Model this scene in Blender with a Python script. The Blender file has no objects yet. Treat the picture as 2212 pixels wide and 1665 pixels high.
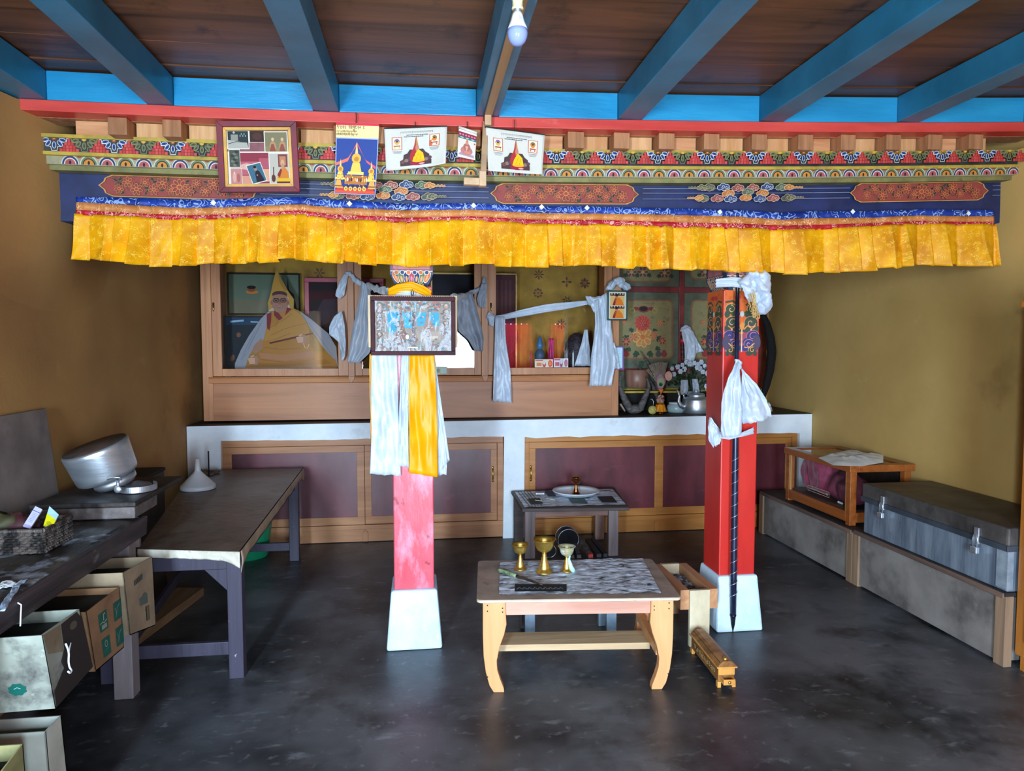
import bpy, bmesh, math, random
from mathutils import noise as mnoise
from mathutils import Vector, Matrix
C = bpy.context.scene.collection
S = bpy.context.scene
R = math.radians
# ---------------------------------------------------------------- camera
FPX, EYE = 1500.0, 1.5
yaw = math.atan(196/1500); pitch = math.atan(88/math.hypot(1500, 196))
fw = Vector((math.sin(yaw)*math.cos(pitch), math.cos(yaw)*math.cos(pitch), -math.sin(pitch)))
rt = Vector((math.cos(yaw), -math.sin(yaw), 0)); up = rt.cross(fw)
cam = bpy.data.objects.new('camera', bpy.data.cameras.new('camera'))
cam.data.sensor_width = 36; cam.data.lens = 36*FPX/2212; cam.data.clip_start = .05
cam.matrix_world = Matrix((rt, up, -fw)).transposed().to_4x4()
cam.location = (0, 0, EYE)
C.objects.link(cam); S.camera = cam
# measuring helpers: where the line of sight through a point of the photo meets a real plane of the room
def ray(x, y): return fw*FPX + rt*(x-1106) - up*(y-832.5)
def PY(x, y, Y): d = ray(x, y); k = Y/d.y; return Vector((d.x*k, Y, EYE+d.z*k))
def PZ(x, y, Z=0): d = ray(x, y); k = (Z-EYE)/d.z; return Vector((d.x*k, d.y*k, Z))
def PX(x, y, X): d = ray(x, y); k = X/d.x; return Vector((X, d.y*k, EYE+d.z*k))
# ---------------------------------------------------------------- world, light, exposure
w = bpy.data.worlds.new('daylight'); S.world = w; w.use_nodes = True
bg = w.node_tree.nodes['Background']; bg.inputs[0].default_value = (.62, .8, 1, 1); bg.inputs[1].default_value = 3.0
def area(name, loc, sx, sy, power, col, rot):
    l = bpy.data.lights.new(name, 'AREA'); l.shape = 'RECTANGLE'; l.size = sx; l.size_y = sy
    l.energy = power; l.color = col
    o = bpy.data.objects.new(name, l); o.location = loc; o.rotation_euler = rot; C.objects.link(o)
    return o
DAY = (.62, .81, 1.0)
TILT = R(62)                                             # sky light comes in falling
for z in (.44, 1.04, 1.64): area("daylight_through_door", (.62, -1.58, z), .80, .72, 44, DAY, (TILT, 0, 0))
area('daylight_through_window', (1.70, -1.58, 1.48), .44, .90, 17, DAY, (TILT, 0, 0))
area('daylight_through_far_window', (2.48, -1.58, 1.48), .34, .90, 12, DAY, (TILT, 0, 0))
for z in (.95, 1.6): area('added_side_light', (-1.15, -1.58, z), .28, .66, 78, DAY, (TILT, 0, 0))  # added lamps at an unseen opening, to brighten the right wall
S.view_settings.view_transform = 'Standard'; S.view_settings.look = 'None'
S.view_settings.gamma = 1; S.view_settings.use_curve_mapping = False
S.view_settings.exposure = 1.2
S.cycles.use_denoising = True
S.cycles.max_bounces = 8; S.cycles.diffuse_bounces = 5; S.cycles.transparent_max_bounces = 16
S.cycles.caustics_reflective = False; S.cycles.caustics_refractive = False
S.cycles.sample_clamp_indirect = 6
# ---------------------------------------------------------------- colours and materials
def L(h):
    h = h.lstrip('#'); o = []
    for i in (0, 2, 4):
        c = int(h[i:i+2], 16)/255; o.append(c/12.92 if c <= .04045 else ((c+.055)/1.055)**2.4)
    return (*o, 1)
def nn(nt, t, **k):
    n = nt.nodes.new(t)
    for a, b in k.items(): setattr(n, a, b)
    return n
def noise(nt, scale, size, detail=4, rough=.55, distort=0):
    tc = nn(nt, 'ShaderNodeTexCoord'); mp = nn(nt, 'ShaderNodeMapping'); mp.inputs['Scale'].default_value = scale
    n = nn(nt, 'ShaderNodeTexNoise'); n.inputs['Scale'].default_value = size; n.inputs['Detail'].default_value = detail
    n.inputs['Roughness'].default_value = rough; n.inputs['Distortion'].default_value = distort
    nt.links.new(tc.outputs['Object'], mp.inputs[0]); nt.links.new(mp.outputs[0], n.inputs['Vector'])
    return n.outputs[0]
def ramp(nt, fac, stops):
    r = nn(nt, 'ShaderNodeValToRGB'); e = r.color_ramp.elements
    while len(e) < len(stops): e.new(.5)
    for s, (p, c) in zip(e, stops): s.position = p; s.color = c
    nt.links.new(fac, r.inputs[0]); return r.outputs[0]
def mixc(nt, fac, a, b):
    m = nn(nt, 'ShaderNodeMix', data_type='RGBA')
    if hasattr(fac, 'links'): nt.links.new(fac, m.inputs[0])
    else: m.inputs[0].default_value = fac
    for v, i in ((a, 6), (b, 7)):
        if hasattr(v, 'links'): nt.links.new(v, m.inputs[i])
        else: m.inputs[i].default_value = v
    return m.outputs[2]
def mat(name, c1, c2=None, rough=.6, metal=0, scale=(1, 1, 1), size=6, lo=.35, hi=.65, spots=(), bump=0, bsize=None,
        spec=.5, distort=0, rvar=0, sheen=0, trans=0, detail=4):
    m = bpy.data.materials.new(name); m.use_nodes = True; nt = m.node_tree
    b = nt.nodes['Principled BSDF']; b.inputs['Roughness'].default_value = rough; b.inputs['Metallic'].default_value = metal
    b.inputs['Specular IOR Level'].default_value = spec
    if sheen: b.inputs['Sheen Weight'].default_value = sheen
    a = L(c1); z = L(c2) if c2 else tuple(min(1, v*.72) for v in a[:3])+(1,)
    n = noise(nt, scale, size, detail, .6, distort)
    col = ramp(nt, n, [(lo, a), (hi, z)])
    for sc, ssize, t0, t1, sstr in spots:
        k = ramp(nt, noise(nt, sstr, ssize, 5, .65), [(t0, (0, 0, 0, 1)), (t1, (1, 1, 1, 1))])
        col = mixc(nt, k, col, L(sc))
    nt.links.new(col, b.inputs['Base Color'])
    if rvar:
        rr = nn(nt, 'ShaderNodeMapRange'); rr.inputs[3].default_value = max(.05, rough-rvar); rr.inputs[4].default_value = min(1, rough+rvar)
        nt.links.new(noise(nt, (1, 1, 1), size*.7, 5), rr.inputs[0]); nt.links.new(rr.outputs[0], b.inputs['Roughness'])
    if bump:
        bn = nn(nt, 'ShaderNodeBump'); bn.inputs['Strength'].default_value = bump; bn.inputs['Distance'].default_value = .01
        nt.links.new(noise(nt, scale, bsize or size*3, 5), bn.inputs['Height']); nt.links.new(bn.outputs[0], b.inputs['Normal'])
    if trans:
        tr = nn(nt, 'ShaderNodeBsdfTranslucent'); ms = nn(nt, 'ShaderNodeMixShader'); ms.inputs[0].default_value = trans
        nt.links.new(col, tr.inputs[0]); nt.links.new(b.outputs[0], ms.inputs[1]); nt.links.new(tr.outputs[0], ms.inputs[2])
        nt.links.new(ms.outputs[0], nt.nodes['Material Output'].inputs[0])
    return m
ONE = (1, 1, 1)
def brocade(name, base, hi, dark, size=26, thr=.5, rough=.38):
    """satin with woven curls: distorted rings, the threads of the pattern glossier and lighter"""
    m = bpy.data.materials.new(name); m.use_nodes = True; nt = m.node_tree
    b = nt.nodes['Principled BSDF']; b.inputs['Roughness'].default_value = rough; b.inputs['Specular IOR Level'].default_value = .35
    tc = nn(nt, 'ShaderNodeTexCoord'); mp = nn(nt, 'ShaderNodeMapping'); mp.inputs['Scale'].default_value = (1, .05, 1)
    nt.links.new(tc.outputs['Object'], mp.inputs[0])
    n1 = nn(nt, 'ShaderNodeTexNoise'); n1.inputs['Scale'].default_value = size*.9; n1.inputs['Detail'].default_value = 1
    add = nn(nt, 'ShaderNodeVectorMath', operation='MULTIPLY_ADD'); add.inputs[1].default_value = (.06, .06, .06)
    nt.links.new(mp.outputs[0], n1.inputs['Vector']); nt.links.new(n1.outputs[1], add.inputs[0]); nt.links.new(mp.outputs[0], add.inputs[2])
    v = nn(nt, 'ShaderNodeTexVoronoi'); v.inputs['Scale'].default_value = size
    nt.links.new(add.outputs[0], v.inputs['Vector'])
    s = nn(nt, 'ShaderNodeMath', operation='MULTIPLY'); s.inputs[1].default_value = 17; nt.links.new(v.outputs['Distance'], s.inputs[0])
    sn = nn(nt, 'ShaderNodeMath', operation='SINE'); nt.links.new(s.outputs[0], sn.inputs[0])
    n2 = nn(nt, 'ShaderNodeTexNoise'); n2.inputs['Scale'].default_value = size*.55; n2.inputs['Detail'].default_value = 2
    nt.links.new(mp.outputs[0], n2.inputs['Vector'])
    a2 = nn(nt, 'ShaderNodeMath', operation='MULTIPLY_ADD'); a2.inputs[1].default_value = 3.2; a2.inputs[2].default_value = -1.75
    nt.links.new(n2.outputs[0], a2.inputs[0]); a3 = nn(nt, 'ShaderNodeMath', operation='ADD')
    nt.links.new(a2.outputs[0], a3.inputs[0]); nt.links.new(sn.outputs[0], a3.inputs[1])
    k = ramp(nt, a3.outputs[0], [(thr, (0, 0, 0, 1)), (thr+.12, (1, 1, 1, 1))])
    base2 = mixc(nt, ramp(nt, noise(nt, ONE, 7, 3), [(.35, (0, 0, 0, 1)), (.7, (1, 1, 1, 1))]), L(base), L(dark))
    nt.links.new(mixc(nt, k, base2, L(hi)), b.inputs['Base Color'])
    bn = nn(nt, 'ShaderNodeBump'); bn.inputs['Strength'].default_value = .25; bn.inputs['Distance'].default_value = .004
    nt.links.new(k, bn.inputs['Height']); nt.links.new(bn.outputs[0], b.inputs['Normal'])
    return m
def wood(name, c1, c2, axis='x', rough=.5, size=9, spots=(), spec=.4, bump=.12):
    s = {'x': (.12, 1.6, 1.6), 'y': (1.6, .12, 1.6), 'z': (1.6, 1.6, .12)}[axis]
    return mat(name, c1, c2, rough, scale=s, size=size, lo=.32, hi=.68, spots=spots, distort=1.2, bump=bump, bsize=size*4, spec=spec)
def glass_mat(name, tint=(1, 1, 1, 1), refl=1.0):
    m = bpy.data.materials.new(name); m.use_nodes = True; nt = m.node_tree; nt.nodes.remove(nt.nodes['Principled BSDF'])
    t = nn(nt, 'ShaderNodeBsdfTransparent'); t.inputs[0].default_value = tint
    g = nn(nt, 'ShaderNodeBsdfGlossy'); g.inputs['Roughness'].default_value = .01
    fr = nn(nt, 'ShaderNodeFresnel'); fr.inputs[0].default_value = 1.6; gm = nn(nt, 'ShaderNodeNewGeometry')
    f = nn(nt, 'ShaderNodeMath', operation='MULTIPLY'); iv = nn(nt, 'ShaderNodeMath', operation='SUBTRACT'); iv.inputs[0].default_value = 1; nt.links.new(gm.outputs['Backfacing'], iv.inputs[1]); nt.links.new(fr.outputs[0], f.inputs[0]); nt.links.new(iv.outputs[0], f.inputs[1])
    ms = nn(nt, 'ShaderNodeMixShader'); nt.links.new(f.outputs[0], ms.inputs[0]); nt.links.new(t.outputs[0], ms.inputs[1]); nt.links.new(g.outputs[0], ms.inputs[2])
    nt.links.new(ms.outputs[0], nt.nodes['Material Output'].inputs[0]); return m
def paint_mat(name, rough=.55, dirt=.25, tint='#2b2118'):
    """flat colours held per face (printed or painted artwork), with a little wear"""
    m = bpy.data.materials.new(name); m.use_nodes = True; nt = m.node_tree; b = nt.nodes['Principled BSDF']
    b.inputs['Roughness'].default_value = rough; b.inputs['Specular IOR Level'].default_value = .35
    a = nn(nt, 'ShaderNodeAttribute', attribute_name='Col')
    k = ramp(nt, noise(nt, ONE, 22, 6, .7), [(.52, (0, 0, 0, 1)), (.85, (dirt*2, dirt*2, dirt*2, 1))])
    nt.links.new(mixc(nt, k, a.outputs['Color'], L(tint)), b.inputs['Base Color']); return m
# ---------------------------------------------------------------- mesh collector
class MB:
    def __init__(s): s.v = []; s.f = []; s.c = []; s.col = None
    def add(s, vs, fs):
        o = len(s.v); s.v += [Vector(p) for p in vs]; s.f += [tuple(i+o for i in f) for f in fs]; s.c += [s.col]*len(fs); return s
    def hexa(s, p): return s.add(p, [(0, 3, 2, 1), (4, 5, 6, 7), (0, 1, 5, 4), (1, 2, 6, 5), (2, 3, 7, 6), (3, 0, 4, 7)])
    def box(s, x0, x1, y0, y1, z0, z1, T=None):
        p = [Vector(q) for q in ((x0, y0, z0), (x1, y0, z0), (x1, y1, z0), (x0, y1, z0), (x0, y0, z1), (x1, y0, z1), (x1, y1, z1), (x0, y1, z1))]
        return s.hexa([T @ q for q in p] if T else p)
    def rail(s, x0, x1, y0, y1, z0, z1, n=32):
        """a long box cut into short lengths along x so that it can sag"""
        o = []
        for i in range(n+1): x = x0+(x1-x0)*i/n; o += [(x, y0, z0), (x, y1, z0), (x, y1, z1), (x, y0, z1)]
        f = [(3, 2, 1, 0), (4*n, 4*n+1, 4*n+2, 4*n+3)]
        for i in range(n):
            for k in range(4): q = (k+1) % 4; f.append((4*i+k, 4*i+q, 4*i+4+q, 4*i+4+k))
        return s.add(o, f)
    def prism(s, poly, a, b, plane='xz', T=None):
        mk = {'xz': lambda p, t: (p[0], t, p[1]), 'xy': lambda p, t: (p[0], p[1], t), 'yz': lambda p, t: (t, p[0], p[1])}[plane]
        n = len(poly); vs = [Vector(mk(p, a)) for p in poly]+[Vector(mk(p, b)) for p in poly]
        if T: vs = [T @ q for q in vs]
        return s.add(vs, [tuple(range(n)), tuple(range(2*n-1, n-1, -1))]+[(i, i+n, (i+1) % n+n, (i+1) % n) for i in range(n)])
    def lathe(s, prof, T=None, seg=28, cap=True):
        T = T or Matrix(); o = len(prof); vs = []; fs = []
        for r, z in prof:
            for k in range(seg): a = 2*math.pi*k/seg; vs.append(T @ Vector((r*math.cos(a), r*math.sin(a), z)))
        for i in range(o-1):
            for k in range(seg): q = (k+1) % seg; fs.append((i*seg+k, i*seg+q, (i+1)*seg+q, (i+1)*seg+k))
        if cap: fs.append(tuple(range(seg-1, -1, -1))); fs.append(tuple(range((o-1)*seg, o*seg)))
        return s.add(vs, fs)
    def tube(s, pts, rad, seg=8, flat=1.0, closed=False):
        pts = [Vector(p) for p in pts]; n = len(pts); rad = rad if isinstance(rad, (list, tuple)) else [rad]*n
        vs = []; fs = []; u = None
        for i, p in enumerate(pts):
            t = (pts[min(i+1, n-1)]-pts[max(i-1, 0)]).normalized()
            if u is None: u = t.cross(Vector((0, 1, 0) if abs(t.y) < .9 else (1, 0, 0))).normalized()
            u = (u-t*u.dot(t)).normalized(); q = t.cross(u)
            for k in range(seg): a = 2*math.pi*k/seg; vs.append(p+u*math.cos(a)*rad[i]+q*math.sin(a)*rad[i]*flat)
        for i in range(n-1):
            for k in range(seg): j = (k+1) % seg; fs.append((i*seg+k, i*seg+j, (i+1)*seg+j, (i+1)*seg+k))
        fs.append(tuple(range(seg-1, -1, -1))); fs.append(tuple(range((n-1)*seg, n*seg)))
        return s.add(vs, fs)
    def grid(s, nu, nv, fn):
        vs = [fn(i/nu, j/nv) for j in range(nv+1) for i in range(nu+1)]; w_ = nu+1
        return s.add(vs, [(j*w_+i, j*w_+i+1, (j+1)*w_+i+1, (j+1)*w_+i) for j in range(nv) for i in range(nu)])
    def sphere(s, c, r, seg=14, T=None, sx=1, sy=1, sz=1):
        n = seg//2; prof = [(max(1e-4, r*math.sin(math.pi*i/n)), -r*math.cos(math.pi*i/n)) for i in range(n+1)]
        M_ = Matrix.Translation(Vector(c)) @ (T or Matrix()) @ Matrix.Diagonal((sx, sy, sz, 1)); return s.lathe(prof, M_, seg)
    def warp(s, fn): s.v = [Vector(fn(p)) for p in s.v]; return s
    def build(s, name, m, parent=None, smooth=False, bevel=0, solid=0, sub=0):
        off = parent_loc(parent) if parent else Vector()
        me = bpy.data.meshes.new(name); me.from_pydata([tuple(p-off) for p in s.v], [], s.f); me.validate(verbose=False)
        if any(c is not None for c in s.c) and len(me.polygons) == len(s.c):
            at = me.color_attributes.new('Col', 'FLOAT_COLOR', 'CORNER')
            for p in me.polygons:
                cc = s.c[p.index] or (1, 1, 1, 1)
                for li in p.loop_indices: at.data[li].color = cc
        me.update()
        if smooth: me.polygons.foreach_set('use_smooth', [True]*len(me.polygons))
        me.materials.append(m)
        o = bpy.data.objects.new(name, me); C.objects.link(o)
        WLOC[o.name] = off.copy()
        if parent: o.parent = parent
        if solid:
            k = o.modifiers.new('thickness', 'SOLIDIFY'); k.thickness = solid; k.offset = 0
        if bevel:
            k = o.modifiers.new('bevel', 'BEVEL'); k.width = bevel; k.segments = 2; k.limit_method = 'ANGLE'; k.angle_limit = R(40)
            if smooth is False: me.polygons.foreach_set('use_smooth', [False]*len(me.polygons))
        if sub: k = o.modifiers.new('smooth', 'SUBSURF'); k.levels = sub; k.render_levels = sub
        return o
WLOC = {}
def parent_loc(p): return WLOC.get(p.name, Vector())
def thing(name, label, cat, loc=(0, 0, 0), group=None):
    o = bpy.data.objects.new(name, None); C.objects.link(o); o.location = loc; o.empty_display_size = .05
    WLOC[o.name] = Vector(loc); o['label'] = label; o['category'] = cat
    if group: o['group'] = group
    return o
def tag(o, label, cat, group=None, kind=None):
    if label: o['label'] = label
    if cat: o['category'] = cat
    if group: o['group'] = group
    if kind: o['kind'] = kind
    return o
def part(o, parent):
    """register a mesh that has sub-parts: its children share its parent's frame"""
    WLOC[o.name] = WLOC.get(parent.name, Vector()); return o
def struct(name, mb, m, **k): o = mb.build(name, m, **k); o['kind'] = 'structure'; return o
def rebase(o, loc):
    """put the origin of a single-mesh thing at its base"""
    loc = Vector(loc); o.data.transform(Matrix.Translation(-loc)); o.location = loc; return o
# flat artwork: coloured faces on a surface given by fn(u, v, height)
class Art(MB):
    def __init__(s, fn, step=.0006, cells=0): super().__init__(); s.fn = fn; s.h = step; s.n = 0; s.cells = cells
    def cut(s, pts):
        """cut a face along a grid so that it follows a curved sheet"""
        bm = bmesh.new(); f = bm.faces.new([bm.verts.new((u, v, 0)) for u, v in pts]); us = [p[0] for p in pts]; vs = [p[1] for p in pts]
        for k in range(1, s.cells):
            t = k/s.cells
            for lo, hi, co, no in ((min(us), max(us), (t, 0, 0), (1, 0, 0)), (min(vs), max(vs), (0, t, 0), (0, 1, 0))):
                if lo < t < hi: bmesh.ops.bisect_plane(bm, geom=bm.verts[:]+bm.edges[:]+bm.faces[:], plane_co=co, plane_no=no)
        out = [[(v.co.x, v.co.y) for v in f.verts] for f in bm.faces]; bm.free(); return out
    def poly(s, pts, col, lay=None):
        s.n += 1; lay = s.n*.00004+s.h if lay is None else lay
        s.col = L(col) if isinstance(col, str) else col
        for q in (s.cut(pts) if s.cells else [pts]): s.add([s.fn(u, v, lay) for u, v in q], [tuple(range(len(q)))])
        return s
    def rect(s, u0, v0, u1, v1, col): return s.poly([(u0, v0), (u1, v0), (u1, v1), (u0, v1)], col)
    def ell(s, u, v, ru, rv, col, n=18, a0=0, a1=360, rot=0):
        ca, sa = math.cos(R(rot)), math.sin(R(rot)); full = abs(a1-a0) >= 360; m_ = n if full else n+1
        P = []
        for i in range(m_):
            a = R(a0+(a1-a0)*i/n); x, y = ru*math.cos(a), rv*math.sin(a); P.append((u+x*ca-y*sa, v+x*sa+y*ca))
        return s.poly(P, col)
    def line(s, pts, wd, col):
        s.n += 1; lay = s.n*.00004+s.h; s.col = L(col) if isinstance(col, str) else col
        n = len(pts); A = []; B = []
        for i, (u, v) in enumerate(pts):
            a = pts[max(i-1, 0)]; b = pts[min(i+1, n-1)]; dx, dy = b[0]-a[0], b[1]-a[1]; l = math.hypot(dx, dy) or 1
            k = wd/2; A.append(s.fn(u-dy/l*k, v+dx/l*k, lay)); B.append(s.fn(u+dy/l*k, v-dx/l*k, lay))
        s.add(A+B, [(i, n+i, n+i+1, i+1) for i in range(n-1)]); return s
    def ring(s, u, v, ru, rv, wd, col, n=18, a0=0, a1=360):
        return s.line([(u+ru*math.cos(R(a0+(a1-a0)*i/n)), v+rv*math.sin(R(a0+(a1-a0)*i/n))) for i in range(n+1)], wd, col)
    def spiral(s, u, v, r, wd, col, turns=1.3, a0=0, sgn=1, n=16):
        return s.line([(u+r*(1-.8*i/n)*math.cos(R(a0)+sgn*turns*2*math.pi*i/n), v+r*(1-.8*i/n)*math.sin(R(a0)+sgn*turns*2*math.pi*i/n)) for i in range(n+1)], wd, col)
    def flower(s, u, v, r, n, pet, out, core, sq=1):
        for k in range(n):
            a = 360*k/n; x, y = r*.6*math.cos(R(a)), r*.6*math.sin(R(a))*sq
            s.ell(u+x, v+y, r*.42, r*.30*sq, out, 10, rot=a); s.ell(u+x, v+y, r*.33, r*.21*sq, pet, 10, rot=a)
        s.ell(u, v, r*.26, r*.26*sq, core, 10); return s
def flatfn(o, du, dv, n):
    o, du, dv, n = Vector(o), Vector(du), Vector(dv), Vector(n).normalized(); return lambda u, v, h: o+du*u+dv*v+n*h
def resample(pl, n):
    pl = [Vector(p) for p in pl]; d = [0]
    for a, b in zip(pl, pl[1:]): d.append(d[-1]+(b-a).length)
    out = []
    for i in range(n+1):
        t = d[-1]*i/n; k = 0
        while k < len(d)-2 and d[k+1] < t: k += 1
        f = (t-d[k])/max(1e-9, d[k+1]-d[k]); out.append(pl[k].lerp(pl[k+1], min(1, f)))
    return out
def drape(Lp, Rp, Y, folds=3, amp=.012, seed=0, nu=28, nv=30, off=0, hem=.004, crumple=.006, grow=.5):
    """cloth between two outlines measured on the plane y = Y (top to bottom), with hanging folds of real depth"""
    rnd = random.Random(seed); o = Vector([rnd.uniform(0, 50) for _ in range(3)]); N_ = mnoise.noise
    fy = Y if callable(Y) else (lambda t: Y)
    a = resample([PY(x, y, fy(0)) for x, y in Lp], nv); b = resample([PY(x, y, fy(0)) for x, y in Rp], nv)
    def fn(u, v):
        j = round(v*nv); p = a[j].lerp(b[j], u).copy(); g = 1-grow+grow*v
        d = amp*g*(2.4*N_(Vector((u*folds*1.15, v*.9, 0))+o)+.12*math.sin(u*folds*6.28+o.x+v*1.1))
        d += crumple*(2.2*N_(Vector((u*4.2+v*2, v*6.5-u*1.5, 3))+o)+.5*N_(Vector((u*11, v*13, 7))+o))
        p.y = fy(v)+off-abs(amp)*1.1-crumple+d; p.z += hem*N_(Vector((u*folds*4, 0, 9))+o)*2*v**6; return p
    m = MB(); m.grid(nu, nv, fn); return m
# ---------------------------------------------------------------- palette
PAINT = paint_mat('painted_artwork'); OLDPAINT = paint_mat('aged_painted_artwork', .6, .42, '#3a3022'); PRINT = paint_mat('printed_paper', .6, .06); PRINTG = paint_mat('glossy_print', .45, .04)
for m_ in (PRINT, PRINTG): m_.node_tree.nodes['Principled BSDF'].inputs['Specular IOR Level'].default_value = .15
def dk(h, k=.6): c = L(h); return (c[0]*k, c[1]*k, c[2]*k, 1)
M_WALLY = mat('ochre_wall', '#cca763', '#b6924f', .85, size=1.3, lo=.3, hi=.7, spots=[('#7d5a2c', 1.1, .62, .85, ONE), ('#d8bc74', 3, .66, .9, ONE)], bump=.08, bsize=40)
M_WALLSHADE = mat('ochre_wall_painted_shade', '#b0854a', '#94693a', .85, size=1.3, lo=.3, hi=.7, spots=[('#6a4624', 1.0, .56, .8, ONE), ('#c4a060', 3, .66, .9, ONE)], bump=.08, bsize=40)  # left wall's shade put into a darker, browner base colour; spots random
M_FLOOR = mat('worn_concrete', '#5e6064', '#292a2e', .4, size=1.1, lo=.36, hi=.6, spots=[('#1c1c1f', 1.7, .5, .66, ONE), ('#7e8286', 5, .6, .8, (1, 2.4, 1)), ('#77797d', 19, .6, .78, ONE), ('#2a2a2c', 9, .62, .75, ONE)], bump=.1, bsize=30, rvar=.16)
M_CEIL = wood('ceiling_boards', '#74492f', '#3a2417', 'x', .42, 4, spots=[('#5a3a28', 2.2, .58, .8, (.5, 1, 1)), ('#120b08', 5, .58, .75, ONE)])
M_BLUE = mat('blue_joist_paint', '#28779a', '#1c6280', .38, size=3, spots=[('#1c6a9c', 5, .6, .8, (.3, .3, 1))], bump=.1, bsize=20, rvar=.12)
M_BLUE2 = mat('blue_board_paint', '#309bc8', '#2083b2', .3, size=3, scale=(.4, 1, 2), spots=[('#1d78b4', 6, .62, .8, (.2, 1, 1.5))], bump=.35, bsize=12, rvar=.12)
M_RED = mat('red_fascia_paint', '#dd5348', '#c23b33', .42, size=5, scale=(.3, 1, 2), spots=[('#8e211c', 9, .66, .8, (.3, 1, 1)), ('#e68a7c', 6, .66, .85, (.4, 1, 1))])
M_PRED = mat('red_pillar_paint', '#cf2f26', '#b82420', .4, size=4, scale=(1.5, 1.5, .4), spots=[('#9c1714', 7, .66, .8, ONE), ('#ee6d60', 5, .66, .85, (1, 1, .3))], rvar=.1)
M_PPINK = mat('worn_red_pillar_paint', '#cc4452', '#c85a6c', .3, size=5, scale=(1.5, 1.5, .5), spots=[('#dc9cb0', 11, .5, .72, (1, 1, .35)), ('#9c2630', 13, .64, .70, ONE)], bump=.3, bsize=14, rvar=.1)
M_WHITE = mat('whitewashed_plaster', '#ecf3f8', '#dae4ec', .7, size=4, spots=[('#8d9399', 34, .68, .78, ONE), ('#b0b4b8', 3, .62, .85, ONE)], bump=.25, bsize=30)
M_WPINE = wood('light_pine', '#e0ae78', '#cf955c', 'z', .5, 8)
M_PINEX = wood('pine_along_x', '#c98b58', '#a96a40', 'x', .48, 8)
M_PINEXL = wood('pine_cupboard_wood', '#b68158', '#96623f', 'x', .45, 6)
M_PINEZ = wood('pine_upright', '#c88d60', '#a96f48', 'z', .45, 8)
M_OCHREW = wood('varnished_yellow_pine', '#bf8244', '#a26830', 'x', .38, 7, spots=[('#4d2e18', 3, .64, .8, ONE)])
M_BLOCK = wood('raw_block_end', '#b9845a', '#8f5f3c', 'z', .65, 12)
M_PANELW = wood('raw_panel_wood', '#dcae7a', '#b9814e', 'z', .6, 10)
M_PANELWX = wood('raw_panel_wood_flat_grain', '#d9a273', '#b77a4c', 'x', .6, 10)
M_MAROON = mat('maroon_plywood', '#6b3038', '#4e2229', .35, size=6, scale=(1, 1, .4), spots=[('#84505a', 8, .62, .85, (.4, 1, 1))], rvar=.1)
M_DARKW = wood('dark_old_wood', '#3a2a22', '#1c1411', 'x', .55, 7)
M_BLACK = mat('matt_black_and_shade', '#15120f', '#080706', .8, size=8)  # plain black; also stands as painted shade under the alcove cupboard
M_BRASS = mat('polished_brass', '#dcbc62', '#bc9440', .36, .9, size=14, rvar=.08)
M_BRASSD = mat('tarnished_copper_brass', '#a8683a', '#7b4526', .3, 1, size=14)
M_STEEL = mat('brushed_aluminium', '#d6dde4', '#b4bcc4', .38, .85, size=5, scale=(.5, .5, 4), bump=.15, bsize=8, rvar=.1)
M_PLAST = mat('white_plastic', '#e4e8ec', '#d8dde2', .35, size=4, trans=.15)
M_CLOTHW = mat('white_silk_scarf', '#d6e0ec', '#bfcddf', .36, size=9, spots=[('#ffffff', 28, .6, .75, ONE)], bump=.25, bsize=18, sheen=.4, trans=.18)
M_CLOTHG = mat('grey_white_scarf', '#b9c2d0', '#98a2b2', .45, size=9, bump=.35, bsize=26, sheen=.3, trans=.2)
M_GLASS = glass_mat('clear_glass')
M_GREYW = wood('weathered_grey_wood', '#8a7a78', '#5b4e50', 'z', .6, 8, spots=[('#b3a8a6', 14, .66, .82, (1, 1, .3))])
# ================================================================ ROOM
XL, XR, YF, YB, ZC = -1.70, 3.17, -1.70, 6.05, 2.66
def zt(x): return .012*x+.006*x*x                      # the old timbers sag a little to the left
struct('floor', MB().box(XL-.2, XR+.2, YF-3, YB+.2, -.1, 0), M_FLOOR)
struct('wall_left', MB().box(XL-.2, XL, YF, YB, 0, 2.9), M_WALLSHADE)
struct('wall_right', MB().box(XR, XR+.2, YF, YB, 0, 2.9), M_WALLY)
struct('wall_back', MB().box(XL, XR, YB, YB+.15, 0, 2.9), M_WALLY)
def wall_with_holes(y0, y1, holes):
    m = MB(); xs = sorted({XL-.2, XR+.2} | {h[0] for h in holes} | {h[1] for h in holes})
    for a, b in zip(xs, xs[1:]):
        hs = [h for h in holes if h[0] <= a and h[1] >= b]
        if not hs: m.box(a, b, y0, y1, 0, 2.9)
        else:
            h = hs[0]
            if h[2] > 0: m.box(a, b, y0, y1, 0, h[2])
            m.box(a, b, y0, y1, h[3], 2.9)
    return m
HOLES = [(-1.32, -.98, .55, 1.95), (.20, 1.05, 0, 2.06), (1.45, 1.95, .95, 2.0), (2.28, 2.68, .95, 2.0)]  # first opening is unseen, added for the side light
struct('wall_front', wall_with_holes(YF, YF+.12, HOLES), M_WALLY)
for i, (a, b, c, d) in enumerate(HOLES):
    m = MB(); t = .05
    m.box(a, a+t, YF-.02, YF+.11, c, d); m.box(b-t, b, YF-.02, YF+.11, c, d); m.box(a, b, YF-.02, YF+.11, d-t, d)
    if c > 0: m.box(a, b, YF-.02, YF+.11, c, c+t)
    struct('window_%d' % (i+1) if c > 0 else 'door_1', m, M_PINEZ)
M_CURT = mat('pink_red_curtain', '#f24862', '#d82e48', .7, size=30, trans=.85)
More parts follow.
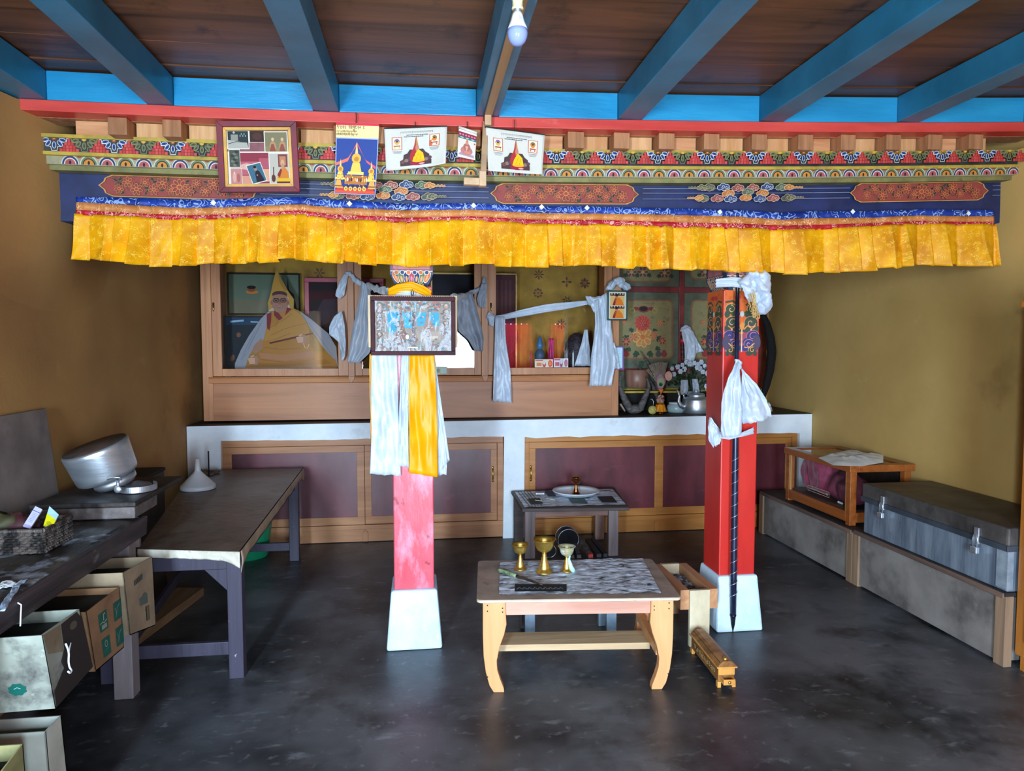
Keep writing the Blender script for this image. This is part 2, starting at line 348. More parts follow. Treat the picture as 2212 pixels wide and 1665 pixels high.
for n, (a, b, lab) in enumerate(((1.41, 1.99, 'pink red sheer curtain beside the doorway'), (2.24, 2.73, 'pink red sheer curtain at the far side of the window'))):
    m = MB(); m.grid(40, 4, lambda u, v, a=a, b=b: Vector((a+(b-a)*u, YF+.34+.018*math.sin(u*38), 2.03-1.15*v)))
    tag(m.build('window_curtain', M_CURT, solid=.002), lab, 'curtain', 'pink curtains')
# unseen leaf added behind the camera to keep door light off the left wall
dl = thing('door_light_blocker', 'unseen plank leaf added behind the camera to block door light', 'door', (.15, YF+.6, 0))
MB().box(.13, .17, YF+.14, YF+1.05, .01, 2.05).build('leaf', M_PINEZ, dl, bevel=.003)
for z in (.25, 1.0, 1.75): MB().box(.17, .19, YF+.2, YF+1.0, z, z+.1).build('ledge', M_PINEZ, dl, bevel=.003)
# ceiling boards, seams run across the room
m = MB(); y = YF; k = 0
while y < YB:
    wd = .24+.05*math.sin(k*2.3)
    m.rail(XL, XR, y+.0025, min(YB, y+wd)-.0025, ZC+.004*math.sin(k*5), ZC+.03); y += wd; k += 1
m.rail(XL, XR, YF, YB, ZC+.03, ZC+.1)
struct('ceiling', m.warp(lambda p: (p.x, p.y, p.z+zt(p.x))), M_CEIL)
# joists
JX = [(-1.70, -1.55), (-1.152, -1.045), (-.462, -.352), (.257, .357), (.915, 1.030), (1.612, 1.730), (2.327, 2.440), (3.02, 3.14)]
JL = ['dim blue joist against the left wall', 'blue ceiling joist above the left end of the painted lintel', 'blue ceiling joist left of the blue temple calendar',
      'blue ceiling joist carrying the brown cable batten and the bulb', 'blue ceiling joist next to the right of the bulb', 'blue ceiling joist over the right pillar',
      'blue ceiling joist right of the one over the right pillar', 'blue ceiling joist in the right corner of the ceiling']
for i, ((a, b), lab) in enumerate(zip(JX, JL)):
    m = MB(); z0 = 2.531+zt((a+b)/2); m.box(a, b, YF+.12, 5.6, z0, ZC+zt((a+b)/2)-.006)
    tag(m.build('ceiling_joist', M_BLUE, bevel=.004), lab, 'beam', 'blue ceiling joists')
for i in range(len(JX)-1):
    a, b = JX[i][1]+.001, JX[i+1][0]-.001
    m = MB(); m.rail(a, b, 3.205, 3.235, 2.532, ZC-.008, 6)
    struct('trim_%d' % (i+1), m.warp(lambda p: (p.x, p.y, p.z+zt(p.x))), M_BLUE2, bevel=.003)
# cable batten along the middle joist and down over the lintel
t = thing('cable_trunking', 'narrow brown wooden cable batten down the middle joist and across the painted lintel', 'trunking', (.307, 3.2, 2.5))
m = MB(); m.box(.288, .322, YF+.3, 3.17, 2.531-.011, 2.5325); m.box(.288, .322, 3.165, 3.199, 2.470, 2.532)
m.build('ceiling_batten', mat('brown_batten', '#b58a60', '#96704c', .5, size=9, scale=(1, .1, 1)), t, bevel=.002)
M_TRK = mat('cream_trunking', '#d8b48c', '#b98f68', .45, size=8)
m = MB(); m.box(.288, .318, 3.135, 3.199, 2.478, 2.534); m.build('joint_cover', M_TRK, t, bevel=.003)
m = MB()
a = PY(1049, 262, 3.17); b = PY(1041, 405, 3.20)
m.prism([(a.x-.012, a.z), (a.x+.014, a.z), (b.x+.014, b.z), (b.x-.012, b.z)], 3.165, 3.185)
m.build('vertical_batten', mat('pale_batten', '#b08e66', '#94714f', .5, size=9), t, bevel=.002)
m = MB(); p = PY(1001, 402, 3.2); q = PY(1048, 388, 3.2); m.box(p.x, q.x, 3.165, 3.2, p.z, q.z); m.box(q.x-.03, q.x+.002, 3.16, 3.2, p.z-.004, q.z+.03)
m.build('elbow_cover', M_TRK, t, bevel=.003)
# ---------------------------------------------------------------- painted lintel
LX0, LX1 = -1.695, 3.165
lt = thing('painted_lintel', 'long painted wooden lintel with red flower panels, scalloped rows and raw wooden blocks', 'lintel', (.7, 3.4, 2.19))
zw = lambda p: (p.x, p.y, p.z+zt(p.x))
ZS = .004
MB().rail(LX0, LX1, 3.20, 3.29, 2.484, 2.530).warp(zw).build('red_fascia', M_RED, lt, bevel=.003)
MB().rail(LX0, LX1, 3.291, 3.40, 2.483, 2.528).warp(zw).build('batten', M_BLOCK, lt)
# backing panels and block ends between them
bp = [255, 372, 500, 620, 740, 830, 925, 1020, 1110, 1244, 1343, 1440, 1537, 1640, 1740, 1832, 1930, 2020, 2108]
bx = [PY(x, 300, 3.24).x for x in bp]
for x in bx:
    z = zt(x); MB().box(x-.039, x+.039, 3.235, 3.40, 2.408+z, 2.4825+z).build('block', M_BLOCK, lt, bevel=.004)
xs = [bx[0]-.25]+bx+[bx[-1]+.17]
for i, (a, b) in enumerate(zip(xs, xs[1:])):
    MB().box(a+.048, b-.048, 3.316, 3.34, 2.412, 2.4825).warp(zw).build('backing_panel', [M_PANELWX, M_PANELW][(i*7) % 3 > 0], lt)
M_LEDGE = mat('olive_yellow_paint', '#c2a63c', '#a08a34', .6, size=14, spots=[('#5a5226', 20, .6, .75, ONE)])
M_OLIVE = mat('olive_green_paint', '#86804a', '#6a663c', .6, size=12, spots=[('#4a4a2c', 16, .6, .78, ONE)])
M_NAVY = mat('navy_paint', '#24305e', '#1a2348', .5, size=8, spots=[('#3d4a6c', 26, .66, .8, (.3, 1, 1))])
MB().rail(LX0, LX1, 3.303, 3.36, 2.405, 2.420).warp(zw).build('upper_ledge', M_LEDGE, lt)
MB().rail(LX0, LX1, 3.315, 3.40, 2.346, 2.405).warp(zw).build('flower_row', mat('frieze_ground', '#3c3a36', '#29282a', .6, size=20), lt)
MB().rail(LX0, LX1, 3.306, 3.36, 2.331, 2.346).warp(zw).build('middle_ledge', M_LEDGE, lt)
MB().rail(LX0, LX1, 3.325, 3.42, 2.295, 2.334).warp(zw).build('scallop_row', mat('scallop_ground', '#a8a07c', '#8e8768', .6, size=20), lt)
MB().rail(LX0, LX1, 3.342, 3.42, 2.274, 2.2955).warp(zw).build('olive_band', M_OLIVE, lt)
MB().rail(LX0, LX1, 3.40, 3.66, 2.06, 2.276).warp(zw).build('beam', M_NAVY, lt, bevel=.004)
def fz(Y): return lambda u, v, h: Vector((u, Y-h, v+zt(u)))
A = Art(fz(3.315)); per = .2467; x0 = PY(1254, 340, 3.315).x; k = -24
while True:
    x = x0+k*per/2; k += 1
    if x < LX0+.06: continue
    if x > LX1-.06: break
    blue = k % 2 == 0; z = 2.405
    o, f, g = ('#d8dce2', '#2b4a86', '#b0603a') if blue else ('#8c8a5c', '#5c6440', '#c9a63f')
    A.line([(x-.060, z-.001), (x-.052, z-.001), (x-.05, z-.017), (x-.031, z-.018), (x-.029, z-.036), (x-.014, z-.037), (x-.011, z-.054), (x+.011, z-.054), (x+.014, z-.037), (x+.029, z-.036), (x+.031, z-.018), (x+.05, z-.017), (x+.052, z-.001), (x+.060, z-.001)], .0028, o)
    for a in (-76, -40, 0, 40, 76):
        d = .033; u_, v_ = x+d*math.sin(R(a))*1.12, z-.002-d*math.cos(R(a))*.86
        A.ell(u_, v_, .0155, .0085, o, 10, rot=a-90); A.ell(u_, v_, .0132, .0062, f, 10, rot=a-90); A.ell(u_, v_, .006, .0022, '#16203a' if blue else '#2c3020', 8, rot=a-90)
    A.ell(x, z-.001, .010, .010, '#9a4a34' if blue else '#c9a63f', 10, 180, 360); A.ell(x, z-.001, .005, .005, '#d8a850', 8, 180, 360)
    for r in range(4):                                  # stepped red blocks
        n = (6, 4, 3, 1)[r]
        for j in range(n):
            w_ = .0135; cx = x+per/4+(j-(n-1)/2)*w_; cz = 2.354+r*.0138
            A.rect(cx-w_/2, cz-.007, cx+w_/2, cz+.007, '#8e2b2a'); A.rect(cx-w_/2+.001, cz-.0055, cx+w_/2-.0022, cz+.0065, ['#c9453c', '#b93b36', '#d0504a'][(j+r) % 3])
A.build('flower_painting', OLDPAINT, lt)
A = Art(fz(3.325)); per = .0765; x0 = PY(1257, 375, 3.325).x; k = -30
while True:
    x = x0+k*per; k += 1
    if x < LX0+.05: continue
    if x > LX1-.05: break
    z = 2.297; bl = k % 2
    A.ell(x+per/2, 2.3325, .011, .008, '#8e4038', 10, 180, 360)
    for r, c in ((.040, '#c9c8b8'), (.036, '#2a3767' if bl else '#6f7d58'), (.028, '#d9c9b0' if bl else '#2a2a28'), (.0235, '#b0565c' if bl else '#cd8434')):
        A.ell(x, z, r*.92, r, c, 14, 0, 180)
    A.ell(x, z+.008, .005, .009, '#2a1a18', 8)
A.build('scallop_painting', OLDPAINT, lt)
A = Art(fz(3.40)); zc, hh = 2.226, .049
MED = [(213, 562), (1058, 1378), (1828, 2125)]
def rnd_flower(A, u, v, r, n=7):
    for k in range(n):
        a = 360*k/n+90; A.ell(u+r*.62*math.cos(R(a)), v+r*.62*math.sin(R(a)), r*.40, r*.27, '#c07c46', 8, rot=a)
        A.ell(u+r*.60*math.cos(R(a)), v+r*.60*math.sin(R(a)), r*.33, r*.205, '#8c3a30', 8, rot=a)
    A.ell(u, v, r*.34, r*.30, '#d08a4a', 10); A.ell(u, v, r*.26, r*.22, '#9c4434', 10)
rd = random.Random(4)
def X34(px): return PY(px, 418, 3.4).x
for a, b in MED:
    a, b = X34(a), X34(b)
    def out(d): return [(a+d, zc), (a+.022+d, zc+.018), (a+.028+d, zc+.034), (a+.06+d, zc+hh-d*.6), (b-.06-d, zc+hh-d*.6), (b-.028-d, zc+.034), (b-.022-d, zc+.018), (b-d, zc), (b-.022-d, zc-.018), (b-.028-d, zc-.034), (b-.06-d, zc-hh+d*.6), (a+.06+d, zc-hh+d*.6), (a+.028+d, zc-.034), (a+.022+d, zc-.018)]
    A.poly(out(0), '#c8914a'); A.poly(out(.007), '#5e2420'); A.poly(out(.011), '#93403a')
    n = 15
    V = [(a+.07+(b-a-.14)*q/80, zc+.022*math.sin(q*.47)) for q in range(81)]; A.line(V, .003, '#3c4630')
    for q in range(70):
        lx, lz = rd.uniform(a+.07, b-.07), zc+rd.uniform(-.036, .036); rot = rd.uniform(0, 180); A.ell(lx, lz, .0115, .0062, '#8c5c3c', 8, rot=rot); A.ell(lx, lz, .0098, .0046, '#27332a', 8, rot=rot)
    for j in range(n):
        u = a+.09+(b-a-.18)*j/(n-1); v = zc+(.017 if j % 2 else -.014); mid = j == n//2
        rnd_flower(A, u, v if not mid else zc, .038 if mid else .022+.003*(j % 3), 9 if mid else 7)
for a, b in [(562, 1058), (1378, 1828), (2125, 2150)]:
    a, b = X34(a)+.01, X34(b)-.01
    for dz in (-.028, 0, .022): A.line([(a+(b-a)*i/6, zc+dz) for i in range(7)], .0022, '#8a8f9c')
def cloud(A, u, v, s, c, o, tail=0):
    P = [(-.9, -.1, .5), (-.2, .35, .6), (.55, .05, .6), (.0, -.25, .5)]
    for x, z, r in P: A.ell(u+x*s, v+z*s*.8, r*s+.0025, r*s*.85+.0025, o, 12)
    for x, z, r in P: A.ell(u+x*s, v+z*s*.8, r*s, r*s*.85, c, 12)
    A.spiral(u-.2*s, v+.15*s, .42*s, .0022, o, 1.2, 200); A.spiral(u+.55*s, v, .38*s, .0022, o, 1.1, 20, -1)
    if tail:
        A.line([(u+tail*s*(.6+i*.45), v-.1*s+.22*s*(i % 2)) for i in range(8)], .009, o); A.line([(u+tail*s*(.6+i*.45), v-.1*s+.22*s*(i % 2)) for i in range(8)], .005, c)
CC = [('#4a5244', '#b09a70'), ('#b06a3a', '#e0b070'), ('#8a4a48', '#d8a888'), ('#34426a', '#c4c8c8'), ('#56604c', '#a8aa88')]
for a, b in [(690, 967), (1470, 1727)]:
    a, b = X34(a), X34(b); m_ = (a+b)/2
    for sg in (-1, 1):
        h_ = (b-a)/2
        for j, (f, v, ci) in enumerate([(.12, .020, 2), (.36, .024, 3), (.60, .022, 0 if sg < 0 else 4), (.28, -.004, 1), (.46, -.026, 2), (.24, -.028, 3), (.70, -.026, 0)]):
            cloud(A, m_+sg*h_*f, zc+v*1.12, .0245, *CC[ci])
        cloud(A, m_+sg*h_*.72, zc+.024, .019, *CC[1 if sg > 0 else 0], tail=sg); cloud(A, m_+sg*h_*.76, zc-.026, .017, *CC[0 if sg > 0 else 1], tail=sg)
    cloud(A, m_, zc-.026, .024, *CC[1]); cloud(A, m_+.01, zc+.002, .023, *CC[4])
A.build('medallion_painting', OLDPAINT, lt)
# the plaster swells round the lintel where it enters the side walls
for n_, xw, a_ in ((21, XL, .105), (22, XR, -.095)):
    def fn(u, v, xw=xw, a_=a_):
        y, z = 2.55+2.0*u, 1.55+.97*v; g = math.exp(-((y-3.5)/.36)**2)*min(1, max(0, (z-1.6)/.5))**2*(3-2*min(1, max(0, (z-1.6)/.5)))
        return Vector((xw+a_*(g*1.04-.04)+.004*mnoise.noise(Vector((y*6, z*6, 0)))*g, y, z))
    m = MB(); m.grid(50, 30, fn); struct('trim_%d' % n_, m, M_WALLSHADE if n_ == 21 else M_WALLY, smooth=True)
# ---------------------------------------------------------------- valance
VX = [163, 300, 400, 500, 645, 720, 880, 1020, 1150, 1300, 1500, 1600, 1690, 1750, 1880, 1985, 2080, 2147]
VB = [425, 428, 431, 430, 425, 432, 440, 439, 445, 447, 451, 454, 460, 456, 456, 452, 453, 453]      # blue, top edge
VO = [436, 444, 449, 447, 441, 448, 454, 452, 460, 461, 465, 468, 474, 471, 470, 465, 467, 467]
VR = [451, 459, 463, 461, 452, 461, 468, 465, 472, 473, 479, 481, 485, 484, 480, 475, 477, 477]
VY = [462, 470, 473, 471, 463, 474, 480, 474, 484, 485, 491, 493, 496, 495, 489, 483, 485, 485]
VE = [560, 574, 576, 571, 562, 568, 579, 573, 578, 577, 585, 588, 592, 592, 584, 571, 577, 576]
def lin(tab, x):
    for a, b, p, q in zip(VX, VX[1:], tab, tab[1:]):
        if x <= b: return p+(q-p)*max(0, (x-a))/(b-a)
    return tab[-1]
rv = random.Random(7); ple = []; x = 163.
while x < 2147: wd = rv.uniform(24, 46); ple.append((x, min(2147, x+wd), rv.uniform(.45, 1.9), rv.uniform(-6, 6), rv.uniform(-1, 1))); x += wd
def pleat(x):
    for a, b, am, e, s in ple:
        if x <= b: return (x-a)/(b-a), am, e, s
    return 1, 1, 0, 0
def band(t0, t1, Y, amp, nv, pl=0):
    def fn(u, v):
        x = 163+(2147-163)*u; a, b = lin(t0, x), lin(t1, x); f, am, e, s = pleat(x)
        if pl:
            y_ = a+(b+e*.5+3.5*(f-.5)*(1 if s > 0 else -1)-a)*v; x2 = x+v*s*5*math.sin(f*3.1416)+(2147-x < 60)*v*2
            fold = -(f**.7 if s > 0 else (1-f)**.7)*.052*am*(.35+.65*v)+.006*math.sin(x*.11+v*5)*v
            d = fold+.0025*math.sin(x*.21+v*7)*v
        else: y_ = a+(b-a)*v; x2 = x; d = .0035*math.sin(x*.16)+.002*math.sin(x*.43+1)
        p = PY(x2, y_, Y); p.y += d; return p
    m = MB(); m.grid(1100 if pl else 420, nv, fn); return m
vt = thing('brocade_valance', 'pleated golden yellow brocade valance with blue, orange and red bands hung from the lintel', 'valance', (.7, 3.36, 1.92))
band(VY, VE, 3.352, 0, 14, 1).build('yellow_skirt', brocade('yellow_brocade', '#eeaa00', '#f8cc44', '#c87e00', 62, .8, .5), vt, smooth=True, solid=.0015)
band(VR, [v+2 for v in VY], 3.345, 0, 2).build('red_band', brocade('red_brocade', '#b8182a', '#d8948c', '#981222', 36, .6, .5), vt, smooth=True, solid=.0015)
band(VO, [v+2 for v in VR], 3.341, 0, 2).build('orange_band', brocade('orange_brocade', '#cc8444', '#e8b080', '#b0662c', 40, .7, .5), vt, smooth=True, solid=.0015)
band(VB, [v+2 for v in VO], 3.346, 0, 2).build('blue_band', brocade('blue_brocade', '#1a3f9c', '#8fa6cc', '#122a74', 28, .55, .5), vt, smooth=True, solid=.0015)
for px, py in ((461, 438), (755, 440), (1023, 444), (1268, 449), (1555, 458), (1842, 457), (2092, 461), (1170, 447)):
    p = PY(px, py, 3.335); k = .013
    MB().prism([(p.x-k, p.z), (p.x, p.z-k), (p.x+k, p.z), (p.x, p.z+k)], 3.333, 3.335).build('paper_diamond', M_WHITE, vt)
# ---------------------------------------------------------------- bulb
bl = thing('light_bulb', 'unlit white LED bulb in a cream holder hanging from the middle joist', 'bulb', (.30, 2.02, 2.33))
c = PY(1118, 99, 2.0); bx_, bz = c.x, c.z; T0 = Matrix.Translation((bx_, 2.0, 0))
MB().lathe([(.001, bz), (.012, bz+.002), (.021, bz+.010), (.027, bz+.022), (.029, bz+.034), (.0275, bz+.045)], T0, 32).build('bulb_dome', mat('milky_dome', '#a9b9ee', '#9eb0ea', .12, trans=.25, size=2), bl, smooth=True)
MB().lathe([(.0278, bz+.045), (.026, bz+.052), (.020, bz+.066), (.0155, bz+.082), (.013, bz+.09)], T0, 32).build('bulb_body', mat('bulb_plastic', '#eef2f2', '#e6ebec', .3, size=2), bl, smooth=True)
MB().lathe([(.011, bz+.088), (.011, bz+.103), (.0125, bz+.104)], T0, 24).build('bulb_cap', M_STEEL, bl, smooth=True)
MB().lathe([(.0165, bz+.100), (.0165, bz+.104), (.0150, bz+.106), (.0145, bz+.124), (.0175, bz+.127), (.0175, bz+.150), (.012, bz+.153), (.006, 2.66)], T0, 24).build('lamp_holder', mat('cream_holder', '#e2dfb0', '#d6d29e', .35, size=3), bl, smooth=True)
A = Art(lambda u, v, h: Vector((bx_+u, 2.0-math.sqrt(max(1e-6, (.0145+(.083-(v-bz))*.32)**2-u*u))-.0006, v)))
for j, wd in enumerate((.010, .008, .010, .006, .010)): A.line([(.002-.002*j*.3, bz+.080-j*.0042), (.002+wd*.5, bz+.0795-j*.0042), (.002+wd*.9, bz+.079-j*.0042)], .0014, '#8a96a0')
A.build('bulb_print', PRINT, bl)
# ================================================================ ALTAR COUNTER, CUPBOARDS
CT = .925
def zc_(x): return .912+.006*(x+1.7)
ac = thing('altar_counter', 'long white plastered counter with dark plank top along the back wall', 'counter', (.7, 5.35, 0))
m = MB(); rr = random.Random(3)
def wav(xs, z, a=.006): return [(x, z+rr.uniform(-a, a)) for x in xs]
def fr(a, b, n): return [a+(b-a)*i/n for i in range(n+1)]
# front band with ragged lower edge, three uprights
topL = [(x, zc_(x)-.003) for x in fr(XL+.005, XR-.005, 12)]
lowA = wav(fr(3.06, .79, 26), .785, .007); lowB = wav(fr(.63, -1.46, 26), .795, .005)
m.prism([topL[0]]+topL[1:]+[(XR-.005, .0), (3.06, 0)]+lowA+[(.785, 0), (.62, 0)]+lowB+[(-1.47, 0), (XL+.005, 0)], 5.285, 5.34)
m.build('plaster_front', M_WHITE, ac)
m = MB(); m.box(XL+.005, XR-.005, 5.29, 5.99, .86, .925); m.warp(lambda p: (p.x, p.y, p.z if p.z < .9 else zc_(p.x)+.002)); m.build('plank_top', mat('dark_counter_top', '#3c2c24', '#241a16', .6, size=6, scale=(.3, 1, 1)), ac)
m = MB(); m.box(XL+.005, XR-.005, 5.95, 6.0, 0, .86); m.build('back_board', M_DARKW, ac)
def base_cab(name, lab, x0, x1, zt0, zt1, splits, handles, stiles, Y=5.315):
    t = thing(name, lab, 'cupboard', ((x0+x1)/2, Y, 0))
    W = M_OCHREW if x0 > .7 else M_PINEXL
    zT = .80
    fr_ = MB(); fr_.box(x0, x1, Y, Y+.03, zT-.055, zT+.02); fr_.box(x0, x1, Y-.006, Y+.03, .10, .135); fr_.box(x0, x0+.045, Y, Y+.03, .135, zT-.055); fr_.box(x1-.045, x1, Y, Y+.03, .135, zT-.055)
    fr_.build('frame', W, t, bevel=.003)
    b = MB(); b.box(x0, x1, Y+.008, Y+.03, .005, .10); b.build('plinth', W, t)
    for q in splits: MB().prism([(q-.02, .006), (q+.02, .006), (q+.02, .078), (q, .096), (q-.02, .078)], Y-.002, Y+.012).build('plinth_block', W, t, bevel=.002)
    xs = [x0+.045]+splits+[x1-.045]
    for i, (a, b_) in enumerate(zip(xs, xs[1:])):
        yd = Y+.008 if i % 2 else Y+.002; s = stiles[i]; z0, z1 = .137, zT-.057
        dm = MB(); dm.box(a, b_-.002, yd, yd+.02, z1-.05, z1); dm.box(a, b_-.002, yd, yd+.02, z0, z0+.06)
        dm.box(a, a+s[0], yd, yd+.02, z0+.06, z1-.05); dm.box(b_-.002-s[1], b_-.002, yd, yd+.02, z0+.06, z1-.05)
        d = dm.build('door', W, t, bevel=.002)
        MB().box(a+s[0], b_-.002-s[1], yd+.008, yd+.016, z0+.06, z1-.05).build('door_panel', M_MAROON, d)
        if handles[i] is not None:
            hx = handles[i]; pz = .50; H = MB()
            H.tube([(hx, yd-.002, pz+.045), (hx, yd-.02, pz+.032), (hx, yd-.024, pz), (hx, yd-.02, pz-.032), (hx, yd-.002, pz-.045)], [.004, .005, .007, .005, .004])
            H.box(hx-.008, hx+.008, yd-.004, yd, pz+.035, pz+.062); H.box(hx-.008, hx+.008, yd-.004, yd, pz-.062, pz-.035)
            H.build('handle', M_BRASS, d, smooth=True)
    return t
xs = [PY(p, 1050, 5.315).x for p in (480, 788, 1080, 1137, 1420, 1705)]
base_cab('base_cupboard', 'pine base cupboard with maroon panels behind the left pillar', -1.50, .625, 0, 0, [xs[1]], [None, PY(1065, 1040, 5.3).x], [(.06, .055), (.05, .05)])
base_cab('base_cupboard', 'yellow pine base cupboard with maroon panels behind the small table and right pillar', .785, 3.06, 0, 0, [xs[4]], [PY(1147, 1040, 5.3).x, None], [(.05, .02), (.05, .05)])
# ---------------------------------------------------------------- glazed display cabinet on the counter
Y5 = 5.42
dc = thing('display_cabinet', 'pine cabinet with three sliding glass doors standing on the white counter', 'cabinet', (0, Y5, .93))
def X5(px, Y=Y5): return PY(px, 750, Y).x
zB, zG, zLd = .932, PY(900, 795, Y5).z, PY(900, 812, Y5).z
zTop = 2.30
m = MB(); cl, cr = X5(436), X5(1337)
m.box(cl, X5(458), Y5, Y5+.04, zB, zTop); m.box(X5(1322), cr, Y5, Y5+.04, zB, zTop)
m.box(cl, cl+.03, Y5+.04, 5.98, zB, zTop); m.box(cr-.03, cr, Y5+.04, 5.98, zB, zTop)
m.box(cl, cr, Y5, 5.98, zTop, zTop+.05)
for a, b in ((752, 766), (1040, 1054)): m.box(X5(a), X5(b), Y5-.012, Y5+.02, zLd-.035, zTop)
m.build('frame', M_PINEZ, dc, bevel=.003)
m = MB(); m.box(cl+.03, cr-.03, Y5+.012, 5.97, zLd-.06, zLd-.045); m.build('shelf', M_PINEX, dc)
m = MB(); m.box(X5(458), X5(1322), Y5+.008, Y5+.03, zB, zLd-.03); m.build('lower_panel', wood('pine_panel_figured', '#bd8055', '#9a6340', 'x', .45, 4, spots=[('#8a5636', 5, .6, .8, (.25, 1, 2.4))]), dc)
m = MB(); m.prism([(Y5+.01, zLd-.05), (Y5-.018, zLd-.045), (Y5-.012, zLd-.015), (Y5-.02, zLd), (Y5+.02, zLd), (Y5+.02, zLd-.05)], X5(450), X5(1325), 'yz'); m.build('ledge_moulding', M_PINEX, dc, bevel=.002)
for a, b in ((759, 0), (1047, 0)): MB().prism([(X5(a)-.022, zLd), (X5(a)+.022, zLd), (X5(a)+.022, zLd-.02), (X5(a), zLd-.05), (X5(a)-.022, zLd-.02)], Y5-.026, Y5-.01).build('mullion_tip', M_PINEZ, dc, bevel=.002)
for a, b, c, d, k in ((458, 478, 730, 752, 0), (766, 782, 1025, 1040, 1), (1054, 1072, 1305, 1322, 2)):
    m = MB(); yd = Y5+.006+(.004 if k == 1 else 0); e = .001
    m.box(X5(a)+e, X5(b), yd, yd+.022, zLd+.004, zTop-.01); m.box(X5(c), X5(d)-e, yd, yd+.022, zLd+.004, zTop-.01)
    m.box(X5(b), X5(c), yd, yd+.022, zLd+.004, zG); m.box(X5(b), X5(c), yd, yd+.022, zTop-.06, zTop-.01)
    d_ = m.build('sliding_door', M_PINEZ, dc, bevel=.003)
    MB().box(X5(b), X5(c), yd+.009, yd+.013, zG, zTop-.06).build('glass_pane', M_GLASS, d_)
    for hx, yy in (((461, 668),) if k == 0 else ((736, 668), (1060, 668))) if k != 1 else ():
        p = PY(hx if k == 0 else 1061, 668, Y5)
        m = MB(); m.tube([(p.x, yd-.001, p.z+.03), (p.x, yd-.01, p.z+.01), (p.x, yd-.012, p.z-.015)], [.004, .006, .003]); m.build('latch', M_BRASS, d_, smooth=True)
        MB().box(p.x-.008, p.x+.006, yd-.003, yd, p.z-.0, p.z+.05).build('latch_slot', M_BLACK, d_)
        break
# painted cloth hung behind everything in the cabinet
bk = MB(); a, b = cl+.04, cr-.04
bk.grid(120, 14, lambda u, v: Vector((a+(b-a)*u, 5.955+.008*math.sin(u*40)+.004*math.sin(v*9+u*20), 2.29-1.04*v)))
bk = bk.build('backdrop_cloth', mat('mustard_backdrop', '#b08a35', '#8d6b27', .8, size=5, spots=[('#5e4a22', 5, .62, .82, ONE)]), smooth=True, solid=.002)
tag(bk, 'mustard yellow printed backdrop cloth inside the glass cabinet', 'cloth')
A = Art(lambda u, v, h: Vector((u, 5.94-h*4, v)))
def bkp(px, py): q = PY(px, py, 5.94); return q.x, q.z
for (px, py), n, kind in (((1164, 593), 8, 0), ((1224, 609), 4, 1), ((1162, 633), 8, 2), ((1224, 650), 7, 3), ((1263, 612), 8, 1), ((1100, 690), 8, 0), ((690, 590), 6, 0), ((1212, 700), 8, 0), ((870, 600), 8, 0)):
    u, v = bkp(px, py)
    for k in range(n):
        a_ = 360*k/n; r = .032; c = ['#3c2c1c', '#7a2a24'][k % 2 if kind != 3 else 0]
        if kind == 2: A.ell(u+r*math.cos(R(a_)), v+r*math.sin(R(a_)), .009, .009, c, 8)
        else: A.ell(u+r*.9*math.cos(R(a_)), v+r*.9*math.sin(R(a_)), .017, .005 if kind != 1 else .008, c, 8, rot=a_+(30 if kind == 3 else 0))
    A.ell(u, v, .006, .006, '#3c2c1c', 8)
bm = A.build('printed_motifs', PAINT, bk)
# ---- things inside the cabinet
def framed(name, lab, x0, x1, z0, z1, Y, fw_, fm, art, tilt=0, cat='picture', th=.018, pane=False, rot=0):
    t = thing(name, lab, cat, ((x0+x1)/2, Y, z0)); m = MB()
    for a in ((x0, x1, z0, z0+fw_), (x0, x1, z1-fw_, z1), (x0, x0+fw_, z0+fw_, z1-fw_), (x1-fw_, x1, z0+fw_, z1-fw_)): m.box(a[0], a[1], Y-th/2, Y+th/2, a[2], a[3])
    Mx = Matrix.Translation(((x0+x1)/2, Y, z0)) @ Matrix.Rotation(tilt, 4, 'X') @ Matrix.Rotation(rot, 4, 'Y') @ Matrix.Translation((-(x0+x1)/2, -Y, -z0))
    m.warp(lambda p: Mx @ p); m.build('frame', fm, t, bevel=.0025)
    b = MB().box(x0+fw_*.9, x1-fw_*.9, Y+.001, Y+.006, z0+fw_*.9, z1-fw_*.9).warp(lambda p: Mx @ p); b.build('backing', M_DARKW, t)
    A = Art(lambda u, v, h: Mx @ Vector((x0+fw_+(x1-x0-2*fw_)*u, Y+.001-h, z0+fw_+(z1-z0-2*fw_)*v))); art(A); A.build('picture', PRINT, t)
    if pane: MB().box(x0+fw_*.95, x1-fw_*.95, Y-.005, Y-.003, z0+fw_*.95, z1-fw_*.95).warp(lambda p: Mx @ p).build('glass_pane', M_GLASS, t)
    return t
def P6(px, py, Y): q = PY(px, py, Y); return q.x, q.z
zS = zLd-.045
def art_pagoda(A):
    A.rect(0, 0, 1, 1, '#5c6a58'); A.rect(0, 0, 1, .35, '#6a6650'); A.poly([(.72, 0), (.98, 0), (.93, .5), (.86, .62), (.845, .95), (.83, .62), (.76, .5)], '#241d18'); A.ell(.33, .55, .09, .05, '#c07030'); A.ell(.32, .62, .06, .07, '#7a4a34'); A.ell(.32, .67, .065, .045, '#15100e')
def art_lotus(A):
    A.rect(0, 0, 1, 1, '#10222c'); rr = random.Random(2)
    A.rect(0, .88, 1, 1, '#1a3a58'); A.line([(.1, .93), (.4, .95)], .03, '#8fb0c0'); A.line([(.55, .93), (.9, .92)], .02, '#8fb0c0')
    for i in range(26): A.ell(rr.uniform(.1, .95), rr.uniform(.1, .8), rr.uniform(.03, .08), rr.uniform(.02, .05), rr.choice(['#7a4a34', '#8a5a4a', '#2a4038', '#5a2a28', '#38506a', '#a08868']), 8, rot=rr.uniform(0, 180))
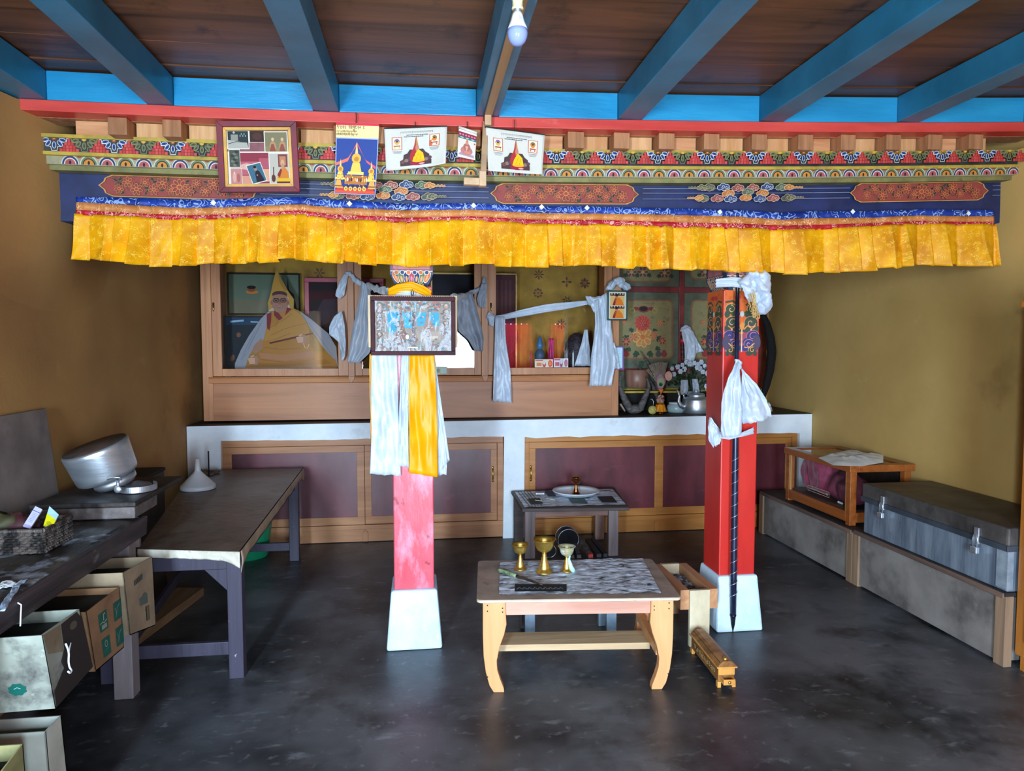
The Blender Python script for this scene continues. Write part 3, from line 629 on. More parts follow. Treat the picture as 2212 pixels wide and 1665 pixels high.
def art_red(A):
    A.rect(0, 0, 1, 1, '#24181c'); A.ell(.5, .62, .4, .3, '#3a2c34'); A.ell(.7, .45, .3, .25, '#40424e'); A.rect(0, .82, 1, .9, '#3a1218'); A.ell(.3, .35, .2, .22, '#1c1216'); A.ell(.5, .2, .3, .12, '#40283c'); A.ell(.8, .6, .12, .1, '#5a4450')
(x0, z1), (x1, z0) = P6(488, 588, 5.85), P6(648, 680, 5.85)
framed('framed_picture', 'dark framed picture of a tower and small figure behind the monk cut-out', x0, x1, z0, z1, 5.88, .012, M_BLACK, art_pagoda)
(x0, z1), (x1, _) = P6(484, 682, 5.80), P6(590, 790, 5.80)
framed('framed_picture', 'dark picture of flowers on water low behind the monk cut-out', x0, x1, zS+.002, z1, 5.80, .012, M_BLACK, art_lotus)
(x0, z1), (x1, z0) = P6(658, 600, 5.85), P6(830, 700, 5.85)
M_CRIM = mat('crimson_frame', '#b02a48', '#8c2038', .4, size=6)
framed('framed_picture', 'crimson framed dark painting half hidden by the scarf on the mullion', x0, x1, zS+.002, z1, 5.84, .035, M_CRIM, art_red)
M_GOLDF = mat('dull_gold_frame', '#a88a52', '#7c6238', .35, .6, size=8)
def art_dark(A): A.rect(0, 0, 1, 1, '#1c1a24'); A.ell(.5, .55, .35, .22, '#2c3040'); A.ell(.45, .45, .2, .2, '#23304a')
(x0, z1), (x1, z0) = P6(930, 588, 5.8), P6(1042, 760, 5.8)
framed('framed_picture', 'gold framed dark picture behind the middle glass door', x0, x1, zS+.002, z1, 5.8, .016, M_GOLDF, art_dark)
def art_dk2(A):
    A.rect(0, 0, 1, 1, '#4e2c30')
    for i in range(6): A.rect(.1+i*.14, .6, .17+i*.14, .95, '#5d3a3c')
    A.ell(.6, .4, .5, .2, '#5a3848')
(x0, z1), (x1, z0) = P6(1040, 590, 5.8), P6(1116, 720, 5.8)
framed('framed_picture', 'gold framed maroon picture at the left of the right glass door', X5(1052), x1, zS+.002, z1, 5.78, .014, M_GOLDF, art_dk2)
# tall flat cut-out portrait of a seated monk, a printed board with real thickness
mc = thing('cutout_portrait', 'flat cut-out portrait of a seated monk in tall yellow hat behind glass', 'portrait', (-.95, 5.62, zS))
YC = 5.62
def cp(*pts): return [P6(x, y, YC) for x, y in pts]
def z6(x, y): return (400+x/4.625, 560+y/4.625)          # from the enlarged crop of the photo to photo pixels
def crop(*pts): return cp(*[z6(x, y) for x, y in pts])
outl = crop((500, 1082), (498, 1040), (560, 900), (640, 760), (760, 590), (835, 520), (830, 440), (862, 330), (880, 240), (915, 100), (960, 190), (1030, 320), (1088, 400), (1085, 490), (1150, 520), (1260, 600), (1430, 740), (1510, 880), (1530, 1082))
zz = zS+.003; outl = [(x, max(z, zz)) for x, z in outl]; outl[0] = (outl[0][0], zz); outl[-1] = (outl[-1][0], zz)
MB().prism(outl, YC, YC+.008).build('board', mat('cutout_edge', '#b9b2a4', '#9c9484', .6), mc)
A = Art(lambda u, v, h: Vector((u, YC-h*7, v)))
G = lambda col, *p: A.poly([(x, max(z, zz)) for x, z in crop(*p)], dk(col))
G('#b98a30', (500, 1082), (498, 1040), (560, 900), (640, 760), (760, 590), (835, 520), (1085, 490), (1150, 520), (1260, 600), (1430, 740), (1510, 880), (1530, 1082))
G('#aeb2bd', (498, 1082), (500, 1040), (560, 900), (640, 760), (760, 590), (835, 520), (850, 540), (815, 700), (790, 800), (700, 880), (640, 960), (600, 1082))
G('#a9adb8', (1150, 520), (1260, 600), (1430, 740), (1510, 880), (1528, 1075), (1490, 1000), (1380, 880), (1260, 700), (1180, 600))
G('#c08f6e', (760, 790), (790, 830), (770, 900), (700, 950), (665, 920), (690, 860))
G('#c88a38', (820, 560), (880, 520), (1080, 500), (1170, 560), (1250, 700), (1290, 920), (1200, 950), (980, 960), (780, 930), (775, 840), (810, 700))
G('#d39743', (820, 700), (1000, 570), (1080, 500), (1160, 560), (1230, 650), (1280, 780), (1100, 790), (850, 830), (790, 800))
G('#8e2430', (815, 545), (865, 530), (860, 620), (845, 710), (820, 690)); G('#8e2430', (890, 510), (925, 520), (975, 590), (940, 610), (890, 560)); G('#8e2430', (1020, 480), (1065, 495), (1000, 560))
G('#b0803a', (1240, 700), (1300, 760), (1380, 920), (1290, 920), (1240, 830))
G('#c9873c', (740, 930), (980, 960), (1280, 920), (1400, 940), (1500, 1000), (1528, 1082), (600, 1082), (690, 1000))
G('#d08f62', (740, 930), (980, 955), (1280, 915), (1290, 970), (1000, 1010), (760, 990)); G('#b5782c', (700, 1030), (1000, 1040), (1400, 1000), (1480, 1040), (1000, 1070), (640, 1070))
G('#6e2a1c', (840, 830), (1080, 775), (1275, 732), (1280, 745), (1090, 792), (850, 845))
for P_ in (((830, 700), (920, 640), (1010, 590), (1070, 540)), ((860, 760), (980, 700), (1120, 660), (1210, 640)), ((820, 820), (900, 800), (1050, 740)), ((1180, 560), (1220, 640), (1260, 740), (1290, 840)), ((800, 880), (950, 900), (1150, 890)), ((1300, 760), (1340, 840), (1390, 920)), ((760, 1000), (1000, 1030), (1300, 1000)), ((700, 1055), (1000, 1060), (1400, 1040)), ((900, 560), (930, 620), (900, 680))): A.line(crop(*P_), .0028, dk('#8c5c22'))
for P_ in (((700, 720), (640, 830), (580, 960)), ((760, 640), (700, 760), (630, 900)), ((560, 1000), (620, 940)), ((1240, 640), (1360, 800), (1470, 960)), ((1280, 700), (1400, 860))): A.line(crop(*P_), .003, dk('#8c90a4'))
A.line(crop((910, 150), (900, 240), (885, 320)), .003, dk('#a8803a')); A.line(crop((940, 200), (975, 270), (1010, 320)), .003, dk('#a8803a'))
# hands
for base, sx in (((1160, 800), 1), ((680, 1010), 1)):
    bx0, by0 = base; G('#c59478', (bx0-50, by0-10), (bx0-10, by0-40), (bx0+40, by0-45), (bx0+62, by0-10), (bx0+50, by0+40), (bx0+10, by0+48), (bx0-35, by0+32))
    for k in range(4): A.line(crop((bx0-48+k*6, by0-14+k*15), (bx0-18+k*4, by0-20+k*15), (bx0+22, by0-16+k*14)), .0105, '#c99a7e'); A.line(crop((bx0-46+k*6, by0-6+k*15), (bx0+20, by0-8+k*14)), .002, '#7c4c3a')
    A.line(crop((bx0-20, by0-36), (bx0+14, by0-50)), .011, '#c99a7e')
A.line(crop((1185, 840), (1200, 880), (1225, 890), (1240, 850)), .005, '#cdb898')
# head: face with eyes, spectacles, nose, mouth, ears under the tall hat
G('#d3a044', (830, 440), (862, 330), (880, 240), (915, 100), (960, 190), (1030, 320), (1088, 400), (1085, 490), (1050, 490), (1035, 380), (870, 380), (875, 480), (845, 510))
G('#bd8a34', (930, 130), (960, 190), (1030, 320), (1000, 320), (950, 240))
fx, fy = crop((950, 430))[0]; k5 = crop((1034, 430))[0][0]-fx
A.ell(fx, fy-.002, k5*.98, k5*1.28, dk('#b98872'), 22); A.ell(fx, fy+k5*.95, k5*.9, k5*.42, dk('#5a3a38'), 18); A.ell(fx, fy+k5*.62, k5*.86, k5*.35, dk('#b98872'), 18)
A.ell(fx-k5*.95, fy-.004, k5*.14, k5*.28, dk('#a87460'), 10); A.ell(fx+k5*.95, fy-.004, k5*.14, k5*.28, dk('#a87460'), 10)
for s in (-1, 1):
    A.ell(fx+s*k5*.42, fy+k5*.2, k5*.34, k5*.2, dk('#8f6658'), 12); A.ell(fx+s*k5*.42, fy+k5*.18, k5*.13, k5*.07, dk('#1c1414'), 10); A.ring(fx+s*k5*.42, fy+k5*.2, k5*.36, k5*.24, .0035, dk('#140808')); A.line([(fx+s*k5*.12, fy+k5*.44), (fx+s*k5*.7, fy+k5*.46)], .005, dk('#140808'))
A.line([(fx-k5*.1, fy+k5*.28), (fx+k5*.1, fy+k5*.28)], .003, dk('#140808'))
A.poly([(fx-k5*.06, fy+k5*.2), (fx+k5*.08, fy+k5*.2), (fx+k5*.17, fy-k5*.22), (fx-k5*.15, fy-k5*.22)], dk('#a8745e')); A.line([(fx-k5*.34, fy-k5*.52), (fx-.002, fy-k5*.6), (fx+k5*.34, fy-k5*.5)], .004, dk('#7c3434')); A.line([(fx-k5*.28, fy-k5*.55), (fx+k5*.28, fy-k5*.55)], .003, dk('#d8c8b8'))
A.build('printed_figure', PRINT, mc)
# offerings in the right compartment
def simple(name, lab, cat, mb, m, base, group=None, **k): o = mb.build(name, m, **k); tag(o, lab, cat, group); return rebase(o, base)
M_STAT = mat('dark_bronze_statue', '#3a3238', '#1f1a20', .4, .5, size=14, bump=.4)
p = PY(1245, 790, 5.72); Tm = Matrix.Translation((p.x, 5.72, zS))
simple('dark_shrine', 'dark rounded mesh-covered shrine behind the right glass door', 'shrine', MB().lathe([(.105, 0), (.11, .1), (.108, .2), (.09, .30), (.06, .36), (.02, .385), (.001, .387)], Tm, 24), mat('dark_lattice', '#3c343c', '#191519', .55, size=40, bump=.8, bsize=50), (p.x, 5.72, zS), smooth=True)
p = PY(1166, 790, 5.74); Tm = Matrix.Translation((p.x, 5.74, zS))
sv = thing('blue_deity_statue', 'small blue and dark statue behind the banknotes', 'statue', (p.x, 5.74, zS))
MB().lathe([(.05, 0), (.055, .02), (.045, .04), (.05, .06)], Tm, 18).build('base', M_STAT, sv, smooth=True)
MB().lathe([(.045, .05), (.05, .09), (.038, .14), (.045, .2), (.035, .235), (.012, .25)], Tm, 18).build('body', mat('turquoise_robe', '#2a6a8c', '#1c4460', .5, size=16), sv, smooth=True)
MB().lathe([(.012, .245), (.028, .265), (.03, .29), (.02, .315), (.016, .34), (.004, .365)], Tm, 18).build('head', mat('statue_blue_face', '#3a86b4', '#255a80', .4), sv, smooth=True)
p = PY(1190, 790, 5.70)
M_PK = mat('magenta_satin', '#b0307c', '#7c1c54', .4, size=14)
simple('magenta_offering_scarf', 'folded magenta satin scarf upright behind the banknotes', 'scarf', MB().grid(8, 18, lambda u, v: Vector((p.x-.02+.04*u, 5.69+.01*math.sin(u*9+v*4), zS+.34*(1-v)))), M_PK, (p.x, 5.69, zS), smooth=True, solid=.004)
p = PY(1238, 790, 5.6); simple('white_candle', 'thin white candle standing behind the right glass door', 'candle', MB().lathe([(.008, 0), (.008, .22), (.004, .223), (.001, .245)], Matrix.Translation((p.x, 5.6, zS)), 14), M_PLAST, (p.x, 5.6, zS), smooth=True)
p = PY(1147, 780, 5.6); simple('incense_stick_bundle', 'thin pink incense bundle standing left of the banknotes', 'incense', MB().lathe([(.004, 0), (.005, .2), (.001, .24)], Matrix.Translation((p.x, 5.6, zS)), 8), M_PK, (p.x, 5.6, zS), smooth=True)
m = drape([(1262, 712), (1256, 740), (1240, 790)], [(1268, 712), (1274, 760), (1274, 790)], 5.58, 2, .008, 4, nu=12, nv=14)
simple('folded_white_scarf', 'peaked white scarf standing in the right corner of the glass cabinet', 'scarf', m, M_CLOTHW, (PY(1258, 790, 5.58).x, 5.57, PY(1258, 790, 5.58).z), smooth=True, solid=.003)
for i, (a, b, lab, cols) in enumerate(((1155, 1194, 'pale red banknote at the left, leaning inside the glass', ('#e6dccb', '#c8584e', '#e08a50')), (1196, 1227, 'pale pink banknote at the right, leaning inside the glass', ('#dcd8dc', '#a0506a', '#b06878')))):
    (x0, z1), (x1, z0) = P6(a, 776+(-2 if i else 0), 5.46), P6(b, 791, 5.46); z0 = zG-.002; t = thing('banknote', lab, 'banknote', ((x0+x1)/2, 5.46, z0), group='banknotes in the glass cabinet')
    MB().box(x0, x1, 5.455, 5.456, z0, z1).build('note_paper', M_PLAST, t)
    A = Art(lambda u, v, h: Vector((x0+(x1-x0)*u, 5.455-h, z0+(z1-z0)*v))); A.rect(0, 0, 1, 1, cols[0]); A.rect(.03, .8, .45, .92, cols[1]); A.ell(.52, .4, .1, .35, cols[1]); A.ell(.52, .55, .07, .18, cols[0]); A.ell(.85, .5, .12, .42, cols[1]); A.ell(.85, .5, .08, .28, cols[2]); A.rect(.1, .2, .38, .6, cols[2]); A.build('note_print', PRINT, t)
(x0, z1), (x1, z0) = P6(936, 793, 5.40), P6(966, 808, 5.40); t = thing('banknote', 'small green banknote tucked in the frame under the middle glass door', 'banknote', ((x0+x1)/2, 5.414, z0), group='banknotes in the glass cabinet')
MB().box(x0, x1, 5.413, 5.4145, z0, z1).build('note_paper', M_PLAST, t); A = Art(lambda u, v, h: Vector((x0+(x1-x0)*u, 5.413-h, z0+(z1-z0)*v))); A.rect(0, 0, 1, 1, '#b9c8a8'); A.rect(.55, .1, .95, .9, '#c8dcd8'); A.ell(.35, .5, .12, .3, '#8a9a78'); A.build('note_print', PRINT, t)
for i, px in enumerate((490, 497)):
    p = PY(px, 788, 5.7); h = .09-.004*i; simple('prayer_book', ['slim white book at the far left inside the glass', 'slim white book second from the left inside the glass'][i], 'book', MB().box(p.x-.008, p.x+.008, 5.68, 5.75, zS, zS+h), M_PLAST, (p.x, 5.7, zS), group='slim books in the glass cabinet', bevel=.001)
# ================================================================ ALCOVE WITH PAINTED CUPBOARD
YA = 5.76
pc = thing('painted_cupboard', 'old green cupboard painted with flowers and red rails in the alcove behind the right pillar', 'cupboard', (2.3, YA, .93))
(ax0, az1), (ax1, az0) = P6(1337, 560, YA), P6(1652, 840, YA); az1 = 2.2
M_GRN = mat('mottled_green_paint', '#626a54', '#4a523f', .6, size=9, spots=[('#22301f', 12, .6, .78, ONE), ('#7a8a66', 7, .64, .82, ONE)])
M_RRAIL = mat('dull_red_rail', '#8c3434', '#6a2626', .5, size=8)
MB().box(ax0, ax1-.08, YA+.0, 5.98, .94, az0).build('painted_recess_shade', M_BLACK, pc)  # black box puts the shade of the open space below into colour
MB().box(ax0, ax1, YA, 6.0, az0, az1).build('carcass', M_GRN, pc)
m = MB()
for y0, y1 in ((620, 632), (795, 802)): m.box(ax0, ax1, YA-.018, YA, PY(1450, y1, YA).z, PY(1450, y0, YA).z)
m.box(PY(1465, 700, YA).x, PY(1476, 700, YA).x, YA-.02, YA, PY(1450, 795, YA).z, az1); m.box(PY(1636, 700, YA).x, ax1, YA-.02, YA, az0, az1)
m.build('red_rails', M_RRAIL, pc, bevel=.003)
MB().box(ax0, ax1-.05, YA-.03, YA, PY(1450, 845, YA).z, PY(1450, 838, YA).z).build('yellow_rail', M_LEDGE, pc)
A = Art(lambda u, v, h: Vector((u, YA-h*2, v)))
def Q(px, py): return P6(px, py, YA)
def qpoly(col, pts): A.poly([Q(*p) for p in pts], col)
def rrect(x0, y0, x1, y1, c, col):
    P = [(x0+c, y0), (x1-c, y0), (x1-c*.3, y0+c*.3), (x1, y0+c), (x1, y1-c), (x1-c*.3, y1-c*.3), (x1-c, y1), (x0+c, y1), (x0+c*.3, y1-c*.3), (x0, y1-c), (x0, y0+c), (x0+c*.3, y0+c*.3)]; qpoly(col, P)
for (x0, y0, x1, y1) in ((1318, 647, 1454, 776), (1492, 647, 1630, 776), (1345, 562, 1450, 610), (1490, 562, 1628, 604)):
    rrect(x0, y0, x1, y1, 10, '#9a4a38'); rrect(x0+1.4, y0+1.4, x1-1.4, y1-1.4, 9, '#747c50'); rrect(x0+2.4, y0+2.4, x1-2.4, y1-2.4, 9, '#8a4a38'); rrect(x0+3.4, y0+3.4, x1-3.4, y1-3.4, 8, '#8b8258')
kp = (Q(1400, 700)[0]-Q(1390, 700)[0])/10
def fl(px, py, r, pet, out, core, n=8): u, v = Q(px, py); A.flower(u, v, r*kp, n, pet, out, core)
def leaf(px, py, l, a, c='#2f4a34'):
    u, v = Q(px, py); l *= kp; A.poly([(u+l*math.cos(R(a+d))*q, v+l*math.sin(R(a+d))*q) for d, q in ((0, 1), (14, .62), (34, .75), (60, .42), (100, .5), (180, .25), (-100, .5), (-60, .42), (-34, .75), (-14, .62))], c)
for cx in (1388, 1556):
    for dx, dy, l, a in ((-32, 14, 13, 170), (32, 16, 14, 10), (-22, -2, 10, 150), (38, -18, 12, 20), (-12, 46, 14, 230), (14, 46, 14, 310), (-28, 38, 11, 200), (30, 36, 11, -20), (-2, 66, 14, 270), (24, -2, 10, 0), (-38, 40, 9, 200), (0, 12, 12, 270)): leaf(cx+dx, 716+dy, l, a)
    for dx, dy, r, f in ((0, 12, 22, 0), (-20, 12, 10, 1), (24, 8, 10, 1), (-36, 22, 10, 2), (42, 20, 9, 2), (38, -18, 8, 1), (-40, -20, 6, 1)):
        fl(cx+dx, 716+dy, r, ['#c98a4a', '#b06a48', '#8a3a34'][f], ['#dcb06c', '#c89060', '#b07a58'][f], '#c8763c', 9 if r > 15 else 6)
    fl(cx-1, 698, 17, '#b8443a', '#c85c4c', '#9a3830', 12); fl(cx-1, 698, 9, '#c85c4c', '#8e322c', '#c85c4c', 6)
    u, v = Q(cx+1, 668); A.ell(u, v, 12*kp, 7*kp, '#7a3a36', 12); A.ell(u, v+1*kp, 9*kp, 5*kp, '#241c1c', 12); A.ring(u, v+2*kp, 14*kp, 8*kp, .004, '#c07850', 12, 0, 180)
    for s in (-1, 1): A.ell(u+s*16*kp, v+1*kp, 6*kp, 4*kp, '#8a3038', 10); A.ring(u+s*24*kp, v-3*kp, 5*kp, 5*kp, .006, '#b0a040', 12); A.ring(u+s*27*kp, v+3*kp, 4*kp, 3*kp, .005, '#b0a040', 12)
    for dx, c in ((33, '#46504a'), (45, '#8c3a38'), (-36, '#9a3232')):
        u, v = Q(cx+dx, 765); A.ell(u, v, 6.5*kp, 6*kp, c, 12); A.ell(u, v+6*kp, 4*kp, 3*kp, c, 10)
for cx, cy in ((1362, 588), (1386, 588), (1433, 590), (1520, 588), (1590, 588)): fl(cx, cy, 13, '#7c443c', '#a89470', '#b8a878', 6); leaf(cx+12, cy+6, 9, -30); leaf(cx-10, cy+6, 9, 200)
A.build('flower_painting', OLDPAINT, pc)
# low things behind the rails
p = PY(1372, 838, 5.70); q = PY(1372, 805, 5.7)
simple('wooden_drum', 'round pinkish wooden drum low behind the horns', 'drum', MB().lathe([(.09, 0), (.096, .06), (.099, .145), (.094, .15)], Matrix.Translation((p.x, 5.655, p.z+.008)), 30), wood('drum_wood', '#9a7462', '#7a5546', 'z', .4, 8), (p.x, 5.655, p.z+.008), smooth=True)
sh = MB().box(ax0, ax0+.5, 5.56, YA-.0305, PY(1450, 845, YA-.03).z-.0, PY(1450, 842, YA-.03).z+.003); tag(rebase(sh.build('alcove_shelf', M_LEDGE), (2.3, 5.6, .99)), 'thin yellow shelf board under the painted cupboard', 'shelf')
# ================================================================ PILLARS
def pillar(lab, x0, x1, y0, top_h, mat_, base_d, painted):
    cx = (x0+x1)/2; dp = .205; y1 = y0+dp; t = thing('wooden_pillar', lab, 'pillar', (cx, y0+dp/2, 0), group='red pillars under the lintel')
    b = MB(); a, c = base_d; zt_ = .29
    P = [(cx-a, y0-.055, 0), (cx+a, y0-.055, 0), (cx+a, y1+.055, 0), (cx-a, y1+.055, 0), (cx-c, y0-.022, zt_), (cx+c, y0-.022, zt_), (cx+c, y1+.02, zt_), (cx-c, y1+.02, zt_)]
    b.hexa(P); b.build('plinth', mat('bluewhite_plaster', '#cfe2ee', '#b4d2e6', .65, size=5, spots=[('#8fa6b4', 12, .66, .8, ONE), ('#e6eef2', 9, .6, .8, ONE)], bump=.4, bsize=16), t, bevel=.012)
    MB().box(x0, x1, y0, y1, zt_-.01, top_h).build('shaft', mat_, t, bevel=.006)
    # bracket capital above the shaft, bell shaped, with painted petals
    w0, w1 = .070, .102; zc0, zc1 = 1.782, 1.857
    prof = [(w0, zc0), (w0+.012, zc0+.012), (w1-.008, zc0+.04), (w1, zc1-.02), (w1, 2.07)]
    m = MB(); n = len(prof); vs = []
    for w_, z in prof: vs += [(cx-w_-.0, y0-(w_-w0)-.004, z), (cx+w_, y0-(w_-w0)-.004, z), (cx+w_, y1+.01, z), (cx-w_, y1+.01, z)]
    fs = [(3, 2, 1, 0), tuple(range(4*n-4, 4*n))]
    for i in range(n-1):
        for k in range(4): q = (k+1) % 4; fs.append((i*4+k, i*4+q, i*4+4+q, i*4+4+k))
    m.add(vs, fs); m.build('capital', mat('capital_ground', '#3c4666', '#2b3250', .55, size=14), t)
    MB().box(x0+.02, x1-.02, y0+.02, y1-.02, top_h, zc0+.01).build('neck', M_PRED, t)
    def wz(z):
        for (a0, za), (b0, zb) in zip(prof, prof[1:]):
            if z <= zb: return a0+(b0-a0)*max(0, z-za)/(zb-za)
        return prof[-1][0]
    sides = [lambda u, v, h: Vector((cx+u*wz(v)/w1, y0-(wz(v)-w0)-.005-h*3, v)), lambda u, v, h: Vector((cx-wz(v)-h*3, y0+dp/2-u*1.0, v))]
    for fn in sides[:1+painted]:
        A = Art(fn)
        A.rect(-.095, 1.857, .095, 1.94, '#8a4c50'); A.rect(-.086, 1.863, .086, 1.935, '#b8747a'); A.rect(-.10, 1.851, .10, 1.856, '#c9b8a8')
        for j, c in enumerate(['#cf6f34', '#5d7a52', '#2c3c6c', '#b0485a', '#2c3c6c', '#5d7a52', '#cf6f34']):
            u = (j-3)*.026; v = 1.802+.006*(abs(j-3) == 3); A.ell(u, v+.02, .0165, .030, '#dccfb8', 14); A.ell(u, v+.02, .0135, .026, c, 14); A.ell(u, v+.014, .006, .015, '#e0a070' if c != '#b0485a' else '#d88a94', 10)
        for j in range(6): A.ell((j-2.5)*.029, 1.847, .012, .012, '#dccfb8', 12); A.ell((j-2.5)*.029, 1.847, .009, .009, ['#cf7038', '#2c3c6c'][j % 2], 10)
        for j in range(7): A.ell((j-3)*.0225, 1.786, .0085, .0085, '#e2c89a', 12)
        A.build('capital_painting', OLDPAINT, t)
    return t, cx, y0, y1
pillar('left red pillar, worn pink, hidden behind scarves and a framed print', -.142, .056, 3.425, 1.785, M_PPINK, (.137, .113), 0)
p2, cx2, y02, y12 = pillar('right red pillar with painted scrollwork above the bright red, iron spear in front', 1.547, 1.745, 3.425, 1.785, M_PRED, (.128, .108), 1)
zred = PY(1600, 760, 3.425).z
def scroll_art(A, w_):
    A.rect(-w_, zred, w_, 1.783, '#a04a56'); A.rect(-w_, 1.62, w_, 1.783, '#d9662c'); n = 12
    A.poly([(-w_, 1.64)]+[(-w_+2*w_*i/n, 1.60-.05*abs(math.sin(i*math.pi/4))) for i in range(n+1)]+[(w_, 1.64)], '#d9662c')
    for s in (-1, 1):
        A.line([(s*w_*.55, zred), (s*w_*.55, zred+.17)], .006, '#d8c0a0')
        def curl(u, v, r, c, o, sg, a0=90):
            A.ell(u, v, r, r*.9, c, 14); A.ell(u-s*r*.8, v-r*.8, r*.8, r*.6, c, 12); A.ell(u+s*r*.7, v-r*.9, r*.5, r*.6, c, 12); A.spiral(u, v, r*.72, .0036, o, .95, a0, sg); A.ring(u, v, r*1.02, r*.94, .0025, o, 14, 20, 200)
        curl(s*.058, 1.685, .030, '#3c4c34', '#e0b070', s); A.line([(s*.09, 1.72), (s*.05, 1.728), (s*.02, 1.705)], .01, '#3c4c34')
        curl(s*.050, 1.615, .036, '#3e4a3c', '#d8a070', -s, 0); curl(s*.062, 1.545, .034, '#33386e', '#c87878', s, 40); curl(s*.040, 1.505, .026, '#33386e', '#d08a78', -s, 10)
        curl(s*.060, 1.455+.02, .022, '#3c4438', '#d8a060', s, 70); A.ell(s*.082, zred+.05, .022, .04, '#4c4458', 12)
        A.line([(s*.01, 1.58), (s*.03, 1.60), (s*.055, 1.585), (s*.075, 1.60)], .006, '#e08a50'); A.line([(s*.015, 1.49), (s*.04, 1.485), (s*.07, 1.51)], .005, '#e0a060')
        A.ell(s*.024, 1.745, .018, .012, '#c03a44', 10)
    A.line([(0, zred), (0, 1.58)], .006, '#d8c0a0'); A.ell(0, 1.60, .014, .022, '#d88a40', 10); A.ell(.0, 1.66, .012, .016, '#c8c0b8', 10)
A = Art(lambda u, v, h: Vector((cx2+u, y02-h*2, v))); scroll_art(A, .093); A.build('scroll_painting', OLDPAINT, p2)
A = Art(lambda u, v, h: Vector((1.547-h*2, y02+.1025-u, v))); scroll_art(A, .096); A.build('side_scroll_painting', OLDPAINT, p2)
# ---------------------------------------------------------------- print and scarves on the left pillar
def frame_tilt_art(A):
    A.rect(0, 0, 1, 1, '#9c8f84'); rr = random.Random(11)
    A.rect(.16, .40, .30, .78, '#3f9bb8'); A.rect(.30, .46, .50, .78, '#4aa9c4'); A.poly([(.17, .4), (.26, .44), (.24, .3), (.19, .36)], '#3f9bb8')
    A.rect(.55, .5, .84, .77, '#44a2be')
    A.poly([(.22, .05), (.26, .3), (.30, .42), (.345, .84), (.39, .42), (.45, .28), (.46, .05)], '#8f6f66'); A.poly([(.60, .30), (.64, .5), (.66, .62), (.69, .82), (.73, .62), (.76, .5), (.80, .30)], '#a08278')
    A.rect(.54, .22, .86, .40, '#a8988a'); A.rect(.60, .24, .82, .30, '#c0b4a4'); A.rect(.485, .2, .525, .8, '#6a6470')
    for i in range(8):
        u = .06+.125*i; A.ell(u, .91, .05, .07, '#6f7c74', 12); A.ell(u, .90, .03, .05, '#b09080', 10); A.ell(u, .92, .014, .022, '#d0b8a0', 8)
    for j in range(7):
        for u in (.06, .93): A.ell(u, .1+j*.115, .045, .05, ['#7a6a66', '#6c7a78'][j % 2], 10); A.ell(u, .1+j*.115, .022, .03, '#b8a090', 8)
    for i in range(170):
        u, v = rr.uniform(.1, .92), rr.uniform(.03, .24) if i < 100 else rr.uniform(.8, .98); A.ell(u, v, rr.uniform(.01, .03), rr.uniform(.01, .03), rr.choice(['#6a7c78', '#8a7068', '#b0a090', '#5c6c7c', '#a86a60', '#7aa0a8']), 8)
    for i in range(150):
        u = rr.choice([rr.gauss(.345, .05), rr.gauss(.70, .05), rr.uniform(.03, .15), rr.uniform(.86, .97), rr.gauss(.5, .02)]); v = rr.uniform(.25, .78); A.ell(u, v, rr.uniform(.006, .018), rr.uniform(.008, .022), rr.choice(['#b09890', '#86706a', '#9c8c84', '#6c5c5c', '#c4b4a4']), 7, rot=rr.uniform(0, 90))
    A.rect(.42, .06, .56, .085, '#d8c8a0'); A.ell(.42, .28, .025, .05, '#d8d0c4', 8)
YFm = 3.30
(fx0, fz1), (fx1, fz0) = P6(800, 640, YFm), P6(984, 767, YFm)
M_BRN = mat('dark_brown_frame', '#45181f', '#300f16', .6, spec=.2, size=9)
fp = framed('framed_print', 'brown framed print of two pagodas behind glass hung on the left pillar', fx0, fx1, fz0, fz1, YFm, .02, M_BRN, frame_tilt_art, tilt=0, pane=False, rot=0, th=.022)
MB().box(fx0+.012, fx1-.012, YFm-.007, YFm-.005, fz0+.012, fz1-.012).build('plastic_cover', (lambda: (lambda m: m)(glass_mat('crinkled_film')))(), fp)
film = bpy.data.materials['crinkled_film']; nt = film.node_tree
bn = nn(nt, 'ShaderNodeBump'); bn.inputs['Strength'].default_value = 1; bn.inputs['Distance'].default_value = .22; nt.links.new(noise(nt, (1, 1, .35), 14, 5, .7, .6), bn.inputs['Height'])
crease_glints = ramp(nt, noise(nt, (1.4, 1, .5), 16, 6, .7, 1.6), [(.50, (0, 0, 0, 1)), (.56, (.5, .5, .5, 1)), (.60, (.12, .12, .12, 1)), (.72, (.42, .42, .42, 1))])  # whitish creases; the film's highlights are painted in here too
df = nn(nt, 'ShaderNodeBsdfDiffuse'); df.inputs[0].default_value = (.75, .8, .85, 1); mx = nn(nt, 'ShaderNodeMixShader'); nt.links.new(crease_glints, mx.inputs[0])
ou = nt.nodes['Material Output']; nt.links.new(ou.inputs[0].links[0].from_socket, mx.inputs[1]); nt.links.new(df.outputs[0], mx.inputs[2]); nt.links.new(mx.outputs[0], ou.inputs[0])
for n_ in nt.nodes:
    if n_.type == 'BSDF_GLOSSY': nt.links.new(bn.outputs[0], n_.inputs['Normal']); n_.inputs['Roughness'].default_value = .12
    if n_.type == 'FRESNEL': n_.inputs[0].default_value = 1.7
m = MB()
for i in range(44): x = fx0+.004+(fx1-fx0-.008)*i/43; m.sphere((x, YFm-.004, fz1+.0015), .0034, 6)
m.build('beaded_edge', mat('cream_beads', '#c8a888', '#7a4c40', .4, size=40), fp)
m = MB(); ux = PY(890, 632, YFm).x; m.tube([(ux, YFm, fz1), (ux-.004, YFm, fz1+.02), (ux+.003, YFm, fz1+.035), (ux+.008, YFm, fz1+.02), (ux+.002, YFm, fz1)], .0022, 6); m.build('hanging_loop', M_BLACK, fp)
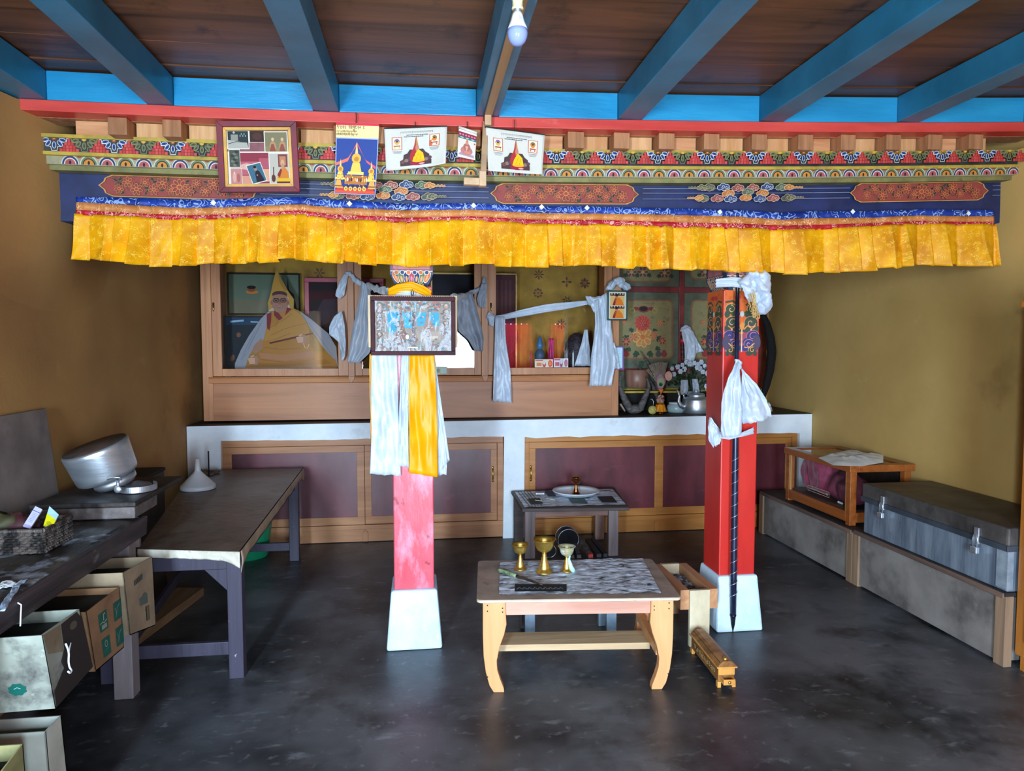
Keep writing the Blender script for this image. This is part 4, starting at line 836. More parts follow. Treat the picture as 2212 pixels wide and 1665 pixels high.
(bx0, bz1), (bx1, bz0) = P6(797, 637, 3.325), P6(988, 750, 3.325)
cf = thing('framed_picture', 'pale backed frame hanging behind the brown framed print', 'picture', ((bx0+bx1)/2, 3.33, bz0)); m = MB(); m.box(bx0-.005, bx1, 3.322, 3.336, bz0, bz1); m.build('board', mat('pale_board', '#dcc29a', '#c4a67c', .6), cf, bevel=.002)
def scarf(name, lab, mbs, mats, group=None, cat='scarf', solid=.0016, base=None, subn=None):
    c = mbs[0].v[0]; b = base or (sum(v.x for v in mbs[0].v)/len(mbs[0].v), sum(v.y for v in mbs[0].v)/len(mbs[0].v), min(v.z for m_ in mbs for v in m_.v))
    t = thing(name, lab, cat, b, group=group)
    for i, m_ in enumerate(mbs): m_.build((subn or ['drape', 'fold', 'knot', 'tail', 'band'])[i], mats[i] if isinstance(mats, list) else mats, t, smooth=True, solid=solid)
    return t
GK = 'silk offering scarves'
scarf('offering_scarf', 'broad white silk scarf hanging at the left of the left pillar', [drape([(803, 760), (801, 850), (803, 940), (800, 1020)], [(857, 760), (860, 850), (863, 940), (866, 1026)], 3.41, 2, .012, 21, hem=.003)], M_CLOTHW, GK)
scarf('offering_scarf', 'narrow white silk scarf beside the yellow one on the left pillar', [drape([(868, 760), (864, 850), (861, 930), (860, 1004)], [(886, 760), (884, 850), (882, 930), (883, 1008)], 3.405, 1, .008, 22)], M_CLOTHW, GK)
M_YSC = brocade('yellow_silk', '#f2a400', '#ffc83a', '#e29400', 12, 1.2, .45)
scarf('yellow_scarf', 'bright yellow silk scarf hanging down the front of the left pillar', [drape([(884, 764), (883, 850), (884, 930), (884, 1020)], [(938, 764), (943, 860), (945, 940), (946, 1029)], 3.395, 2, .010, 23, hem=.002)], M_YSC)
scarf('offering_scarf', 'white silk scarf showing at the right edge behind the yellow one', [drape([(925, 764), (940, 850), (944, 940), (944, 1028)], [(938, 764), (950, 850), (962, 930), (971, 992)], 3.42, 1, .006, 24), drape([(940, 985), (942, 1026)], [(966, 985), (964, 1024)], 3.425, 1, .005, 25, nv=8)], M_CLOTHW, GK)
scarf('yellow_scarf', 'yellow scarf edge hanging behind the broad white scarf', [drape([(799, 764), (798, 800), (800, 900), (801, 960)], [(812, 764), (806, 840), (805, 930), (804, 980)], 3.43, 1, .004, 26, nu=8)], M_YSC)
# yellow and white scarves wound round the pillar head
def arc_band(pts, wd, Y, seed=0, amp=.004):
    P = resample([PY(x, y, Y) for x, y in pts], 40)
    def fn(u, v):
        i = u*40; k = min(39, int(i)); p = P[k].lerp(P[k+1], i-k).copy(); w_ = wd(u) if callable(wd) else wd
        p.z += (v-.5)*w_; p.y -= .035*math.sin(u*math.pi)*1+amp*math.sin(v*14+u*6+seed); return p
    m = MB(); m.grid(40, 10, fn); return m
scarf('yellow_scarf', 'yellow silk scarf wound round the head of the left pillar above the print', [arc_band([(838, 634), (858, 624), (888, 619), (915, 628), (932, 638)], lambda u: .045, 3.37, 1)], M_YSC)
scarf('offering_scarf', 'white scarf wound round the left pillar under the yellow wrap', [arc_band([(842, 640), (868, 634), (900, 632), (922, 639)], .03, 3.375, 2)], M_CLOTHW, GK)
# pairs of scarves strung from the cabinet to the left pillar
YK = lambda a, b: (lambda t: a+(b-a)*t)
def rope(pts, Ys, rad, flat=.6):
    n = len(pts); P = [PY(x, y, Ys[i] if isinstance(Ys, list) else Ys) for i, (x, y) in enumerate(pts)]; m = MB(); m.tube(resample(P, 36), [rad*(1+.10*math.sin(i*.45)) for i in range(37)], 18, flat); N_ = mnoise.noise; k = rad*.75; return m.warp(lambda p: p+Vector((N_(p*16), N_(p*16+Vector((7, 0, 0))), N_(p*16+Vector((0, 7, 0)))))*k+Vector((N_(p*45), N_(p*45+Vector((3, 0, 0))), N_(p*45+Vector((0, 3, 0)))))*k*.45)
YS = 5.385
scarf('offering_scarf', 'white scarf looped over the left mullion with its end spread beside the brown frame',
      [drape([(781, 607), (778, 640), (764, 700), (757, 745), (752, 782)], [(800, 620), (803, 680), (806, 730), (800, 762), (776, 784)], YS-.02, 3, .02, 31), drape([(745, 592), (736, 606), (727, 628), (725, 640), (733, 645)], [(753, 592), (750, 606), (746, 628), (744, 638), (736, 645)], YS, 1, .012, 32, nv=16), rope([(748, 592), (756, 590), (766, 603), (783, 614)], YS, .018), rope([(795, 616), (812, 624), (838, 630)], [YS, 4.6, 3.6], .018)], M_CLOTHW, GK)
scarf('offering_scarf', 'curved pale scarf end hanging from the left mullion latch in front of the cut-out', [drape([(737, 672), (722, 684), (712, 705), (712, 724), (722, 720), (728, 705)], [(739, 672), (745, 700), (748, 740), (746, 770), (742, 778), (738, 780)], YS-.03, 1, .012, 33, nv=24)], M_CLOTHW, GK)
scarf('offering_scarf', 'grey white scarf hanging right of the brown frame, knotted to the next mullion',
      [drape([(988, 640), (988, 680), (990, 715), (1012, 735), (1024, 757)], [(1020, 632), (1030, 670), (1038, 700), (1044, 730), (1042, 758)], YS-.02, 3, .02, 34), drape([(1040, 612), (1034, 630), (1030, 645), (1033, 662)], [(1050, 612), (1052, 630), (1050, 645), (1048, 665)], YS-.02, 2, .012, 35, nv=16), rope([(1046, 598), (1045, 605), (1046, 613), (1046, 618)], YS, .02), rope([(1046, 616), (1030, 628), (1012, 636)], YS, .016), rope([(1010, 637), (988, 642), (975, 640)], [YS, 4.4, 3.5], .016)], M_CLOTHG, GK)
scarf('offering_scarf', 'long white swag scarf across the right glass door with one end hanging at its left',
      [arc_band([(1068, 686), (1090, 684), (1130, 676), (1180, 666), (1225, 660), (1275, 652)], lambda u: .030+.03*math.sin(u*3.14), YS-.02, 3, .006), drape([(1069, 684), (1068, 740), (1065, 820), (1064, 866)], [(1090, 684), (1092, 740), (1102, 800), (1104, 870)], YS-.03, 2, .014, 36), rope([(1052, 680), (1060, 684), (1070, 686)], YS, .02), drape([(1053, 680), (1054, 690), (1056, 702)], [(1068, 682), (1068, 692), (1066, 706)], YS, 1, .01, 37, nv=8, nu=10)], M_CLOTHW, GK)
scarf('offering_scarf', 'large white scarf knotted beside the small green frame, hanging over the cabinet post',
      [drape([(1282, 650), (1284, 700), (1276, 760), (1271, 834)], [(1308, 632), (1318, 700), (1328, 780), (1318, 832)], YS-.06, 4, .022, 38, nu=40), rope([(1268, 652), (1282, 646), (1296, 652), (1290, 662), (1278, 664)], YS-.07, .03), drape([(1314, 740), (1316, 770), (1316, 796)], [(1326, 740), (1334, 770), (1338, 796)], YS-.05, 2, .01, 39, nv=14)], M_CLOTHW, GK)
scarf('scarf_bow', 'bunched white scarf bow tied above the small green frame', [rope([(1316, 628), (1320, 616), (1330, 608), (1342, 610), (1352, 618), (1354, 626)], YS-.05, .028, .9), rope([(1322, 622), (1330, 606), (1340, 604), (1346, 612), (1338, 620)], YS-.075, .018, .9), rope([(1334, 612), (1348, 606), (1342, 602)], YS-.07, .012)], M_CLOTHW)
# small green frame with two monk photographs, and paper notice
(gx0, gz1), (gx1, gz0) = P6(1312, 627, 5.24), P6(1355, 692, 5.24)
def art_monks(A):
    A.rect(0, 0, 1, 1, '#d8d4c4')
    for v0 in (.50, .02):
        A.rect(.08, v0, .92, v0+.46, '#d8b070'); A.rect(.08, v0+.36, .92, v0+.46, '#4a2a20')
        for i in range(5): A.ell(.18+.16*i, v0+.43, .04, .03, '#c8c0b8', 8)
        A.poly([(.22, v0), (.88, v0), (.78, v0+.18), (.62, v0+.30), (.40, v0+.28), (.28, v0+.15)], '#e07820'); A.poly([(.22, v0), (.36, v0), (.46, v0+.26), (.38, v0+.29), (.28, v0+.15)], '#8a2c28'); A.ell(.46, v0+.35, .09, .075, '#b07858', 12); A.ell(.46, v0+.385, .09, .05, '#2a1a18', 12); A.line([(.42, v0+.28), (.36, v0+.12)], .03, '#c05050')
gf = framed('small_photo_frame', 'small green frame with two monk photographs on the cabinet post', gx0, gx1, gz0, gz1, 5.24, .012, mat('dark_green_frame', '#1d4a44', '#12332f', .35), art_monks, th=.012)
MB().prism([((gx0+gx1)/2-.035, gz1), ((gx0+gx1)/2+.035, gz1), ((gx0+gx1)/2, gz1+.04)], 5.243, 5.247).build('cardboard_hanger', mat('tan_card', '#b58c64', '#99734f', .7), gf)
(nx0, nz1), (nx1, nz0) = P6(1320, 748, 5.40), P6(1348, 798, 5.40)
nt_ = thing('paper_notice', 'small pale notice with a purple border below the small green frame', 'notice', ((nx0+nx1)/2, 5.4, nz0))
MB().box(nx0, nx1, 5.405, 5.419, nz0, nz1).build('sheet', mat('purple_border', '#7a5a94', '#664a80', .6), nt_)
A = Art(lambda u, v, h: Vector((nx0+(nx1-nx0)*u, 5.405-h*2, nz0+(nz1-nz0)*v))); A.rect(.05, .07, .88, .95, '#c4e2f0')
for j in range(9): A.line([(.72-.08*(j % 2), .86-j*.085), (.62, .862-j*.085), (.55, .86-j*.085)], .016, '#9ab8cc')
A.build('writing', PRINT, nt_)
# ---------------------------------------------------------------- right pillar: scarves and spear
YP = 3.36
scarf('offering_scarf', 'white scarf tied in a puffy knot round the head of the right pillar',
      [arc_band([(1546, 612), (1575, 610), (1605, 613), (1640, 612)], lambda u: .042+.02*u, YP+.03, 5, .006), rope([(1608, 616), (1614, 604), (1626, 594), (1640, 593), (1648, 602), (1646, 616), (1630, 620)], YP-.03, .032, 1), rope([(1640, 612), (1650, 628), (1656, 648), (1654, 664), (1644, 668), (1636, 658)], YP-.03, .026, 1), drape([(1600, 606), (1596, 618), (1606, 640), (1616, 650)], [(1640, 600), (1650, 620), (1655, 645), (1648, 668)], YP-.02, 3, .014, 41, nv=20), drape([(1609, 625), (1612, 640), (1614, 655)], [(1622, 622), (1624, 640), (1621, 652)], YP, 1, .006, 42, nv=10, nu=8)], M_CLOTHW, GK)
m = MB(); rr = random.Random(5)
for i in range(9):
    x, y = 1627+rr.uniform(-9, 5), 628+rr.uniform(-4, 10); P = [PY(x+6*math.sin(k*.8+i)*.4+k*1.2+rr.uniform(-1, 1), y+k*7.2, YP-.05-rr.uniform(0, .02)) for k in range(8)]; m.tube(P, .0022, 5)
    for k in range(2, 8): m.sphere(P[k]+Vector((rr.uniform(-.006, .006), 0, 0)), .0032, 6)
tag(rebase(m.build('grain_sprig', mat('dry_straw', '#d8b878', '#b89456', .8)), tuple(PY(1630, 680, YP))), 'dry tan grain sprig dangling from the knot on the right pillar', 'grain')
scarf('offering_scarf', 'large white scarf spread like a skirt from the spear, tied round the right pillar',
      [drape([(1586, 780), (1570, 815), (1558, 850), (1554, 890), (1552, 925), (1556, 943)], [(1592, 782), (1594, 830), (1595, 880), (1595, 920), (1595, 935), (1590, 940)], YP-.045, 3, .018, 43, nu=34), drape([(1596, 796), (1597, 850), (1596, 900), (1606, 915)], [(1598, 796), (1630, 830), (1652, 865), (1664, 900)], YP-.045, 3, .018, 44, nu=34), rope([(1588, 782), (1594, 781), (1598, 786), (1597, 796)], YP-.06, .012), arc_band([(1545, 938), (1570, 942), (1600, 936), (1628, 930)], lambda u: .018+.034*abs(u-.5), YP+.02, 6, .004), drape([(1529, 900), (1528, 925), (1530, 950), (1540, 965)], [(1532, 900), (1550, 925), (1556, 936), (1550, 958)], YP+.03, 2, .012, 45, nv=20)], M_CLOTHW, GK)
sp0 = Vector(PZ(1583, 1366)); sp1 = Vector(PY(1594, 562, 3.375)); dr = (sp1-sp0)
def along(t, d=0): return sp0+dr*t
spr = thing('iron_spear', 'long black iron spear bound with wire leaning on the right pillar', 'spear', tuple(sp0))
L0 = dr.length; zz_ = dr.normalized(); xx_ = zz_.orthogonal().normalized(); TS = Matrix.Translation(sp0) @ Matrix((xx_, zz_.cross(xx_), zz_)).transposed().to_4x4()
M_IRON = mat('black_iron', '#2c2f3a', '#1b1d25', .35, .6, size=20, rvar=.12)
MB().lathe([(.001, 0), (.010, .045), (.014, .085), (.0165, .09), (.0165, .097)], TS, 16).build('tip', M_IRON, spr, smooth=True)
MB().lathe([(.0155, .095), (.0165, .3), (.017, .9), (.015, 1.1), (.0115, 1.3), (.0105, L0-.22)], TS, 18).build('shaft', mat('dark_shaft', '#2e3550', '#1c2136', .28, .3, size=14), spr, smooth=True)
MB().lathe([(.0105, L0-.22), (.008, L0-.12), (.004, L0-.04), (.0008, L0)], TS, 12).build('spike', M_IRON, spr, smooth=True)
m = MB(); N = 13*20; P = []
for i in range(N+1):
    s_ = .15+(.92-.15)*i/N*1.0; a_ = 2*math.pi*i/20; P.append(TS @ Vector((.0178*math.cos(a_), .0178*math.sin(a_), s_+.02)))
m.tube(P, .0016, 5); m.build('wire_wrap', M_STEEL, spr, smooth=True)
# ================================================================ PICTURES AND CALENDARS ON THE LINTEL
YP1 = 3.16
cg = thing('collage_frame', 'maroon and yellow frame holding a collage of photographs, hung on the lintel', 'picture', tuple(PY(560, 415, YP1)))
def quad(px, Y): return [PY(x, y, Y if not isinstance(Y, (list, tuple)) else Y[i]) for i, (x, y) in enumerate(px)]
def bil(q, off=0): return lambda u, v, h: (q[3].lerp(q[2], u)).lerp(q[0].lerp(q[1], u), v)+Vector((0, -h-off, 0))
# corners: top-left, top-right, bottom-right, bottom-left; the frame leans forward at the top
q = quad([(469, 264), (641, 264), (649, 416), (476, 417)], [3.17, 3.17, 3.27, 3.27])
def frame_ring(q, a, b, th, name, m_, t, zoff=0):
    f = bil(q); m = MB(); A0 = [(a, a*1.05), (1-a, a*1.05), (1-a, 1-a*1.05), (a, 1-a*1.05)]; B0 = [(b, b*1.05), (1-b, b*1.05), (1-b, 1-b*1.05), (b, 1-b*1.05)]
    for i in range(4):
        j = (i+1) % 4; P = [A0[i], A0[j], B0[j], B0[i]]; m.hexa([f(*p, zoff) for p in P]+[f(*p, zoff+th) for p in P])
    return m.build(name, m_, t, bevel=.0015)
frame_ring(q, 0, .075, .02, 'frame', mat('maroon_frame', '#7c1428', '#5c0e1e', .6, size=9), cg); frame_ring(q, .0745, .115, .014, 'yellow_border', mat('yellow_border_paint', '#d9a43a', '#b98728', .5, size=9), cg)
f = bil(q); m = MB(); P = [(.11, .11), (.89, .11), (.89, .89), (.11, .89)]; m.hexa([f(*p, 0) for p in P]+[f(*p, .003) for p in P]); m.build('backing', mat('pinkish_mount', '#8c4a4c', '#6a3038', .6, size=14), cg)
def sub(u0, v0, u1, v1, rot=0):
    f0 = lambda u, v: (.115+.77*u, .115+.77*v); cu, cv = (u0+u1)/2, (v0+v1)/2; ca, sa = math.cos(R(rot)), math.sin(R(rot))
    def g(u, v, h):
        x, y = (u-.5)*(u1-u0), (v-.5)*(v1-v0); return bil(q)(*f0(cu+x*ca-y*sa, cv+x*sa+y*ca), .0032+h)
    return g
def photo(g, art, name='photograph', paper='#d8d0c0', h=0):
    A = Art(g, step=.0004+h); A.rect(0, 0, 1, 1, paper); A.rect(.04, .04, .96, .96, '#777777'); art(A); A.build(name, PRINT, cg)
def a1(A): A.rect(.04, .04, .96, .96, '#2c3434'); A.poly([(.04, .04), (.96, .04), (.9, .35), (.5, .42), (.04, .5)], '#a8a498'); A.rect(.18, .45, .5, .78, '#8c8a80'); A.ell(.32, .88, .05, .06, '#b0a8a0'); A.line([(.05, .28), (.4, .4), (.96, .36)], .03, '#181c1c'); [A.ell(.6+.06*i, .7+.1*(i % 2), .03, .05, '#7c8c8c', 8) for i in range(5)]
def a2(A): A.rect(.04, .04, .96, .96, '#3c241e'); A.ell(.5, .5, .3, .3, '#4c3028')
def a3(A):
    A.rect(.04, .04, .96, .96, '#7c7454'); A.poly([(.04, .04), (.96, .04), (.96, .2), (.04, .3)], '#8a7a50')
    for u in (.36, .76): A.ell(u, .3, .14, .24, '#a8845c', 12); A.poly([(u-.14, .05), (u+.12, .05), (u+.04, .4), (u-.06, .4)], '#8c4a3c'); A.ell(u, .62, .06, .09, '#c8a884', 10)
def a4(A): A.rect(.04, .04, .96, .96, '#4c4f44'); [A.ell(.5+.2*math.sin(i*2.1), .15+.1*i, .18, .08, ['#6c7064', '#34382f'][i % 2], 10) for i in range(8)]
def a5(A): A.rect(.04, .04, .96, .96, '#b87c74'); A.ell(.35, .45, .16, .3, '#c89a88', 12); A.ell(.68, .42, .16, .28, '#a85c58', 12); A.ell(.35, .72, .07, .09, '#d8b098', 8)
def a6(A):
    A.rect(.04, .04, .96, .96, '#8a3440'); A.rect(.04, .3, .5, .7, '#b05a64'); A.rect(.5, .5, .96, .8, '#a8505c'); A.rect(.55, .1, .96, .48, '#cf9878'); A.rect(.1, .05, .5, .28, '#c88a70'); A.ell(.3, .55, .12, .1, '#d0a090', 8)
def a7(A): A.rect(.06, .05, .94, .95, '#3c6474'); A.poly([(.3, .05), (.85, .05), (.72, .55), (.55, .68), (.4, .5)], '#241c24'); A.ell(.52, .74, .10, .13, '#a07c6c', 12); A.ell(.52, .82, .1, .07, '#1c1618', 12); A.ell(.5, .4, .05, .04, '#a07c6c', 8)
def a8(A):
    A.rect(.04, .04, .96, .96, '#b4ac9c'); A.rect(.45, .55, .9, .94, '#7c3c38'); A.rect(.52, .6, .82, .88, '#b07858'); A.ell(.66, .66, .09, .12, '#c89c70', 12); A.poly([(.38, .16), (.95, .16), (.92, .4), (.75, .56), (.55, .5), (.42, .36)], '#c8762c'); A.poly([(.38, .3), (.55, .5), (.62, .46), (.5, .22)], '#7c2c28'); A.ell(.66, .58, .08, .09, '#b88468', 12); A.rect(.35, .1, .98, .2, '#d0a828'); A.rect(.35, .04, .98, .1, '#6c2420'); A.line([(.2, .1), (.22, .55)], .05, '#5c3c34'); A.ell(.2, .2, .1, .12, '#5c2c28', 10)
photo(sub(.0, .0, 1, .62), a6, h=0); photo(sub(0, .66, .36, 1), a1, h=.0016); photo(sub(.36, .78, .62, 1), a2, h=.0012); photo(sub(.60, .60, .99, .98), a3, h=.0016)
photo(sub(.02, .32, .2, .66), a4, h=.0012); photo(sub(.03, .0, .22, .31), a5, h=.0012); photo(sub(.66, .0, 1, .6), a8, h=.0020); photo(sub(.33, .03, .58, .40, 16), a7, h=.0028)
# ---- hanging prints
def hang(t, x, y0, y1, Y): MB().tube([PY(x, y0, Y), PY(x+1, (y0+y1)/2, Y), PY(x, y1, Y)], .002, 5).build('hanging_cord', M_DARKW, t)
def paper(t, q, Ycurve, m_, name='sheet', top=None):
    f = bil(q); g = lambda u, v, h: f(u, v, h)+Vector((0, Ycurve(u, v), 0)); m = MB(); m.grid(14, 14, lambda u, v: g(u, 1-v, 0)); m.build(name, m_, t, smooth=True, solid=.0008); return g
M_PAPER = mat('white_paper', '#e2dccc', '#d8d2c4', .5, size=3, trans=.05)
# blue calendar with golden shrine
c1 = thing('wall_calendar', 'tall blue calendar showing a golden shrine under a cream Tibetan heading', 'calendar', tuple(PY(770, 420, 3.2)), group='hanging calendars on the lintel')
q1 = quad([(726, 264), (819, 267), (811, 422), (722, 418)], [3.175, 3.175, 3.24, 3.24]); g = paper(c1, q1, lambda u, v: .012*math.sin(v*3.1), M_PAPER)
A = Art(g, .0014, 14); A.rect(0, 0, 1, 1, '#9aa4d0'); A.rect(0, .80, 1, 1, '#f0d490'); A.rect(.0, .965, 1, 1, '#d01a34'); A.rect(.02, .01, .98, .785, '#0a3484')
def glyph_row(pats, u, v, h, wd, col='#5c4418'):
    """letters drawn as pen strokes on a u-v box of height h"""
    for pat in pats:
        for st in GL.get(pat, []): A.line([(u+x*h*.62*asp, v-(1-y)*h) for x, y in st], wd, col)
        u += GW.get(pat, .9)*h*.62*asp
asp = 1.72
GL = {'lo': [[(0, .8), (.25, .9), (.35, .6), (.6, .85), (.8, .55), (.75, .2), (.5, .35)], [(.1, 1.15), (.35, 1.05), (.6, 1.2), (.8, 1.1)]], '.': [[(.05, .95), (.15, .82)]],
      '2': [[(0, .9), (.3, 1), (.5, .8), (.25, .6), (.6, .2)]], '1': [[(.05, .6), (.2, .95), (.5, .9), (.45, .5), (.2, .1)]], '4': [[(.1, .9), (.45, 1), (.45, .7), (.15, .65), (.1, .85)], [(.15, .65), (.6, .15)]],
      'ra': [[(0, 1), (.8, 1)], [(.35, 1), (.2, .7), (.5, .65), (.8, .2)]], 'ba': [[(0, 1), (.8, 1)], [(.12, 1), (.1, .5), (.75, .45)], [(.72, 1), (.75, .45), (.7, .2)]],
      'byu': [[(0, 1), (.8, 1)], [(.12, 1), (.1, .6), (.75, .55)], [(.72, 1), (.72, .3), (.3, .1), (.2, -.2), (.6, -.5), (.7, -.1), (.4, .0)]], 'nga': [[(0, 1), (.7, 1)], [(.25, 1), (.2, .5), (.7, .3)]],
      '7': [[(0, .5), (.15, .8), (.3, .5), (.5, .8), (.7, .4), (.65, 1.1)]], ' ': [], 'zh': [[(0, 1), (.5, 1)], [(.1, 1), (.1, .4), (.5, .4)]],
      'a': [[(0, 1), (.55, 1)], [(.15, 1), (.1, .5), (.4, .45), (.5, .1)]], 'b': [[(0, 1), (.6, 1)], [(.5, 1), (.5, .2)], [(.1, .8), (.3, .5)], [(.1, 1.2), (.5, 1.3)]], 'c': [[(0, 1), (.5, 1)], [(.25, 1), (.1, .6), (.4, .5), (.3, 0), (.1, -.2)]], 'd': [[(0, .9), (.2, .6), (.4, .95), (.6, .6)], [(.2, 1.25), (.55, 1.1)]]}
GW = {'.': .35, ' ': 1.1, '2': .8, '1': .75, '4': .8, 'a': .72, 'b': .8, 'c': .7, 'd': .8, 'zh': .7}
glyph_row(['lo', '.', '2', '1', '4', '4', ' ', 'ra', 'ba', '.', 'byu', 'nga', '.', '1', '7', ' ', 'zh'], .02, .955, .046, .010)
rr = random.Random(6)
for v in (.888, .848): glyph_row([rr.choice(['a', 'b', 'c', 'd', 'a', 'b', '.']) for _ in range(26)], .01, v, .027, .006, '#7a5c24')
A.poly([(.50, .74), (.51, .70), (.3, .52), (.0, .44), (.0, .40), (.3, .47)], '#e86a50'); A.poly([(.50, .74), (.51, .70), (.72, .50), (.97, .41), (.97, .37), (.75, .46)], '#e0505c')
def shrine(u, v, s):
    A.poly([(u-.05*s, v+.30*s), (u, v+.52*s), (u+.05*s, v+.30*s)], '#e8c078'); A.ell(u, v+.25*s, .13*s, .085*s, '#e8a830', 14); A.ell(u, v+.25*s, .07*s, .05*s, '#c07820', 12); A.poly([(u-.16*s, v+.02*s), (u-.10*s, v+.18*s), (u+.10*s, v+.18*s), (u+.16*s, v+.02*s)], '#f0bc48'); A.rect(u-.12*s, v+.09*s, u+.12*s, v+.11*s, '#c88420'); A.rect(u-.22*s, v-.02*s, u+.22*s, v+.03*s, '#f4cc60')
shrine(.5, .27+.03, .85); shrine(.13, .22, .55); shrine(.87, .20, .55)
A.rect(.24, .14, .78, .27, '#b06a28'); A.rect(.02, .01, .98, .05, '#d84a28'); A.poly([(.02, .05), (.98, .05), (.9, .09), (.1, .09)], '#c03424')
rq = random.Random(31)
for i in range(70): A.ell(rq.choice([rq.uniform(.28, .72), rq.uniform(.03, .2), rq.uniform(.8, .97)]), rq.uniform(.08, .30), rq.uniform(.008, .02), rq.uniform(.006, .014), rq.choice(['#f8dc90', '#a85c18', '#e89c30', '#7c2c14', '#f4c050', '#c87420']), 7)
for i in range(12): A.ell(.27+.045*i, .20+.01*(i % 2), .018, .03, ['#e8b050', '#e8dcc0', '#8c2c20', '#301c18', '#e08a40'][i % 5], 8)
for i in range(5): A.ell(.28+.11*i, .075, .045, .032, '#eebc50', 12); A.ell(.28+.11*i, .075, .02, .016, '#a86420', 8); A.ell(.33+.11*i, .115, .02, .018, '#3c1c10', 8)
for u in (.1, .9): A.poly([(u-.09, .08), (u+.09, .08), (u+.05, .2), (u-.05, .2)], '#e0a048'); A.rect(u-.1, .1, u+.1, .12, '#8c4c1c')
A.build('print', PRINTG, c1); hang(c1, 769, 243, 266, 3.175)
# two white monastery calendars
def white_cal(lab, pts, Ys, bend, cord):
    c = thing('wall_calendar', lab, 'calendar', tuple(PY(sum(p[0] for p in pts)/4, pts[3][1], 3.2)), group='hanging calendars on the lintel')
    q_ = quad(pts, Ys); g = paper(c, q_, bend, M_PAPER); global A
    m = MB(); m.hexa([g(0, .985, -.003), g(1, .985, -.003), g(1, .985, .004), g(0, .985, .004), g(0, 1.008, -.003), g(1, 1.008, -.003), g(1, 1.008, .004), g(0, 1.008, .004)]); m.build('binding_strip', M_BLACK, c)
    A = Art(g, .0014, 14); A.rect(.035, .03, .965, .955, '#cfcabc')
    rr = random.Random(9); aspw = .5
    for k in range(34):
        u = .25+.0155*k; h_ = .03+.012*(k % 3 == 0); A.line([(u, .90), (u+.008, .905), (u+.012, .90)], .004, '#20262a'); A.line([(u+.006, .90), (u+.006+.002*(k % 2), .90-h_)], .0032, '#20262a')
        if k % 4 == 1: A.line([(u, .925), (u+.008, .93)], .004, '#20262a')
    for r_, (a, b) in enumerate(((.35, .68), (.31, .62))):
        u = a
        while u < b:
            l = rr.uniform(.01, .035); v = .815-r_*.04; A.line([(u, v), (u+l, v)], .015, '#34383e'); A.line([(u+l*.4, v), (u+l*.4, v+.014)], .004, '#4c5058'); u += l+.006
    for cx_, cy, k in ((.195, .62, 0), (.80, .66, 1)):
        A.rect(cx_-.082, cy-.15, cx_+.082, cy+.15, '#c8603c'); A.rect(cx_-.07, cy-.136, cx_+.07, cy+.136, '#f4e2c0'); A.ell(cx_, cy+.05, .045, .065, ['#7a6aa0', '#7c7440'][k], 14); A.ell(cx_, cy+.02, .04, .05, ['#d8a850', '#d87c30'][k], 12); A.ell(cx_, cy+.05, .018, .025, '#5c3020', 8); A.rect(cx_-.055, cy-.07, cx_+.055, cy-.045, '#8c3424'); A.rect(cx_-.05, cy-.12, cx_+.05, cy-.075, ['#c8b860', '#c86a50'][k]); A.rect(cx_-.025, cy-.115, cx_+.025, cy-.08, '#e8e0d0')
        for r_ in range(3): A.line([(cx_-.08+.012*r_, cy-.185-r_*.026), (cx_+.08-.01*r_, cy-.185-r_*.026)], .008, '#6c787c')
    A.poly([(.24, .07), (.24, .2), (.29, .23), (.30, .34), (.36, .37), (.40, .46), (.62, .46), (.66, .38), (.72, .32), (.73, .24), (.76, .17), (.76, .07)], '#4c3434')
    for i in range(9): A.ell(.29+.055*i, .17+.03*(i % 3), .035, .045, ['#6c4a44', '#8a6a60', '#5a4048'][i % 3], 10)
    A.poly([(.44, .40), (.475, .56), (.505, .86-.06), (.535, .56), (.56, .40)], '#c87a3c'); A.poly([(.44, .40), (.475, .56), (.505, .80), (.50, .45)], '#a83a30'); A.ell(.52, .50, .028, .06, '#c07868', 12)
    A.poly([(.44, .46), (.40, .3), (.42, .16), (.52, .14), (.50, .44)], '#a82c30'); A.poly([(.44, .16), (.47, .30), (.54, .46), (.62, .36), (.65, .16)], '#e8b818'); A.line([(.5, .2), (.55, .36)], .008, '#c08c10'); A.line([(.57, .18), (.59, .34)], .008, '#c08c10')
    A.ell(.53, .12, .13, .06, '#9c1c38', 14); A.ell(.55, .165, .10, .03, '#e0a818', 12); A.ell(.60, .1, .05, .02, '#d8a0a0', 10)
    A.build('print', PRINT, c); hang(c, *cord)
white_cal('white calendar left of the cable batten, its lower right corner curling forward', [(830, 277), (966, 273), (962, 357), (834, 369)], [3.17, 3.17, 3.19, 3.21], lambda u, v: -.03*max(0, u-.75)*4*max(0, 1-v)**2+.004*math.sin(u*5), (897, 263, 276, 3.17))
white_cal('white calendar right of the cable batten, tilting down to the right', [(1049, 274), (1177, 291), (1172, 376), (1054, 371)], [3.16, 3.17, 3.19, 3.20], lambda u, v: -.012*math.cos(u*3.1)*(1-v)+.012*max(0, .2-v)*-4*abs(u-.4), (1111, 258, 281, 3.165))
